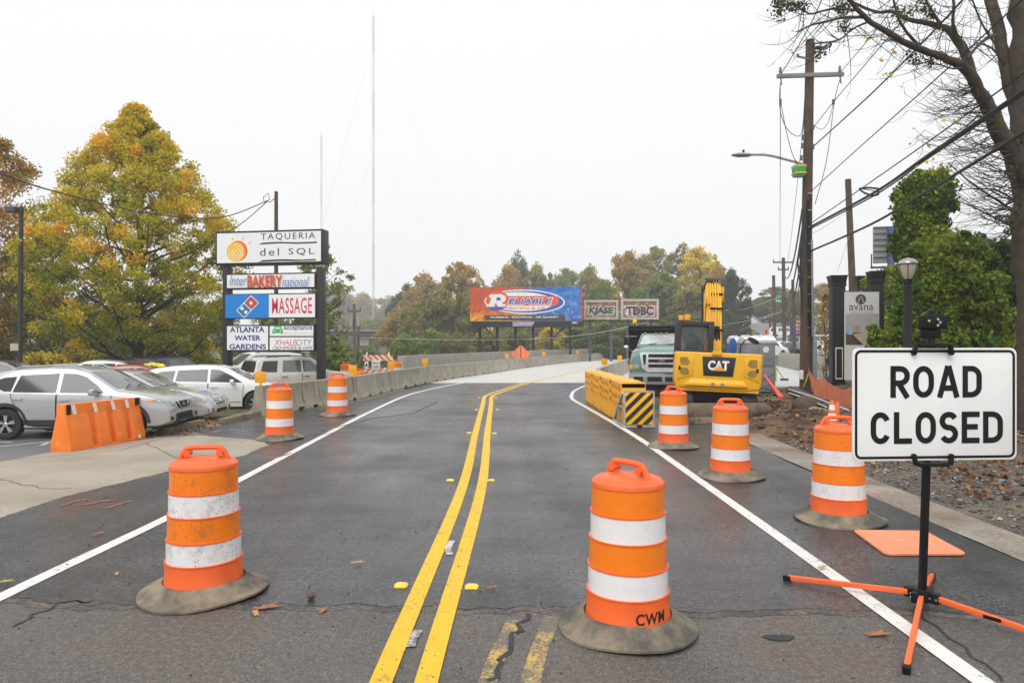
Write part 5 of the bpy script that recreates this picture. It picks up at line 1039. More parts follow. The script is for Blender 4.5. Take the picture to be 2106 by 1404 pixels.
flat([E(1012,390,710,215)],-.036,M_adw,face,'logo_oval'); flat([E(1012,390,685,193)],-.040,M_adb,face,'logo_oval_blue'); flat([E(945,388,600,170)],-.044,M_adw,face,'logo_oval_inner')
flat([E(540,375,205,170)],-.048,M_adr,face,'logo_red_disc'); flat([[q(360,495),(q(700,480)[0],q(700,480)[1]),q(590,548),q(480,560),q(400,535)]],-.049,M_adb,face,'logo_blue_base')
flat([[q(690,298),q(1540,280)]+[q(1530+85*cos(R(a)),366+86*sin(R(a))) for a in range(-70,75,15)]+[q(1520,455),q(700,462)]],-.049,M_adr,face,'logo_red_band')
flat([[q(400,268),q(600,262),q(675,290),q(690,345),q(660,395),q(610,415),q(640,440),q(690,440),q(665,485),q(545,485),q(510,425),q(495,425),q(480,490),q(330,490),q(345,440),q(395,440),q(425,325),q(385,325)]],-.053,M_adw,face,'logo_letter'); flat([[q(525,320),q(580,318),q(598,345),q(580,375),q(515,378)]],-.057,M_adb,face,'logo_letter_eye')
def TB(s,x0,y0,x1,y1,m,d,**k): a=q(x0,y1);c=q(x1,y0); txt(s,a[0],c[0],a[1],c[1],m,face,d,**k)
TB('ELIABLE',705,308,1522,452,M_adw,-.053,bold=.06,shear=.25); TB('ELIABLE',722,322,1500,438,M_adb,-.057,bold=.025,shear=.25)
TB('HEATING & AIR',685,478,1385,530,M_adr,-.049,bold=.02); flat([[q(305,640),q(1725,612),q(1725,715),q(305,728)]],-.036,M_add,face,'dark_strip'); TB('PLUMBING · ELECTRICAL · AIR QUALITY',415,638,1610,692,M_adw,-.041,bold=.03)
b=MB(); b.box(.2,W_+.2,-.5,.1,z0-.62,z0-.05)
ap=b.build('apron',mat('apron_black',(.03,.03,.032),.6),r); 
for k in range(4): MB().box(.2,W_+.2,-.53,-.5,z0-.6+.14*k,z0-.53+.14*k).build('apron_slat',M_blk,ap)
flat([[(4.25,z0-.52),(6.1,z0-.52),(6.35,z0-.12),(4.25,z0-.12)]],-.56,M_adw,ap,'media_plate'); flat([[(4.3,z0-.48),(6.08,z0-.48),(6.28,z0-.16),(4.3,z0-.16)]],-.57,mat('plate_purple',(.10,.05,.32),.5),ap,'media_plate_fill'); txt('OUTFRONT',4.38,6.15,z0-.43,z0-.21,M_adw,ap,-.58,bold=.03); txt('1041',10.0,10.5,z0-.30,z0-.10,M_adw,ap,-.56,bold=.02)
for i,x in enumerate((.95,2.65,4.45,6.2,8.0,9.8)):
    MB().box(x-.13,x+.13,.1,.4,-3,z0-.55).build('post',M_blk,r)
b=MB(); b.bar((1.4,.2,z0-.6),(2.5,.2,z0-1.7),.12); b.bar((9.3,.2,z0-.6),(8.1,.2,z0-1.7),.12); b.bar((.9,.2,z0-1.75),(2.6,.2,z0-1.75),.08); b.bar((8,.2,z0-1.6),(9.8,.2,z0-1.6),.08); b.build('braces',M_blk,r)
M_mot=None
def graff(x0,x1,yt,yb,Y,word,label,halo,tint):
    a=P(x0,yb,Y); c=P(x1,yt,Y); w=c.x-a.x; h=c.z-a.z; r=empty('billboard',(a.x,Y,0),R(-3),label,'billboard','weathered graffiti billboards')
    b=MB(); 
    for u0,u1,v0,v1 in ((0,w,0,.22),(0,w,h-.22,h),(0,.22,.22,h-.22),(w-.22,w,.22,h-.22)): b.box(u0,u1,-.08,.1,a.z+v0,a.z+v1)
    b.build('frame',mat('board_frame',(.42,.39,.33),.8,var=.2),r)
    f=MB().box(.2,w-.2,-.0,.06,a.z+.2,a.z+h-.2).build('board_face',mat('peeling_board'+word,(.22,.10,.06),.85,var=.3,scale=2,dirt=(.45,.36,.28),dscale=1.6,damt=.46),r)
    flat([ellipse(w*.5+dx*w,a.z+h*.40+dy*h,w*.2,h*.2,18) for dx,dy in ((-.22,-.05),(.0,.02),(.22,-.02))],-.012,mat('spray_'+word,tint,.7,var=.4,scale=3,dirt=(.6,.55,.5)),f,'spray_cloud')
    txt(word,w*.10,w*.90,a.z+h*.14,a.z+h*.70,mat('graffiti_white',(.55,.52,.49),.7),f,-.016,bold=.055,shear=halo); txt(word,w*.135,w*.865,a.z+h*.19,a.z+h*.65,M_k,f,-.02,bold=.05,shear=halo)
    for x in (w*.18,w*.8): MB().box(x-.12,x+.12,.1,.35,-3,a.z).build('post',mat('blue_grey_post',(.05,.06,.09),.6),r)
    MB().box(-.1,w+.1,-.5,.1,a.z-.22,a.z-.1).build('catwalk',M_blk,r)
graff(1201,1271,617,657,68.5,'KJASE','graffiti board beside the big advert with green halo lettering',.12,(.12,.35,.12)); graff(1277,1354,615,657,68,'TDBC','graffiti board right of the other with pink halo lettering',.0,(.5,.2,.3))
# back of a distant billboard behind the vines
r=empty('billboard',tuple(P(1796,540,45)*1),R(-14),'grey ribbed back of a billboard on a blue post above the columns','billboard'); r.location.z=0
za=CH-(541-HY)*45/F; zb=CH-(468-HY)*45/F
MB().box(0,3.4,0,.12,za,zb).build('back_panel',mat('back_grey',(.23,.24,.24),.7),r)
for k in range(7): MB().box(0,3.4,-.12,0,za+(zb-za)*k/6-.03,za+(zb-za)*k/6+.03).build('rib',mat('rib_grey',(.11,.115,.12),.7),r)
MB().box(.8,1.15,-.5,-.12,0,zb-.05).build('post',mat('post_blue',(.045,.065,.19),.5),r); MB().box(-.3,3.4,-.8,-.5,za-.42,za-.30).build('catwalk',mat('post_blue2',(.05,.06,.11),.5),r); MB().box(-.32,-.26,-.8,-.7,za-.42,za+.5).build('rail',M_blk,r)
# ================================================================ gateway columns, banner, lamp post
M_col=mat('charcoal_column',(.012,.012,.015),.5,var=.12,spec=.3)
def column(px0,px1,pt,Y,label,base=.0):
    w=(px1-px0)*Y/F*.86; x=((px0+px1)/2-CX)*Y/F; z=CH-(pt-HY)*Y/F; r=empty('gateway_column',(x,Y,base),R(-8),label,'column','dark capped columns at the gateway'); z-=base
    MB().box(-w/2,w/2,-w/2,w/2,0,z-.35).build('shaft',M_col,r,.01)
    b=MB(); b.box(-w*.56,w*.56,-w*.56,w*.56,z-.42,z-.30); b.loft([[(sx*w*k,sy*w*k,zz) for sx,sy in ((-1,-1),(1,-1),(1,1),(-1,1))] for k,zz in ((.54,z-.30),(.62,z-.06),(.66,z-.05),(.66,z))]); b.build('capital',M_col,r,.006)
    b=MB(); 
    for zz in (.5,1.7,2.3): b.box(-w*.51,w*.51,-w*.51,w*.51,zz,zz+.02)
    b.build('trim',M_black,r)
    return r,w
r,w=column(1707,1736,567,26,'left gateway column with a white outlined panel near its foot',.1)
MB().prism(rrect(-w*.28,w*.28,.35,1.55,.01,1),lambda u,v,t_:(u,t_,v),-w/2-.012,-w/2-.001).build('white_outline',M_bwp,r); MB().box(-w*.22,w*.22,-w/2-.018,-w/2-.012,.4,1.5).build('outline_inner',M_col,r)
column(1759,1785,568,29,'middle gateway column half hidden behind the banner',.3); column(1788,1815,558,24.2,'right gateway column beside the lamp post',.2)
Y=23.6; a=P(1727,770,Y); c=P(1794,602,Y); r=empty('banner_sign',(a.x,Y-.35,0),R(-5),'grey and white property banner with a kitchen photo between dark columns','banner'); w=c.x-a.x
def pz(py): return CH-(py-HY)*Y/F
MB().box(0,w,0,.03,pz(780),pz(602)).build('banner_board',mat('banner_white',(.68,.67,.64),.5,var=.03),r)
def bq(nm,x0,y0,x1,y1,m_,d=-.004): flat([[((x0-1726)/67*w,pz(y1)),((x1-1726)/67*w,pz(y1)),((x1-1726)/67*w,pz(y0)),((x0-1726)/67*w,pz(y0))]],d,m_,r,nm)
M_ph=mat('photo_ceiling',(.42,.41,.40),.5); bq('photo_ceiling',1728,646,1792,669,M_ph); bq('photo_wall',1728,669,1792,684,mat('photo_wall',(.42,.36,.27),.5,var=.2,scale=4)); bq('photo_window',1730,672,1741,688,mat('photo_window',(.35,.45,.62),.5),-.007); bq('photo_window',1757,668,1763,684,mat('photo_window',(.35,.45,.62),.5),-.007); bq('photo_floor',1728,684,1792,709,mat('photo_floor',(.10,.06,.045),.5)); bq('photo_shelf',1776,668,1790,680,mat('photo_shelf',(.3,.26,.2),.5),-.007)
flat([[((x-1726)/67*w,pz(y)) for x,y in ((1742,688),(1772,682),(1792,682),(1792,709),(1760,709),(1748,698))]],-.007,mat('photo_counter',(.50,.42,.31),.5),r,'photo_counter'); flat([[((x-1726)/67*w,pz(y)) for x,y in ((1735,688),(1742,688),(1762,709),(1752,709))]],-.008,mat('photo_dark',(.06,.04,.03),.5),r,'photo_edge')
flat([ellipse((1757.5-1726)/67*w,pz(617),.175,.175,24)],-.004,mat('logo_grey',(.08,.08,.08),.5),r,'logo_disc')
for s in (-1,1):
    for k in range(5): flat([[((1757.5-1726)/67*w+s*(.018+.018*k+du),pz(612+2.6*k+dv)) for du,dv in ((-.008,0),(.012,0),(.022,1.9),(.0,1.9))]],-.007,M_adw,r,'logo_dash')
txt('avana',.13*w,.83*w,pz(639),pz(628.5),mat('banner_ink',(.05,.05,.05),.5),r,-.004,bold=.0); txt('CHESHIRE BRIDGE',.13*w,.83*w,pz(644.5),pz(641.5),mat('banner_ink2',(.3,.3,.3),.5),r,-.004)
r=empty('lamp_post',(8.70,15.0,.3),0,'black lamp post with a frosted acorn globe before the vines','lamp post'); zt=CH+(HY-532)*15/F-.3
b=MB(); b.lathe([(.12,0),(.12,.15),(.085,.2),(.078,zt-.55),(.095,zt-.53),(.095,zt-.49),(.11,zt-.47),(.11,zt-.45),(.001,zt-.45)],16); b.build('pole',M_col,r)
m,t,bb=newmat('frosted_globe'); bb.inputs['Base Color'].default_value=(.62,.55,.42,1); bb.inputs['Roughness'].default_value=.25; bb.inputs['Transmission Weight'].default_value=.25
b=MB(); b.lathe([(.09,zt-.45),(.135,zt-.36),(.172,zt-.24),(.185,zt-.14),(.183,zt-.12)],24); b.build('globe',m,r)
b=MB(); b.lathe([(.20,zt-.125),(.20,zt-.105),(.17,zt-.045),(.11,zt-.005),(.05,zt+.005),(.03,zt+.02),(.001,zt+.02)],24); b.build('lamp_cap',mat('cap_grey',(.42,.42,.41),.3,.6),r)
b=MB()
for k in range(6): a=2*pi*k/6; b.tube([((q_+.006)*cos(a),(q_+.006)*sin(a),z) for q_,z in ((.09,zt-.45),(.135,zt-.36),(.172,zt-.24),(.186,zt-.13))],.007,4)
b.lathe([(.185,zt-.135),(.207,zt-.13),(.207,zt-.115),(.185,zt-.11)],24); b.build('cage',M_black,r)
# person by the wall
M_skin=mat('skin',(.45,.25,.17),.6); M_jean=mat('denim',(.03,.06,.16),.9,var=.25,scale=12); M_jack=mat('dark_jacket',(.012,.014,.02),.9)
r=empty('person',tuple(P(1713,789,27.5)),R(-70),'person in blue jeans and dark jacket walking behind the left column','person'); r.location.z=.1
def body(nodes,edges,rad,m_,nm,par):
    me=bpy.data.meshes.new(nm); me.from_pydata(nodes,edges,[]); o=bpy.data.objects.new(nm,me); COL.objects.link(o); o.modifiers.new('s','SKIN'); sb=o.modifiers.new('d','SUBSURF'); sb.levels=1; sb.render_levels=1
    for v,rr in zip(me.skin_vertices[0].data,rad): v.radius=(rr,rr*.85) if not hasattr(rr,'__len__') else rr
    me.skin_vertices[0].data[0].use_root=True
    dg=bpy.context.evaluated_depsgraph_get(); nm2=bpy.data.meshes.new_from_object(o.evaluated_get(dg)); o.modifiers.clear(); o.data=nm2; nm2.materials.append(m_); nm2.polygons.foreach_set('use_smooth',[True]*len(nm2.polygons)); o.parent=par; return o
s=.86
bd=body([tuple(s*a for a in p) for p in ((0,0,.95),(0,0,1.15),(0,.02,1.38),(0,.03,1.5),(.01,.05,1.62),(.01,.05,1.74),(.2,.02,1.42),(.27,.0,1.15),(.25,.12,.92),(-.2,.02,1.42),(-.27,0,1.15),(-.25,-.1,.93),(.09,0,.88),(.1,.14,.5),(.1,.22,.08),(.1,.34,.04),(-.09,0,.88),(-.1,-.05,.5),(-.1,-.28,.1),(-.1,-.2,.03))],[(0,1),(1,2),(2,3),(3,4),(4,5),(2,6),(6,7),(7,8),(2,9),(9,10),(10,11),(0,12),(12,13),(13,14),(14,15),(0,16),(16,17),(17,18),(18,19)],[s*x for x in (.15,.15,.16,.06,.09,.085,.06,.048,.035,.06,.048,.035,.09,.07,.05,.04,.09,.07,.05,.04)],M_skin,'person_body',r)
body([tuple(s*a for a in p) for p in ((0,0,.93),(.09,0,.88),(.1,.14,.5),(.1,.22,.1),(-.09,0,.88),(-.1,-.05,.5),(-.1,-.28,.12))],[(0,1),(1,2),(2,3),(0,4),(4,5),(5,6)],[s*x for x in (.165,.105,.085,.07,.105,.085,.07)],M_jean,'jeans',r)
body([tuple(s*a for a in p) for p in ((0,0,.98),(0,0,1.15),(0,.02,1.40),(.2,.02,1.42),(.27,0,1.15),(.26,.1,.97),(-.2,.02,1.42),(-.27,0,1.15),(-.26,-.08,.97))],[(0,1),(1,2),(2,3),(3,4),(4,5),(2,6),(6,7),(7,8)],[s*x for x in (.175,.175,.18,.08,.065,.055,.08,.065,.055)],M_jack,'jacket',r)
body([tuple(s*a for a in p) for p in ((.01,.03,1.70),(.01,.02,1.78))],[(0,1)],[s*.1,s*.085],mat('dark_hair',(.02,.014,.01),.8),'hair',r)
# ================================================================ right wall, poles, wires, masts, far things
b=MB(); pts=[(12.75,25.5),(14.0,29.8),(16.05,36.4),(17.7,41.9),(20.8,54),(25,66)]; sp_=spline([(x,y,0) for x,y in pts],5)
b.loft([[(p.x,p.y,-.3),(p.x,p.y,1.12),(p.x+.28,p.y-.1,1.12),(p.x+.28,p.y-.1,-.3)] for p in sp_])
tag(b.build('retaining_wall',M_par,None,.012),'curved pale concrete wall along the sidewalk below the hillside lot','wall')
M_wood=mat('pole_wood',(.085,.055,.035),.9,var=.3,scale=3,dirt=(.05,.035,.025),dscale=2,damt=.45,bmp=.3); M_wood2=mat('pole_wood_grey',(.15,.13,.11),.9,var=.25,scale=3); M_cab=mat('cable_black',(.02,.02,.022),.6); M_cabg=mat('cable_grey',(.16,.16,.16),.6); M_ins=mat('insulator',(.10,.09,.09),.4)
def arm(r,c,u,z,hl,m_,w=.1): b=MB(); b.bar(c+u*-hl+V((0,0,z)),c+u*hl+V((0,0,z)),w,w*1.2); return b.build('crossarm',m_,r,.008)
base=P(1656,818,22.6); top=P(1666,83,22.6); r=empty('utility_pole',(base.x,22.6,0),0,'tall brown utility pole with a crossarm, lamp arm and grey conduit','utility pole'); O=V((base.x,22.6,0))
MB().tube([V((0,0,-.2)),(top-O)*.5+V((-.02,0,.3)),top-O],[.19,.165,.135],14).build('pole',M_wood,r)
ca=P(1666,155,22.6)-O; b=MB(); b.bar(P(1598,157,22.45)-O,P(1735,153,22.45)-O,.10,.13); b.build('crossarm',mat('arm_grey',(.2,.2,.19),.7),r,.008)
for px,py in ((1605,150),(1727,147)):
    p=P(px,py,22.45)-O; b=MB(); b.cyl(p,p+V((0,0,.18)),.05,.03,10); b.cyl(p+V((0,0,-.1)),p+V((.02,-.05,-.42)),.028,.02,8); b.build('insulator',M_ins,r)
b=MB(); p=P(1655,118,22.45)-O; b.bar(P(1664,122,22.45)-O,P(1640,117,22.45)-O,.04); b.cyl(P(1641,118,22.45)-O,P(1641,112,22.45)-O,.04); b.build('insulator_bracket',M_ins,r)
b=MB(); b.tube([P(1652,338,22.45)-O,P(1620,329,22.45)-O,P(1590,321,22.45)-O,P(1570,318,22.45)-O,P(1543,318,22.45)-O],.045,8); la=b.build('lamp_arm',M_galv,r)
b=MB(); p=P(1525,319,22.45)-O; b.M=Matrix.Translation(p); b.loft([[(x,w*cos(a),.06*k*sin(a)) for a in [2*pi*i/12 for i in range(12)]] for x,w,k in ((.32,.04,.6),(.22,.10,1.1),(-.1,.14,1.2),(-.3,.07,.6),(-.33,.02,.3))]); lh=b.build('lamp_head',mat('lamp_head_grey',(.30,.29,.27),.5,.3),r)
b=MB(); p=P(1529,313,22.45)-O; b.cyl(p,p+V((0,0,.07)),.04,n=10); b.build('photocell',M_black,lh)
b=MB(); p=P(1643,352,22.4)-O; b.M=Matrix.Translation(p); b.loft([[(sx*w,sy*w,z) for sx,sy in ((-1,-1),(1,-1),(1,1),(-1,1))] for z,w in ((-.19,.15),(0,.17),(.19,.18))]); gb=b.build('wrapped_box',mat('green_wrap',(.03,.36,.07),.5,var=.3,scale=8),r,.02)
for z in (-.11,.12): b=MB(); b.M=Matrix.Translation(p); b.box(-.18,.18,-.185,.185,z,z+.045); b.build('orange_band',mat('band_orange',(.8,.4,.03),.5),gb)
b=MB(); b.box(.18,.30,-.22,-.02,.0,2.05); b.tube([(.16,-.2,2.0),(.13,-.19,5.2)],.045,8); b.build('conduit_cover',mat('conduit_grey',(.27,.29,.31),.5,.2),r,.01)
b=MB(); b.tube([(.06,-.2,2.05),(.05,-.19,4.5),(.02,-.17,6.5)],.06,8); b.build('riser_pipe',M_black,r)
for k in range(9): z=2.3+k*.55; MB().box(.0,.14,-.245,-.15,z,z+.03).build('strap',M_galv,r)
MB().box(-.24,-.14,-.2,-.08,.62,.92).build('small_box',M_bwp,r,.01)
b=MB(); rg=random.Random(2)
for k in range(6):
    b.tube(spline([P(1652+rg.uniform(-3,3),420+k*12,22.35)-O,P(1648+rg.uniform(-5,4),500+k*8,22.2)-O,P(1646+rg.uniform(-6,4),540,22.2)-O,P(1650,600+k*10,22.35)-O],5),.018,5)
b.tube(spline([P(1605,170,22.4)-O,P(1603,210,22.4)-O,P(1609,245,22.4)-O,P(1625,272,22.4)-O,P(1648,275,22.4)-O,P(1655,200,22.4)-O],5),.012,5); b.tube([P(1605,175,22.4)-O,P(1605,340,22.4)-O],.010,5); b.tube(spline([P(1605,205,22.4)-O,P(1615,260,22.4)-O,P(1630,318,22.4)-O,P(1643,338,22.4)-O],5),.012,5)
b.tube(spline([P(1727,165,22.4)-O,P(1716,210,22.4)-O,P(1700,330,22.4)-O,P(1676,420,22.4)-O],5),.012,5); b.tube(spline([P(1676,260,22.4)-O,P(1690,266,22.4)-O,P(1704,250,22.4)-O,P(1714,212,22.4)-O],5),.010,5)
b.build('hanging_leads',M_cab,r)
for px,py in ((1605,210),(1714,210),(1651,283),(1650,300),(1672,262),(1672,302),(1648,325)):
    p=P(px,py,22.4)-O; b=MB(); b.cyl(p+V((0,0,-.08)),p+V((0,0,.08)),.045,n=8); b.build('clamp',M_ins,r)
r=empty('utility_pole',(P(1755,600,31).x,31,0),0,'plain leaning wooden pole standing behind the banner and columns','utility pole'); O2=V((P(1755,600,31).x,31,0))
MB().tube([P(1759,790,31)-O2,P(1752,560,31)-O2,P(1744,369,31)-O2],[.165,.15,.13],12).build('pole',M_wood,r)
def farpole(px,yt,yb,Y,label,rad=.13,arms=(),lean=0,m_=None,extra=None):
    p=P(px,yb,Y); r=empty('utility_pole',tuple(p),0,label,'utility pole'); h=(yb-yt)*Y/F
    MB().tube([V((0,0,-1)),V((lean*h,0,h))],[rad,rad*.75],8).build('pole',m_ or M_wood,r)
    for z,hl in arms:
        b=MB(); b.bar((lean*h-hl,0,h-z),(lean*h+hl,0,h-z),.1,.12); a=b.build('crossarm',M_wood2,r)
        for s in (-.95,.95): b=MB(); b.cyl((lean*h+s*hl,0,h-z),(lean*h+s*hl,0,h-z+.22),.04,n=6); b.build('insulator',M_ins,a)
    return r
fp1=farpole(1614,530,728,52,'far pole with a white crossarm behind the toilets',.17,((.35,.78),(.9,.4)),-.015)
fp2=farpole(1594,566,722,62,'far dark pole carrying a small green banner',.19,(),-.02); b=MB(); b.box(.1,.45,-.02,.02,4.7,5.1); b.build('green_banner',mat('green_wrap',(.03,.36,.07),.5),fp2)
farpole(1635,575,735,48,'far leaning pole close left of the tall utility pole',.14,(),-.03); farpole(1543,610,705,110,'thin distant pole left of the white house',.18,()); farpole(1584,640,712,85,'short dark far pole beside the orange diamond signs',.17,())
farpole(1332,600,690,74,'thin pole standing in front of the second graffiti board',.15,(),0,M_wood2)
r=farpole(730,625,785,38,'left of two thin poles beyond the tenant sign',.10,((.4,.35),),-.01,M_wood2); b=MB()
for x in (-.18,.2): b.cyl((x,-.12,3.1),(x,-.12,3.6),.1,n=10)
b.build('transformer',mat('transformer_grey',(.35,.37,.39),.5),r); farpole(733,665,785,39,'right leaning pole of the pair beyond the tenant sign',.10,(),.04,M_wood2)
r=farpole(568,394,790,36,'dark pole rising behind the tenant sign',.13,()); b=MB(); h=(790-394)*36/F
b.tube([(0,0,h-.3),(-.3,-.1,h-.6),(-.45,-.1,h-.55)],.02,5); b.build('cable_bracket',M_black,r)
r=farpole(40,425,745,27,'dark lot light pole with a floodlight at the left edge',.105,(),.012,mat('dark_pole',(.03,.026,.024),.7)); h=(745-425)*27/F
b=MB(); b.box(-.42,-.05,-.25,.05,h-.25,h-.02); b.bar((-.1,0,h-.12),(.15,0,h-.12),.06); b.build('floodlight',mat('flood_grey',(.06,.06,.06),.5),r,.02); MB().box(-.28,.05,-.13,-.11,.47,.75).build('notice_card',mat('card_tan',(.45,.38,.30),.7),r)
# wires
def wire(label,pts,rad,m_=None,sag=.0,n=10,grp='overhead wires on the right'):
    pts=[V(p) for p in pts]
    if len(pts)==2:
        a,c=pts; pts=[a+(c-a)*k/n+V((0,0,-4*sag*(k/n)*(1-k/n))) for k in range(n+1)]
    else: pts=spline(pts,8)
    o=MB().tube(pts,rad,6).build('cable',m_ or M_cab); tag(o,label,'cable',grp); return o
wire('thin wire from the left crossarm insulator',[P(1607,152,22.4),P(1662,60,17),P(1700,-25,14)],.013,M_cabg)
wire('thin wire from the right crossarm insulator',[P(1728,150,22.4),P(1802,62,16),P(1862,-20,13)],.012,M_cabg)
wire('wire from the pole through the clamp below the crossarm',[P(1672,264,22.4),P(1715,209,20),P(1811,96,16),P(1900,-10,13)],.012)
wire('twisted dark service cable leaving the pole below the lamp clamps',[P(1672,302,22.4),P(1790,195,17),P(1900,85,13.5),P(1985,-5,11.5)],.020)
wire('straight wire above the thick bundle reaching the top corner',[P(1670,392,22.4),P(1749,320,19),P(1948,142,13),P(2150,-45,10)],.014)
wire('upper thin line of the middle bundle',[P(1670,458,22.4),P(1866,322,15.5),P(2030,205,12),P(2160,110,10.5)],.015)
wire('thick middle cable bundle crossing the tree trunk',[P(1668,466,22.4),P(1800,395,17),P(1905,322,14),P(2020,245,11.6),P(2160,150,10)],.034)
wire('second strand lashed under the thick middle bundle',[P(1668,470,22.4),P(1800,401,17),P(1905,328,14),P(2020,251,11.6),P(2160,157,10)],.020)
wire('lowest thick cable from the pole to the right edge',[P(1668,516,22.4),P(1790,462,18),P(1905,395,14.3),P(2025,322,11.6),P(2160,238,10)],.030)
wire('faint wire from the pole to the leaning pole',[P(1672,480,22.4),P(1748,430,31)],.008,M_cabg,.05)
wire('thin guy line falling from the leaning pole to the columns',[P(1752,470,31),P(1722,560,26)],.008,M_cabg)
b=MB(); lp=[P(1768,388,18),P(1785,386,17.6),P(1806,388,17),P(1806,400,17),P(1795,403,17.3),P(1778,397,17.7),P(1768,390,18)]; b.tube(lp,.028,6); b.tube([lp[0],P(1806,394,17)],.012,5); tag(b.build('cable_loop',M_cab),'black teardrop loop of spare cable hanging on the thick bundle','cable loop')
for k,(a,c_,rr) in enumerate((((1650,430),(1612,560),.03),((1650,470),(1613,600),.03),((1652,500),(1614,640),.03),((1650,520),(1633,590),.02),((1605,200),(1604,540),.012),((1660,180),(1620,540),.012))):
    wire(['upper black cable running from the big pole to the far poles','middle black cable running from the big pole to the far poles','lowest black cable running from the big pole to the far poles','short cable from the big pole to the near leaning far pole','faint wire dropping to the left end of the far crossarm','faint wire dropping to the right end of the far crossarm'][k],[P(*a,22.3),P(*c_,51)],rr,M_cab if k<4 else M_cabg,1.2 if k<4 else .4)
for k,(a,c_) in enumerate((((1612,606,52),(1480,640,120)),((1614,640,52),(1420,668,95)),((1594,640,62),(1480,690,110)))): wire(['upper pale wire from the far crossarm pole','lower pale wire from the far crossarm pole toward the woods','pale wire from the green banner pole'][k],[P(*a),P(*c_)],.02,mat('pale_wire',(.45,.45,.43),.6),.5)
wire('long black service cable sagging across the big yellow tree',[P(-70,335,15),P(0,357,16.5),P(110,393,20),P(290,436,26),P(420,449,31),P(480,441,33),P(552,412,36)],.024,None,grp='overhead wires on the left')
wire('short black cable from the pole behind the sign',[P(552,412,36),P(515,445,35),P(470,480,34)],.022,None,grp='overhead wires on the left')
b=MB(); b.tube([P(548+9*cos(a)*.7,408+8*sin(a)+3*cos(3*a),36) for a in [2*pi*k/30 for k in range(50)]],.016,5); tag(b.build('cable_loop',M_cab),'tangled cable coil at the pole behind the tenant sign','cable loop')
wire('pale wire crossing the woods below the billboard',[P(690,692,70),P(880,698,68),P(1090,697,66),P(1220,686,64),P(1330,663,62)],.022,mat('pale_wire',(.45,.45,.43),.6),grp='wires before the woods')
# radio masts
def striped(name,h,nb):
    m,t,b=newmat(name); c=coords(t); s=nd(t,'ShaderNodeSeparateXYZ'); t.links.new(c,s.inputs[0]); q=nd(t,'ShaderNodeMath',operation='MULTIPLY'); q.inputs[1].default_value=nb/h/2; t.links.new(s.outputs['Z'],q.inputs[0]); fr=nd(t,'ShaderNodeMath',operation='FRACT'); t.links.new(q.outputs[0],fr.inputs[0])
    t.links.new(ramp(t,fr.outputs[0],[(.49,(.42,.17,.14)),(.51,(.5,.49,.48))]),b.inputs['Base Color']); b.inputs['Roughness'].default_value=.5; return m  # red and white bands greyed in the colour to stand in for haze
def mast(px,yt,Y,wpx,label,guys):
    p=P(px,706,Y); h=CH+(HY-yt)*Y/F+4; w=wpx*Y/F; r=empty('radio_mast',(p.x,Y,-4),0,label,'radio mast'); b=MB(); L=[V((w/2*cos(R(a)),w/2*sin(R(a)),0)) for a in (200,340,90)]
    for l in L: b.tube([l,l+V((0,0,h))],w*.09,5)
    nb=int(h/(w*1.6)); 
    for k in range(nb):
        z=h*k/nb; z2=h*(k+1)/nb
        for i in range(3): b.tube([L[i]+V((0,0,z)),L[(i+1)%3]+V((0,0,z2))],w*.035,3)
    b.build('lattice',striped('hazed_mast_paint%d'%px,h,9),r)
    for k,(z,dx,dy) in enumerate(guys): MB().tube([(0,0,h*z),(dx*Y/F,-20,-2+0*h)],.035,4).build('guy_wire',mat('guy_grey',(.4,.4,.4),.6),r)
    b=MB(); b.tube([(0,0,h),(0,0,h+4)],w*.06,5); b.build('antenna_tip',mat('antenna_grey',(.35,.35,.35),.5),r)
mast(768,32,300,4.2,'tall red and white radio mast above the hazy woods',((.93,300,0),(.6,300,0),(.6,-110,0),(.93,-150,0),(.3,200,0)))
mast(661,278,424,3.6,'shorter faint radio mast behind the tenant sign',((.9,-60,0),(.9,90,0)))
# railway bridge
r=empty('railway_bridge',(P(720,700,115).x,115,-4),R(4),'distant dark railway bridge with a concrete pier left of the woods','bridge')
MB().box(-14,5.2,-2,2,6.9,7.8).build('deck',mat('bridge_dark',(.07,.07,.075),.7),r); MB().box(-6,5.2,-2.2,-2.0,7.8,8.05).build('parapet',M_par,r)
b=MB(); b.box(1.3,3.4,-1.5,1.5,5.4,6.9); b.box(1.5,2.2,-.6,.6,-2,5.4); b.box(2.6,3.2,-.6,.6,-2,5.4); b.build('pier',M_par,r)
b=MB(); 
for k in range(30): b.box(-10+k*.5,-9.9+k*.5,-1.9,-1.8,7.8,8.6)
o=b.build('railing',M_wood2,r); o['kind']='stuff'
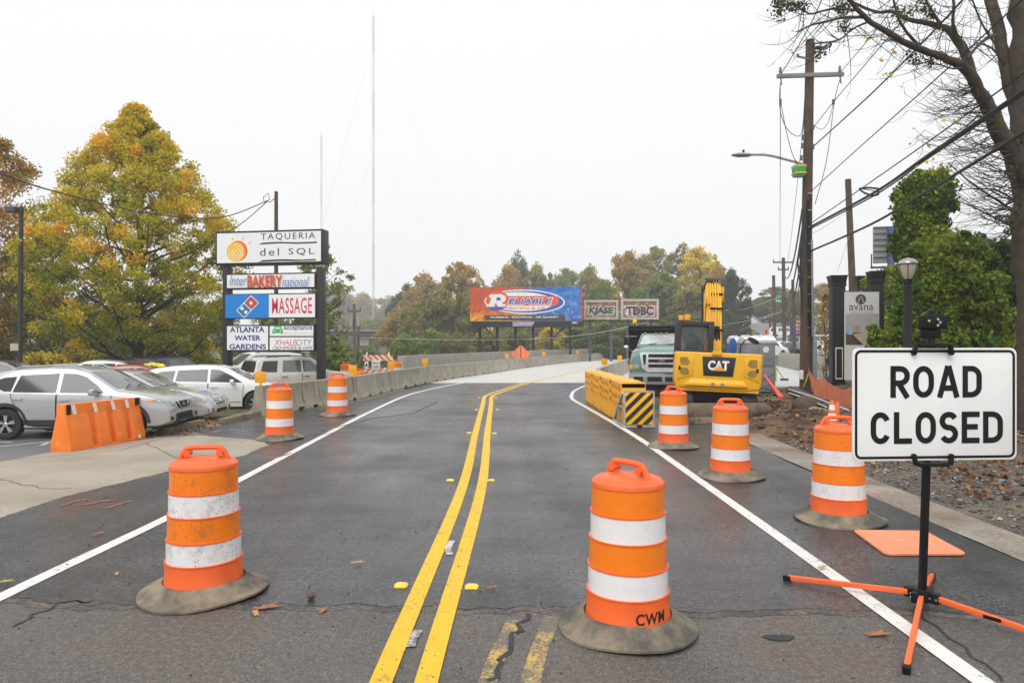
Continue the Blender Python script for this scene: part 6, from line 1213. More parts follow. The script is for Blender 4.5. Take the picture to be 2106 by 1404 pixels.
# white house and far signs
p=P(1545,684,140); r=empty('house',tuple(p),R(-6),'small white gabled house far down the road','house')
MB().prism([(-2.0,-2),(2.0,-2),(2.0,2.0),(0,3.4),(-2.0,2.0)],lambda u,v,t_:(u,t_,v),0,6).build('wall',mat('house_white',(.78,.78,.77),.7),r)
b=MB(); b.prism([(-2.3,1.85),(0,3.55),(2.3,1.85),(2.3,2.0),(0,3.75),(-2.3,2.0)],lambda u,v,t_:(u,t_,v),-.2,6.2); b.build('roof',mat('roof_pale',(.6,.6,.6),.7),r)
for x in (-1,.7): MB().box(x,x+.5,-.03,0,.3,1.2).build('window',M_gl,r)
for k,(px,py,Y,l) in enumerate(((1576,682,80,'nearer orange diamond sign at the far roadside'),(1561,686,90,'farther orange diamond sign beside the other'))):
    p=P(px,py,Y); r=empty('warning_sign',(p.x,Y,0),0,l,'sign','orange diamond signs far down the road'); s=.42; MB().prism([(0,p.z-s),(s,p.z),(0,p.z+s),(-s,p.z)],lambda u,v,t_:(u,t_,v),0,.03).build('diamond_plate',mat('far_sign_orange',(.85,.14,.03),.5),r); MB().box(-.03,.03,.03,.08,-.2,p.z).build('post',M_galv,r)
    flat([[(-.1,p.z-.2),(.1,p.z-.2),(.06,p.z+.2),(-.06,p.z+.2)]],-.004,M_k,r,'sign_symbol')
p=P(1626,690,58); r=empty('shop_sign',(p.x,58,0),R(-3),'blue roadside sign with orange letters partly behind the poles','sign'); zz=p.z; MB().box(0,1.75,0,.2,zz,zz+1.15).build('sign_box',mat('shop_blue',(.01,.035,.25),.5),r,.02)
M_so=mat('shop_orange',(.85,.36,.04),.5); txt('BLU',.35,1.0,zz+.76,zz+1.03,M_so,r,-.006,bold=.03); txt('RA',.45,.95,zz+.42,zz+.68,M_so,r,-.006,bold=.03); txt('SMOKE',.25,1.1,zz+.16,zz+.3,M_so,r,-.006,bold=.02)
MB().box(.7,1.0,.0,.2,-.5,zz).build('post',mat('post_steel',(.3,.35,.42),.5),r); MB().box(.5,1.4,.02,.18,zz+1.15,zz+1.25).build('top_trim',M_so,r)
GR='cars in the hillside lot beyond the wall'
for px,yb,Y,src,m_,th,l in ((1712,749,42,sed,M_white,-105,'white sedan right behind the wall at the tall pole'),(1700,722,54,sed,M_white,-60,'white sedan in the second row behind the wall'),(1738,722,52,suv,M_gray,-100,'grey suv right of the white sedans behind the wall'),(1612,736,52,sed,M_white,-80,'white sedan left behind the far crossarm pole'),(1646,738,50,sed,M_dk,-85,'dark sedan between the far poles and the big pole'),(1604,726,64,suv,M_white,-120,'white suv beside the green banner pole'),(1618,700,76,suv,M_white,-20,'white suv under the blue roadside sign'),(1676,672,98,suv,M_gray,20,'grey suv highest up the hillside lot'),(1715,692,80,suv,M_dk,190,'charcoal suv halfway up the hillside lot'),(1636,714,66,sed,M_navy,100,'navy sedan below the blue roadside sign'),(1742,706,66,sed,M_silver,-70,'silver sedan near the left gateway column')):
    p=P(px,yb,Y); c=recolour(src,m_,l,GR); seat(c,(0,0),(p.x,Y),R(th),.88,p.z)
# ================================================================ trees and shrubs
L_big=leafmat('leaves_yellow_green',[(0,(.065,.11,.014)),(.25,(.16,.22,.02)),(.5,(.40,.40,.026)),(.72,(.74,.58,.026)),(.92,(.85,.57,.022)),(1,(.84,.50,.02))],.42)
L_or=leafmat('leaves_orange',[(0,(0.115,0.115,0.018)),(.35,(0.276,0.196,0.021)),(.7,(0.552,0.287,0.023)),(1,(0.644,0.265,0.021))],.3)
L_ol=leafmat('leaves_olive',[(0,(0.078,0.098,0.026)),(.5,(0.195,0.195,0.042)),(1,(0.390,0.325,0.065))]); L_gr=leafmat('leaves_green',[(0,(0.058,0.111,0.021)),(.5,(0.143,0.221,0.034)),(1,(0.299,0.351,0.052))]); L_dg=leafmat('leaves_dark_green',[(0,(0.024,0.054,0.022)),(.6,(0.047,0.088,0.030)),(1,(0.081,0.121,0.041))]); L_rb=leafmat('leaves_rust',[(0,(0.143,0.124,0.042)),(.4,(0.312,0.240,0.062)),(.75,(0.481,0.332,0.075)),(1,(0.572,0.325,0.065))]); L_ye=leafmat('leaves_yellow',[(0,(0.246,0.246,0.026)),(.5,(0.597,0.474,0.035)),(1,(0.900,0.667,0.035))]); L_pl=leafmat('leaves_haze_pale',[(0,(0.189,0.162,0.108)),(.5,(0.270,0.230,0.149)),(1,(0.365,0.284,0.162))]); L_vi=leafmat('leaves_vine',[(0,(0.015,0.045,0.003)),(.4,(0.070,0.140,0.008)),(.7,(0.160,0.250,0.014)),(.9,(0.280,0.330,0.030)),(1,(0.420,0.330,0.030))],.3); L_vd=leafmat('leaves_vine_dark',[(0,(0.010,0.030,0.004)),(.6,(0.040,0.090,0.009)),(1,(0.100,0.170,0.016))],.3); L_li=leafmat('leaves_loose',[(0,(0.095,0.121,0.027)),(.6,(0.216,0.243,0.041)),(1,(0.405,0.378,0.068))],.35)  # the pale leaf ramp carries distant haze in its colour
M_bark=mat('bark',(.045,.034,.026),.95,var=.4,scale=5,dirt=(.09,.075,.055),dscale=4,damt=.4,bmp=.5,bscale=25); M_moss=mat('mossy_bark',(.06,.045,.032),.95,var=.4,scale=6,dirt=(.06,.065,.018),dscale=2.4,damt=.42,bmp=.7,bscale=22)
def leaves(name,centers,rad,tint,per,size,m_,parent,seed,flat_=.75,tj=.22,droop=0,shape=.55):
    """clumps of rhombic leaves, one mesh with a tint per leaf"""
    rg=np.random.default_rng(seed); C=np.repeat(np.asarray(centers,float),per,0); n=len(C); Rr=np.repeat(np.broadcast_to(rad,(len(centers),)),per); Tn=np.repeat(np.asarray(tint,float),per)+rg.normal(0,tj,n)
    d=rg.normal(size=(n,3)); d/=np.linalg.norm(d,axis=1)[:,None]; q=rg.random(n)**.6; pos=C+d*(q*Rr)[:,None]*np.array([1,1,flat_])
    a=rg.normal(size=(n,3))+np.array([0,0,-droop]); a/=np.linalg.norm(a,axis=1)[:,None]; bq=np.cross(a,rg.normal(size=(n,3))); bq/=np.linalg.norm(bq,axis=1)[:,None]
    s=size*rg.uniform(.6,1.4,n)[:,None]; v=np.stack([pos-a*s*.5,pos+bq*s*shape*.5,pos+a*s*.5,pos-bq*s*shape*.5],1).reshape(-1,3)
    me=bpy.data.meshes.new(name); me.vertices.add(4*n); me.loops.add(4*n); me.polygons.add(n); me.vertices.foreach_set('co',v.ravel()); me.loops.foreach_set('vertex_index',np.arange(4*n)); me.polygons.foreach_set('loop_start',np.arange(n)*4)
    at=me.attributes.new('tint','FLOAT','FACE'); at.data.foreach_set('value',np.clip(Tn,0,1)); me.materials.append(m_); me.update(calc_edges=True)
    o=bpy.data.objects.new(name,me); COL.objects.link(o); o.parent=parent; return o
def limb(b,a,c,r0,r1,rg,n=5,wob=.12,up=.25):
    a=V(a);c=V(c);L=(c-a).length; pts=[]
    for k in range(n+1):
        f=k/n; p=a+(c-a)*f+V((rg.uniform(-1,1),rg.uniform(-1,1),rg.uniform(-1,1)))*L*wob*.5*sin(pi*f)+V((0,0,-up*L*sin(pi*f)*.35)); pts.append(p)
    b.tube(pts,[r0+(r1-r0)*(k/n)**.7 for k in range(n+1)],6,False); return pts
def tree(name,label,loc,H,prof,Rm,z0,nc,per,size,cr,m_,seed,tr=.22,group=None,grad=.35,hot=0,limbs=45,tj=.2,shell=.6,droop=.3,ctop=None,bark=None,gap=.0,cat='tree',lobes=0,wobk=.22,tb=.28):
    rg=random.Random(seed); r=empty(name,loc,rg.uniform(0,6) if hot==0 else 0,label,cat,group); cs=[];ts=[];rs=[]
    LOB=[]
    if lobes:
        for k in range(lobes):
            f=(k+.5+rg.uniform(-.4,.4))/lobes; R0=lerp(prof,f)*Rm; a=2.4*k+rg.uniform(-.6,.6); q=rg.uniform(.35,.8) if f<.85 else .2; LOB.append((V((R0*q*cos(a),R0*q*sin(a),z0+(H-z0)*f*.92)),rg.uniform(.26,.46)*Rm,rg.gauss(0,.10)))
    for k in range(nc):
        if lobes:
            c_,r_,tt=LOB[k%lobes]; d=V((rg.gauss(0,1),rg.gauss(0,1),rg.gauss(0,1)+.35)).normalized(); p=c_+d*r_*rg.uniform(.55,1.08)*(1+.25*noise.noise(d*2+c_))
            if gap and rg.random()<gap: continue
            cs.append(tuple(p)); rs.append(cr*rg.uniform(.5,1.25)); ts.append(.30+.30*p.z/H+tt+.12*d.z+rg.gauss(0,.07)); continue  # upward-facing clumps tinted lighter: sunlit tops put into the leaf colour
        f=(k+rg.random())/nc; f=f**.9; R0=lerp(prof,f)*Rm; a=rg.uniform(0,2*pi); q=(shell+(1-shell)*rg.random()) if rg.random()<.75 else sqrt(rg.random())*shell
        wob=1+wobk*noise.noise(V((cos(a)*1.3+seed,sin(a)*1.3,f*3)))
        p=(R0*q*wob*cos(a),R0*q*wob*sin(a),z0+(H-z0)*f+rg.uniform(-.2,.2)*cr)
        if gap and noise.noise(V(p)*(1.1/ max(1,cr))+V((seed,0,0)))>gap: continue
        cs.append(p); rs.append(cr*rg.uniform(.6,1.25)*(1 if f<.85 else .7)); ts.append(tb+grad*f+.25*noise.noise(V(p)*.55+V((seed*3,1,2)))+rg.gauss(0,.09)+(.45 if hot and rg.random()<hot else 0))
    b=MB(); top=V((rg.uniform(-.2,.2),rg.uniform(-.2,.2),H*.93)); n=8
    b.tube([V((0,0,-.5))]+[V((rg.uniform(-.05,.05)*tr*3,rg.uniform(-.05,.05)*tr*3,0))+top*(k/n) for k in range(1,n+1)],[tr*1.25]+[tr*(1-.88*k/n) for k in range(1,n+1)],8)
    for k in range(limbs):
        i=int(len(cs)*(k+.5)/limbs); c=cs[min(i,len(cs)-1)]; d=hypot(c[0],c[1]); zb=max(z0*.55,c[2]-d*rg.uniform(.5,1.0)); s_=max(.15,1-zb/H); a0=(top.x*zb/H,top.y*zb/H,zb); pts=limb(b,a0,c,tr*.45*s_+.01,.012,rg)
        for _ in range(2): j=rg.choice(pts[2:5]); c2=cs[rg.randrange(len(cs))]; 
    b.build('trunk',bark or M_bark,r,smooth=True); leaves('crown',cs,rs,ts,per,size,m_,r,seed,tj=tj,droop=droop); return r
OV=[(0,.8),(.1,.97),(.25,1.0),(.42,.94),(.6,.78),(.71,.60),(.81,.39),(.91,.19),(1,.03)]; RD=[(0,.45),(.15,.8),(.4,1),(.65,.92),(.85,.6),(1,.12)]; TL=[(0,.5),(.3,.9),(.6,1),(.8,.75),(1,.15)]
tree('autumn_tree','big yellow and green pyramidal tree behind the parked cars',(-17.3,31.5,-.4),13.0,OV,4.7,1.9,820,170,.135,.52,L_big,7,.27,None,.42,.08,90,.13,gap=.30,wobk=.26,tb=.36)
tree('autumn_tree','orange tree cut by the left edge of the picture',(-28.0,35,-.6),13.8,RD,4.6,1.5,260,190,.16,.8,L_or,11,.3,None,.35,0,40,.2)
tree('autumn_tree','dark olive tree low behind the light pole at left',(-25.5,38,-.8),8.5,RD,4.2,.6,120,80,.24,.9,L_ol,12,.25)
for k,(px,Y,w,h,mm,l) in enumerate(((95,34,2.2,1.7,L_ye,'golden bush left of the yellow tree trunk behind the cars'),(165,35,2.6,2.2,L_ye,'tallest golden bush behind the pale sedan'),(235,34,2.0,1.6,L_gr,'yellow-green bush beside the yellow tree trunk'),(20,35,2.6,2.4,L_ol,'olive bush under the orange tree'),(360,36,2.2,1.9,L_ol,'olive bush right of the yellow tree trunk'),(420,37,2.4,2.4,L_big,'mixed yellow bush left of the tenant sign'))):
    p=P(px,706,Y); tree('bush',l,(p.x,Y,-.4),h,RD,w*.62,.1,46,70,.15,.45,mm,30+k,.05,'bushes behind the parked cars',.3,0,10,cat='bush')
tree('loose_tree','thin loose-leaved tree leaning out behind the tenant sign',(P(662,706,44).x,44,-1.5),9.6,[(0,.5),(.4,.9),(.7,1),(.9,.7),(1,.2)],2.2,1.5,90,40,.24,.55,L_li,21,.12,None,.3,0,40,.2,.4)
tree('bush','green bush right of the tenant sign post',(P(690,706,38).x,38,-1.2),2.9,RD,1.7,.1,50,70,.2,.5,L_gr,22,.06,cat='bush')
# woods: four grown forms, each copied with its own colour, height and width
def proto(seed,prof,nc,per,z0,cr,size,gap,limbs,lobes=11):
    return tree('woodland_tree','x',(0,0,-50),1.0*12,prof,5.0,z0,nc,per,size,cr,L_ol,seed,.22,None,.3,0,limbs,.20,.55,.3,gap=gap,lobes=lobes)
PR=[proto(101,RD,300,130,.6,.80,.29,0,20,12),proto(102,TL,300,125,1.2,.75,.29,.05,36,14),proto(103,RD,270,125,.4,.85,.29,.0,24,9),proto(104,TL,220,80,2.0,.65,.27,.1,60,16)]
used=set()
def wood(px,yt,hw,Y,k,mm,label,zb=None,cat='tree',grp='woodland trees beyond the bridge'):
    x=(px-CX)*Y/F; zt=CH+(HY-yt)*Y/F; zb=gz(x,Y)-.2 if zb is None else zb; o=PR[k]
    if k in used: o=copy_tree(o)
    used.add(k); H=zt-zb; o.location=(x,Y,zb); w=hw*1.4*Y/F/5.0; o.scale=(w,w,H/12.3); o.rotation_euler=(0,0,(px*7.3)%6.28); o['label']=label; o['group']=grp; o['category']=cat
    for c in o.children:
        if c.name.startswith('crown'): c.material_slots[0].link='OBJECT'; c.material_slots[0].material=mm
    return o
for a in ((690,588,52,340,0,L_pl,'hazy pale tree far behind the green bush and sign post'),(745,604,46,380,0,L_rb,'hazy rust tree left of the red and white mast foot'),(800,612,48,360,2,L_pl,'hazy pale tree right of the mast foot'),(650,600,50,350,1,L_rb,'hazy brown tree hidden by the sign posts'),(720,650,50,230,2,L_ol,'hazy olive tree under the railway bridge line'),(775,655,40,200,2,L_gr,'soft green tree beside the railway bridge pier'),
 (838,588,42,150,0,L_dg,'dark green round tree at the left end of the woods'),(872,566,58,140,0,L_rb,'orange brown tree second from the left end of the woods'),(945,543,52,108,1,L_rb,'tallest orange topped tree left of the big billboard'),(905,598,72,95,0,L_ol,'broad olive tree left of the big billboard'),(960,600,50,92,2,L_ol,'olive tree touching the left edge of the big billboard'),(820,640,46,100,2,L_rb,'low rust tree above the left end of the parapet'),(992,570,36,170,3,L_rb,'thin half bare tree over the billboard left corner'),
 (1045,548,46,145,0,L_rb,'orange tree above the letter oval of the billboard'),(1066,527,30,180,2,L_dg,'dark pine crown above the middle of the billboard'),(1105,548,46,150,0,L_ol,'olive tree above the billboard right of the pine'),(1160,556,46,160,1,L_gr,'grey green tree above the blue end of the billboard'),(1215,552,44,140,0,L_ol,'olive tree above the first graffiti board'),(1240,582,44,96,2,L_gr,'green tree just above the first graffiti board'),
 (1287,522,46,112,1,L_rb,'rust crowned tree above the second graffiti board'),(1338,512,52,135,1,L_ol,'tall olive tree right above the second graffiti board'),(1395,503,44,140,3,L_ol,'tallest loose topped tree behind the dump truck'),(1440,514,50,112,1,L_ye,'yellow orange tree behind the excavator boom'),(1360,560,56,100,0,L_gr,'green tree filling the woods behind the dump truck'),(1425,590,58,95,0,L_ol,'olive tree low behind the excavator cab'),(1478,548,40,104,0,L_rb,'rust tree right of the excavator boom'),(1505,556,34,92,0,L_dg,'dark evergreen right of the excavator boom'),(1497,640,40,88,0,L_dg,'low dark evergreen behind the toilets'),
 (1568,612,40,150,0,L_ol,'olive tree above the far orange diamond signs'),(1600,592,44,140,1,L_ol,'taller olive tree behind the far poles'),(1645,600,40,108,0,L_gr,'green tree left behind the tall utility pole'),(1692,584,44,150,0,L_rb,'brown orange tree right behind the tall utility pole'),(1740,600,40,150,2,L_ol,'olive tree behind the gateway columns'),(1530,630,34,260,2,L_pl,'pale tree behind the white house')):
    wood(*a)
for a in ((40,560,62,58,0,L_ol,'dark olive tree filling behind the orange tree at left'),(130,606,60,60,2,L_ol,'olive tree behind the left half of the big yellow tree'),(240,630,60,60,0,L_gr,'green tree behind the big yellow tree trunk'),(350,622,56,62,2,L_ol,'olive tree behind the right half of the big yellow tree'),(455,612,52,66,0,L_ol,'olive tree behind the left sign post'),(560,640,54,70,2,L_gr,'green tree behind the lower tenant panels'),(640,622,40,82,0,L_ol,'olive tree behind the right sign post')):
    wood(*a,grp='trees behind the parking lot')
GB='bushes below the woods'
for a in ((760,712,34,84,0,L_gr,'green bush behind the striped barricade'),(705,705,36,78,2,L_ol,'olive bush left of the striped barricade'),(830,690,44,76,0,L_gr,'green bush over the parapet left end'),(885,680,50,74,0,L_gr,'bright green bush above the parapet before the billboard'),(940,690,44,76,2,L_ol,'olive bush under the billboard left post'),(1000,680,46,80,0,L_ol,'olive bush behind the first billboard posts'),(1060,678,46,82,2,L_gr,'green bush behind the middle billboard posts'),(1130,672,30,76,0,L_ye,'yellow bush between the right billboard posts'),(1185,672,40,80,0,L_gr,'green bush under the billboard right end'),(1235,660,42,78,0,L_gr,'green bush under the first graffiti board'),(1290,672,44,78,2,L_ol,'olive bush under the second graffiti board'),(1345,668,44,80,0,L_ol,'olive bush behind the dump truck box'),(1420,680,50,78,0,L_gr,'green bush behind the excavator cab'),(1540,690,30,100,2,L_ol,'low olive bush before the white house'),(1600,690,30,105,0,L_ol,'low bush behind the far orange signs')):
    wood(*a,cat='bush',grp=GB)
# vine-smothered trees on the right
def vine(label,blobs,Y,m_,seed,per,size,nb,tnt=.4):
    rg=random.Random(seed); c0=P(blobs[0][0],706,Y); r=empty('vine_covered_tree',(c0.x,Y,.1),0,label,'tree','vine covered trees on the right'); cs=[];ts=[];rs=[]
    for px,py,rx,ry,dy in blobs:
        c=P(px,py,Y+dy)-V((c0.x,Y,.1)); a=rx*Y/F; bz=ry*Y/F
        for k in range(int(nb*(rx+ry)/160)):
            d=V((rg.gauss(0,1),rg.gauss(0,1),rg.gauss(0,1))).normalized(); q=rg.uniform(.62,1.06); w=1+.34*noise.noise(d*2.3+V((px*.013,py*.013,seed)))
            p=c+V((d.x*a*q*w,d.y*a*q*w,d.z*bz*q*w))
            if noise.noise(p*1.5+V((seed,3,0)))>.33: continue
            cs.append(tuple(p)); rs.append(.22*rg.uniform(.4,1.5)); ts.append(tnt+.06+.36*noise.noise(p*1.1+V((0,0,seed)))+.10*d.z+rg.gauss(0,.1))
    b=MB(); 
    for px,py,rx,ry,dy in blobs: p=P(px,py+ry*.2,Y+dy)-V((c0.x,Y,.1)); limb(b,(p.x*.4,p.y*.5,-.3),tuple(p),.16,.05,rg)
    b.build('trunk',M_bark,r); leaves('foliage',cs,rs,ts,per,size,m_,r,seed,.8,.16,.8,.6)
vine('tall narrow vine covered tree rising above the lamp post',[(1900,420,50,58,0),(1894,490,44,60,0),(1908,385,32,26,.3),(1880,455,24,34,-.2)],20,L_vi,51,100,.125,480,.45)
vine('bright green mass of vines behind the road closed sign',[(1940,560,74,74,0),(1908,640,52,66,-.3),(1965,650,90,85,0),(1905,740,100,80,-.2),(1896,720,44,60,-.5),(1990,740,80,70,.1)],17.2,L_vi,52,100,.115,480,.5)
vine('dark vine covered trees at the right behind the trunk',[(2030,575,70,72,0),(2085,600,70,90,.3),(2050,680,90,90,0),(2000,540,45,40,0),(2120,700,80,110,0),(2060,780,110,80,-.8)],20.5,L_vd,53,90,.135,460,.42)
vine('low yellowish vine bush between the columns and lamp post',[(1828,610,34,42,0),(1822,690,36,50,-.2),(1845,570,26,26,0),(1800,588,18,24,.4)],27.5,L_vi,54,70,.14,460,.6)
# brown shrub left of the column
tree('bush','slim reddish shrub left of the gateway column',(P(1700,706,30).x,30,.1),4.0,[(0,.6),(.5,1),(1,.3)],.55,.5,44,40,.13,.3,L_rb,61,.04,None,.4,0,14,cat='bush')
# big bare tree on the right
r=empty('bare_tree',(P(2124,706,13.2).x,13.2,.35),0,'large nearly bare dark tree leaning in from the right edge','tree'); O=V(r.location); rg=random.Random(77)
def bl(pts): return [P(x,y,Y)-O for x,y,Y,_ in pts],[w*(.37 if x<2095 or w<50 else .46)*Y/F for x,y,Y,w in pts]
LIMBS=[[(2126,940,13.2,84),(2124,760,13.2,66),(2121,600,13.2,58),(2112,500,13.2,62),(2116,430,13.2,64),(2118,340,13.2,70),(2112,260,13.2,66),(2110,130,13.2,62),(2108,20,13.2,58),(2106,-40,13.2,56)],
[(2118,380,13.2,56),(2080,312,13.0,50),(2040,238,12.8,40),(2012,185,12.6,32),(1986,140,12.4,27),(1950,122,12.3,21),(1912,108,12.2,19),(1864,90,12,17),(1831,70,11.9,16),(1792,46,11.8,14),(1763,19,11.7,12),(1738,-12,11.6,11)],
[(2002,170,12.6,26),(1985,112,12.7,25),(1956,66,12.8,20),(1925,52,12.9,16),(1898,46,13,14),(1862,38,13.1,11),(1835,24,13.2,10),(1804,25,13.3,8),(1760,8,13.4,7),(1720,-14,13.5,6)],
[(2112,300,13.2,44),(2088,220,13.3,36),(2066,130,13.4,31),(2054,58,13.5,30),(2038,0,13.6,29),(2030,-40,13.6,28)],
[(1776,36,11.8,9),(1740,36,11.6,8),(1710,42,11.4,7),(1667,53,11.2,5),(1643,64,11.1,3.4)],[(1765,22,11.7,7),(1735,19,11.9,7),(1708,19,12,6),(1668,29,12.1,5),(1648,20,12.2,4),(1622,24,12.2,3)],[(1784,46,11.8,6),(1754,60,12,4.5),(1727,82,12.1,4),(1700,88,12.2,3),(1674,90,12.2,2.4)],
[(1893,98,12.2,9),(1868,70,12.1,8),(1850,43,12,7),(1840,10,12,6),(1836,-15,12,5)],[(1975,90,12.7,12),(1960,50,12.6,9),(1962,10,12.5,7),(1958,-20,12.5,6)],[(1990,120,12.5,8),(2020,85,12.6,7),(2050,72,12.9,6)],[(1900,102,12.2,5),(1870,86,12.4,4),(1840,84,12.6,3),(1812,82,12.6,2.6)],[(1990,135,12.4,6),(1960,142,12.2,4),(1915,128,12.1,3),(1880,134,12.1,2)],
[(1940,60,12.9,8),(1915,20,12.9,7),(1895,-15,12.9,6)],[(2050,95,13.4,6),(2020,50,13.3,5),(2000,0,13.2,4)],[(2070,140,13.4,7),(2040,100,13,5),(2005,88,12.8,4)],[(2095,440,13.1,9),(2040,405,12.9,6),(1990,370,12.7,4),(1950,335,12.6,2.6)],[(2090,470,13.1,7),(2030,440,12.8,5),(1975,415,12.6,3),(1940,412,12.5,2)],[(2100,420,13.1,6),(2050,392,12.8,4.5),(2000,388,12.6,3),(1955,395,12.5,2)]]
b=MB()
for L_ in LIMBS:
    p,w=bl(L_); ps=spline(p,4); ws=[]
    for i in range(len(w)-1): ws+=[w[i]+(w[i+1]-w[i])*k/4 for k in range(4)]
    ws.append(w[-1]); ps=[q_+V((rg.uniform(-1,1),rg.uniform(-1,1),rg.uniform(-1,1)))*ww*.16 for q_,ww in zip(ps,ws)]; b.tube(ps,ws,9,True)
b.build('trunk',M_moss,r,ang=60)
b=MB(); allp=[]
def twig(a,c,r0,n=5,bend=.2):
    d=c-a; pts=[]; s_=V((rg.uniform(-1,1),rg.uniform(-1,1),rg.uniform(-1,1)))*d.length*bend
    for k in range(n+1): f=k/n; pts.append(a+d*f+s_*sin(pi*f*.9)*.5+V((0,0,-.10*d.length*sin(pi*f))))
    b.tube(pts,[r0*(1-.8*k/n) for k in range(n+1)],3,False); return pts
for k in range(150):                                           # sprouts off the trunk, sweeping left
    y=rg.uniform(170,480); x0=lerp([(170,2005),(240,2040),(310,2075),(380,2092),(480,2092)],y); a=P(x0,y,rg.uniform(12.7,13.1))-O; L_=rg.uniform(50,170)*(1 if y>200 else .6); ang=rg.uniform(-.55,.45)
    c=P(x0-L_*cos(ang),y+L_*sin(ang)-10,rg.uniform(11.8,13.8))-O; pts=twig(a,c,.012)
    for _ in range(2):
        q_=rg.choice(pts[2:]); twig(q_,q_+V((-rg.uniform(.1,.5),rg.uniform(-.3,.3),rg.uniform(-.25,.3))),.006,3)
for k in range(190):                                           # fine twigs on the upper limbs
    L_=rg.choice(LIMBS[1:15]); i=rg.randrange(1,len(L_)); x,y,Y,_=L_[i]; x2,y2,Y2,_=L_[i-1]; f=rg.random(); a=P(x+(x2-x)*f,y+(y2-y)*f,Y+(Y2-Y)*f)-O; d=V((rg.uniform(-1.1,.5),rg.uniform(-.6,.6),rg.uniform(-.7,.9))).normalized()*rg.uniform(.3,1.1); pts=twig(a,a+d,.009)
    for _ in range(2): q_=rg.choice(pts[2:]); twig(q_,q_+V((rg.uniform(-.4,.2),rg.uniform(-.3,.3),rg.uniform(-.3,.3))),.005,3)
o=b.build('twigs',M_bark,r); o['kind']='stuff'
cl=[];rs=[];ts=[]
for px,py,rr,Y,n in ((1612,14,30,12.2,9),(1640,8,22,12.2,5),(1688,106,14,12.2,4),(1738,60,12,12,3),(1735,10,26,12.4,5),(1850,34,24,12.6,5),(1905,20,26,12.8,5),(1880,110,18,12.2,3),(1925,125,16,12.2,3),(2085,345,16,12.9,4),(2092,290,12,12.9,3),(2075,455,18,12.8,4)):
    for k in range(n): p=P(px+rg.gauss(0,rr*.45),py+rg.gauss(0,rr*.4),Y+rg.uniform(-.3,.3))-O; cl.append(tuple(p)); rs.append(.13); ts.append(.3)
leaves('leaf_tufts',cl,rs,ts,34,.06,leafmat('leaves_tuft',[(0,(.03,.045,.012)),(.6,(.07,.09,.02)),(1,(.15,.14,.03))]),r,78,1,.2)
cl=[]
for k in range(46): px,py=rg.choice(((1815,140),(1835,165),(1870,130),(1800,75),(1890,290),(1905,330),(1945,85),(1968,245))); cl.append(tuple(P(px+rg.gauss(0,18),py+rg.gauss(0,14),12.4+rg.uniform(-.4,.4))-O))
leaves('last_leaves',cl,[.02]*len(cl),[.6]*len(cl),1,.09,L_ye,r,79,1,.2)
# ================================================================ loose stones, litter, haze
rg=np.random.default_rng(5)
def stones(name,xy,sz,zf,m_,label):
    n=len(xy); base=np.array([(1,0,0),(-1,0,0),(0,1,0),(0,-1,0),(0,0,1),(0,0,-1)],float); fs=np.array([(0,2,4),(2,1,4),(1,3,4),(3,0,4),(2,0,5),(1,2,5),(3,1,5),(0,3,5)])
    v=base[None]*(sz[:,None,None]*rg.uniform(.5,1.3,(n,6,1))); a=rg.uniform(0,6.28,n); c,s=np.cos(a),np.sin(a); x=v[...,0]*c[:,None]-v[...,1]*s[:,None]; y=v[...,0]*s[:,None]+v[...,1]*c[:,None]; v[...,0]=x; v[...,1]=y; v[...,2]*=.65
    v[...,0]+=xy[:,0:1]; v[...,1]+=xy[:,1:2]; v[...,2]+=np.array([zf(p[0],p[1]) for p in xy])[:,None]+sz[:,None]*.25
    f=(np.arange(n)[:,None,None]*6+fs[None]).reshape(-1,3); me=bpy.data.meshes.new(name); me.from_pydata(v.reshape(-1,3).tolist(),[],f.tolist())
    at=me.attributes.new('tint','FLOAT','FACE'); at.data.foreach_set('value',np.repeat(rg.random(n),8)); me.materials.append(m_); o=bpy.data.objects.new(name,me); COL.objects.link(o); tag(o,label,'gravel',None,'stuff'); return o
def tintmat(name,stops,rough=.85):
    m,t,b=newmat(name); a=nd(t,'ShaderNodeAttribute',attribute_name='tint'); t.links.new(ramp(t,a.outputs['Fac'],stops),b.inputs['Base Color']); b.inputs['Roughness'].default_value=rough; return m
M_stone=tintmat('loose_stone',[(0,(.035,.033,.032)),(.5,(.11,.10,.095)),(.85,(.22,.205,.19)),(1,(.42,.40,.37))])
n=7000; xy=np.stack([4.95+rg.random(n)**1.3*6.5,3.4+rg.random(n)*9],1); stones('gravel',xy,rg.uniform(.008,.028,n)*rg.choice([1,1,1,1.6],n),dz,M_stone,'grey gravel scattered over the right shoulder')
n=900; xy=np.stack([5.0+rg.random(n)*5,11.5+rg.random(n)*7],1); stones('dirt_clods',xy,rg.uniform(.015,.06,n)*rg.choice([1,1,1.7],n),dz,tintmat('clod',[(0,(.03,.022,.018)),(.6,(.09,.06,.042)),(1,(.18,.13,.09))]),'brown clods of dug earth beside the excavator')
n=650; xy=np.stack([rg.uniform(-5,4.1,n),2.6+rg.random(n)**1.6*10],1); stones('road_grit',xy,rg.uniform(.004,.011,n),lambda x,y:(.012 if y>4.7 else 0.),tintmat('grit',[(0,(.012,.012,.012)),(1,(.07,.065,.06))]),'dark crumbs of asphalt scattered on the road')
n=500; xy=np.stack([-6.6+rg.normal(0,.45,n),rg.uniform(13,19,n)],1); stones('verge_grit',xy,rg.uniform(.008,.03,n),lambda x,y:0.,M_stone,'small stones on the sandy verge by the wheel stops')
cs=[];ts=[]
for k in range(2300):
    if k<1700: x=5.2+abs(rg.normal(0,2.0)); y=rg.uniform(4.5,18)
    else: x,y=rg.normal((7.2,17.2),(.9,1.2))
    if noise.noise(V((x*.9,y*.9,3)))<-.05 and k<1700: continue
    cs.append((x,y,dz(x,y)+.02)); ts.append(rg.random())
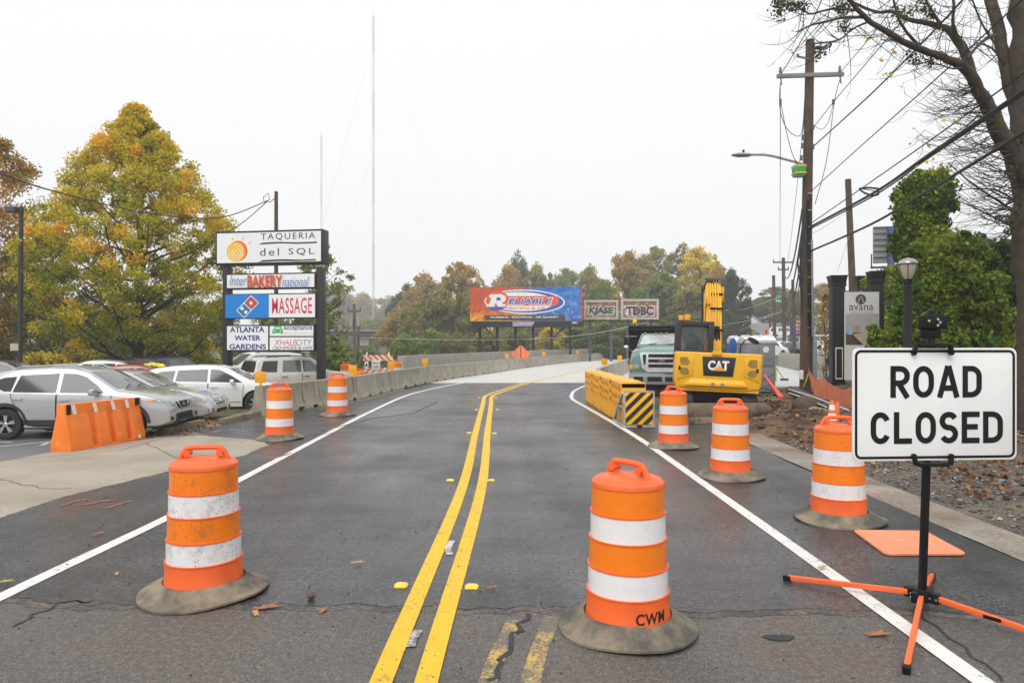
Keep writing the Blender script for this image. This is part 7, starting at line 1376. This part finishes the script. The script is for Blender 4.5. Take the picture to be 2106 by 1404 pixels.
root=empty('leaf_litter',(0,0,0)); 
o=leaves('leaf_litter',cs,[.05]*len(cs),ts,2,.085,leafmat('litter',[(0,(.06,.03,.015)),(.5,(.20,.085,.03)),(.8,(.34,.14,.04)),(1,(.42,.28,.1))],.1),None,9,.15,.2,0,.6); bpy.data.objects.remove(root); tag(o,'brown and orange fallen leaves over the right shoulder and dirt','leaf litter',None,'stuff')
cs=[(float(x),float(y),.02) for x,y in zip(-7.0+rg.normal(0,.22,160),rg.uniform(13.2,16.5,160))]
o=leaves('leaf_litter',cs,[.04]*160,rg.random(160),2,.07,MATS['litter'],None,10,.2,.2,0,.6); tag(o,'brown fallen leaves banked along the wheel stop','leaf litter',None,'stuff')
# single oak leaves on the road
M_oak=[mat('oak_leaf_rust',(.34,.13,.06),.7,var=.3,scale=30),mat('oak_leaf_tan',(.42,.26,.10),.7,var=.3,scale=30)]
for k,(px,py,s,a,l) in enumerate(((548,1252,.085,.3,'large rust oak leaf beside the dirty near drum'),(525,1263,.05,2.1,'small tan oak leaf in front of the large rust one'),(205,1101,.05,1,'tan leaf inside the left white line'),(240,1185,.035,2,'tiny yellow leaf left of the dirty drum'),(555,932,.06,.7,'yellow leaf by the left white line below the far drum'),(735,1162,.05,0.2,'rust leaf on the left lane'),(664,1258,.045,1.4,'rust leaf near the seam on the left lane'),(10,1202,.06,.2,'brown leaf at the left edge of the road'),(1012,1213,.04,.1,'thin rust leaf right of the near yellow marker'),(1692,1172,.05,.5,'orange leaf beside the right white line'),(1805,1307,.075,.1,'pale tan leaf in front of the sign stand'))):
    x,y=G(px,py); pts=[]
    for i in range(22):
        t_=2*pi*i/22; q_=(1+.38*cos(7*t_))*(.6+.4*abs(cos(t_))); pts.append((s*q_*cos(t_),s*.55*q_*sin(t_)))
    b=MB(); b.at((x,y,.019 if py<1250 else .006),a); b.add([(u,v,.006+.25*abs(v)+.05*u) for u,v in pts]+[(0,0,.004)],[(i,(i+1)%22,22) for i in range(22)])
    tag(b.build('fallen_leaf',M_oak[k%2 if k>1 else k]),l,'leaf','fallen leaves on the road')
x,y=G(640,1232); b=MB(); b.at((x,y,.03)); b.loft([[(.03*k_*cos(a)*(1+.2*sin(2*a)),.025*k_*sin(a),z) for a in [2*pi*i/8 for i in range(8)]] for k_,z in ((.7,-.02),(1,0),(.5,.025))]); tag(b.build('stone',mat('loose_rock',(.13,.09,.07),.9)),'small brown stone on the seam in the left lane','stone')
x,y=G(1603,1312); b=MB(); b.at((x,y,.002)); b.prism([(.09*cos(a)*(1+.2*sin(3*a)),.05*sin(a)*(1+.15*cos(2*a))) for a in [2*pi*i/20 for i in range(20)]],lambda u,v,t_:(u,v,t_),0,.005); tag(b.build('tar_patch',M_tar),kind='structure')
# haze
m=bpy.data.materials.new('haze'); m.use_nodes=True; t=m.node_tree; t.nodes.clear(); out=nd(t,'ShaderNodeOutputMaterial'); pv_=nd(t,'ShaderNodeVolumePrincipled'); pv_.inputs['Color'].default_value=(.97,.98,1,1); pv_.inputs['Density'].default_value=.0013; pv_.inputs['Anisotropy'].default_value=.2
t.links.new(pv_.outputs[0],out.inputs['Volume'])
b=MB(); b.box(-445,445,-70,445,-12,162); o=b.build('haze',m,smooth=False); tag(o,kind='stuff')
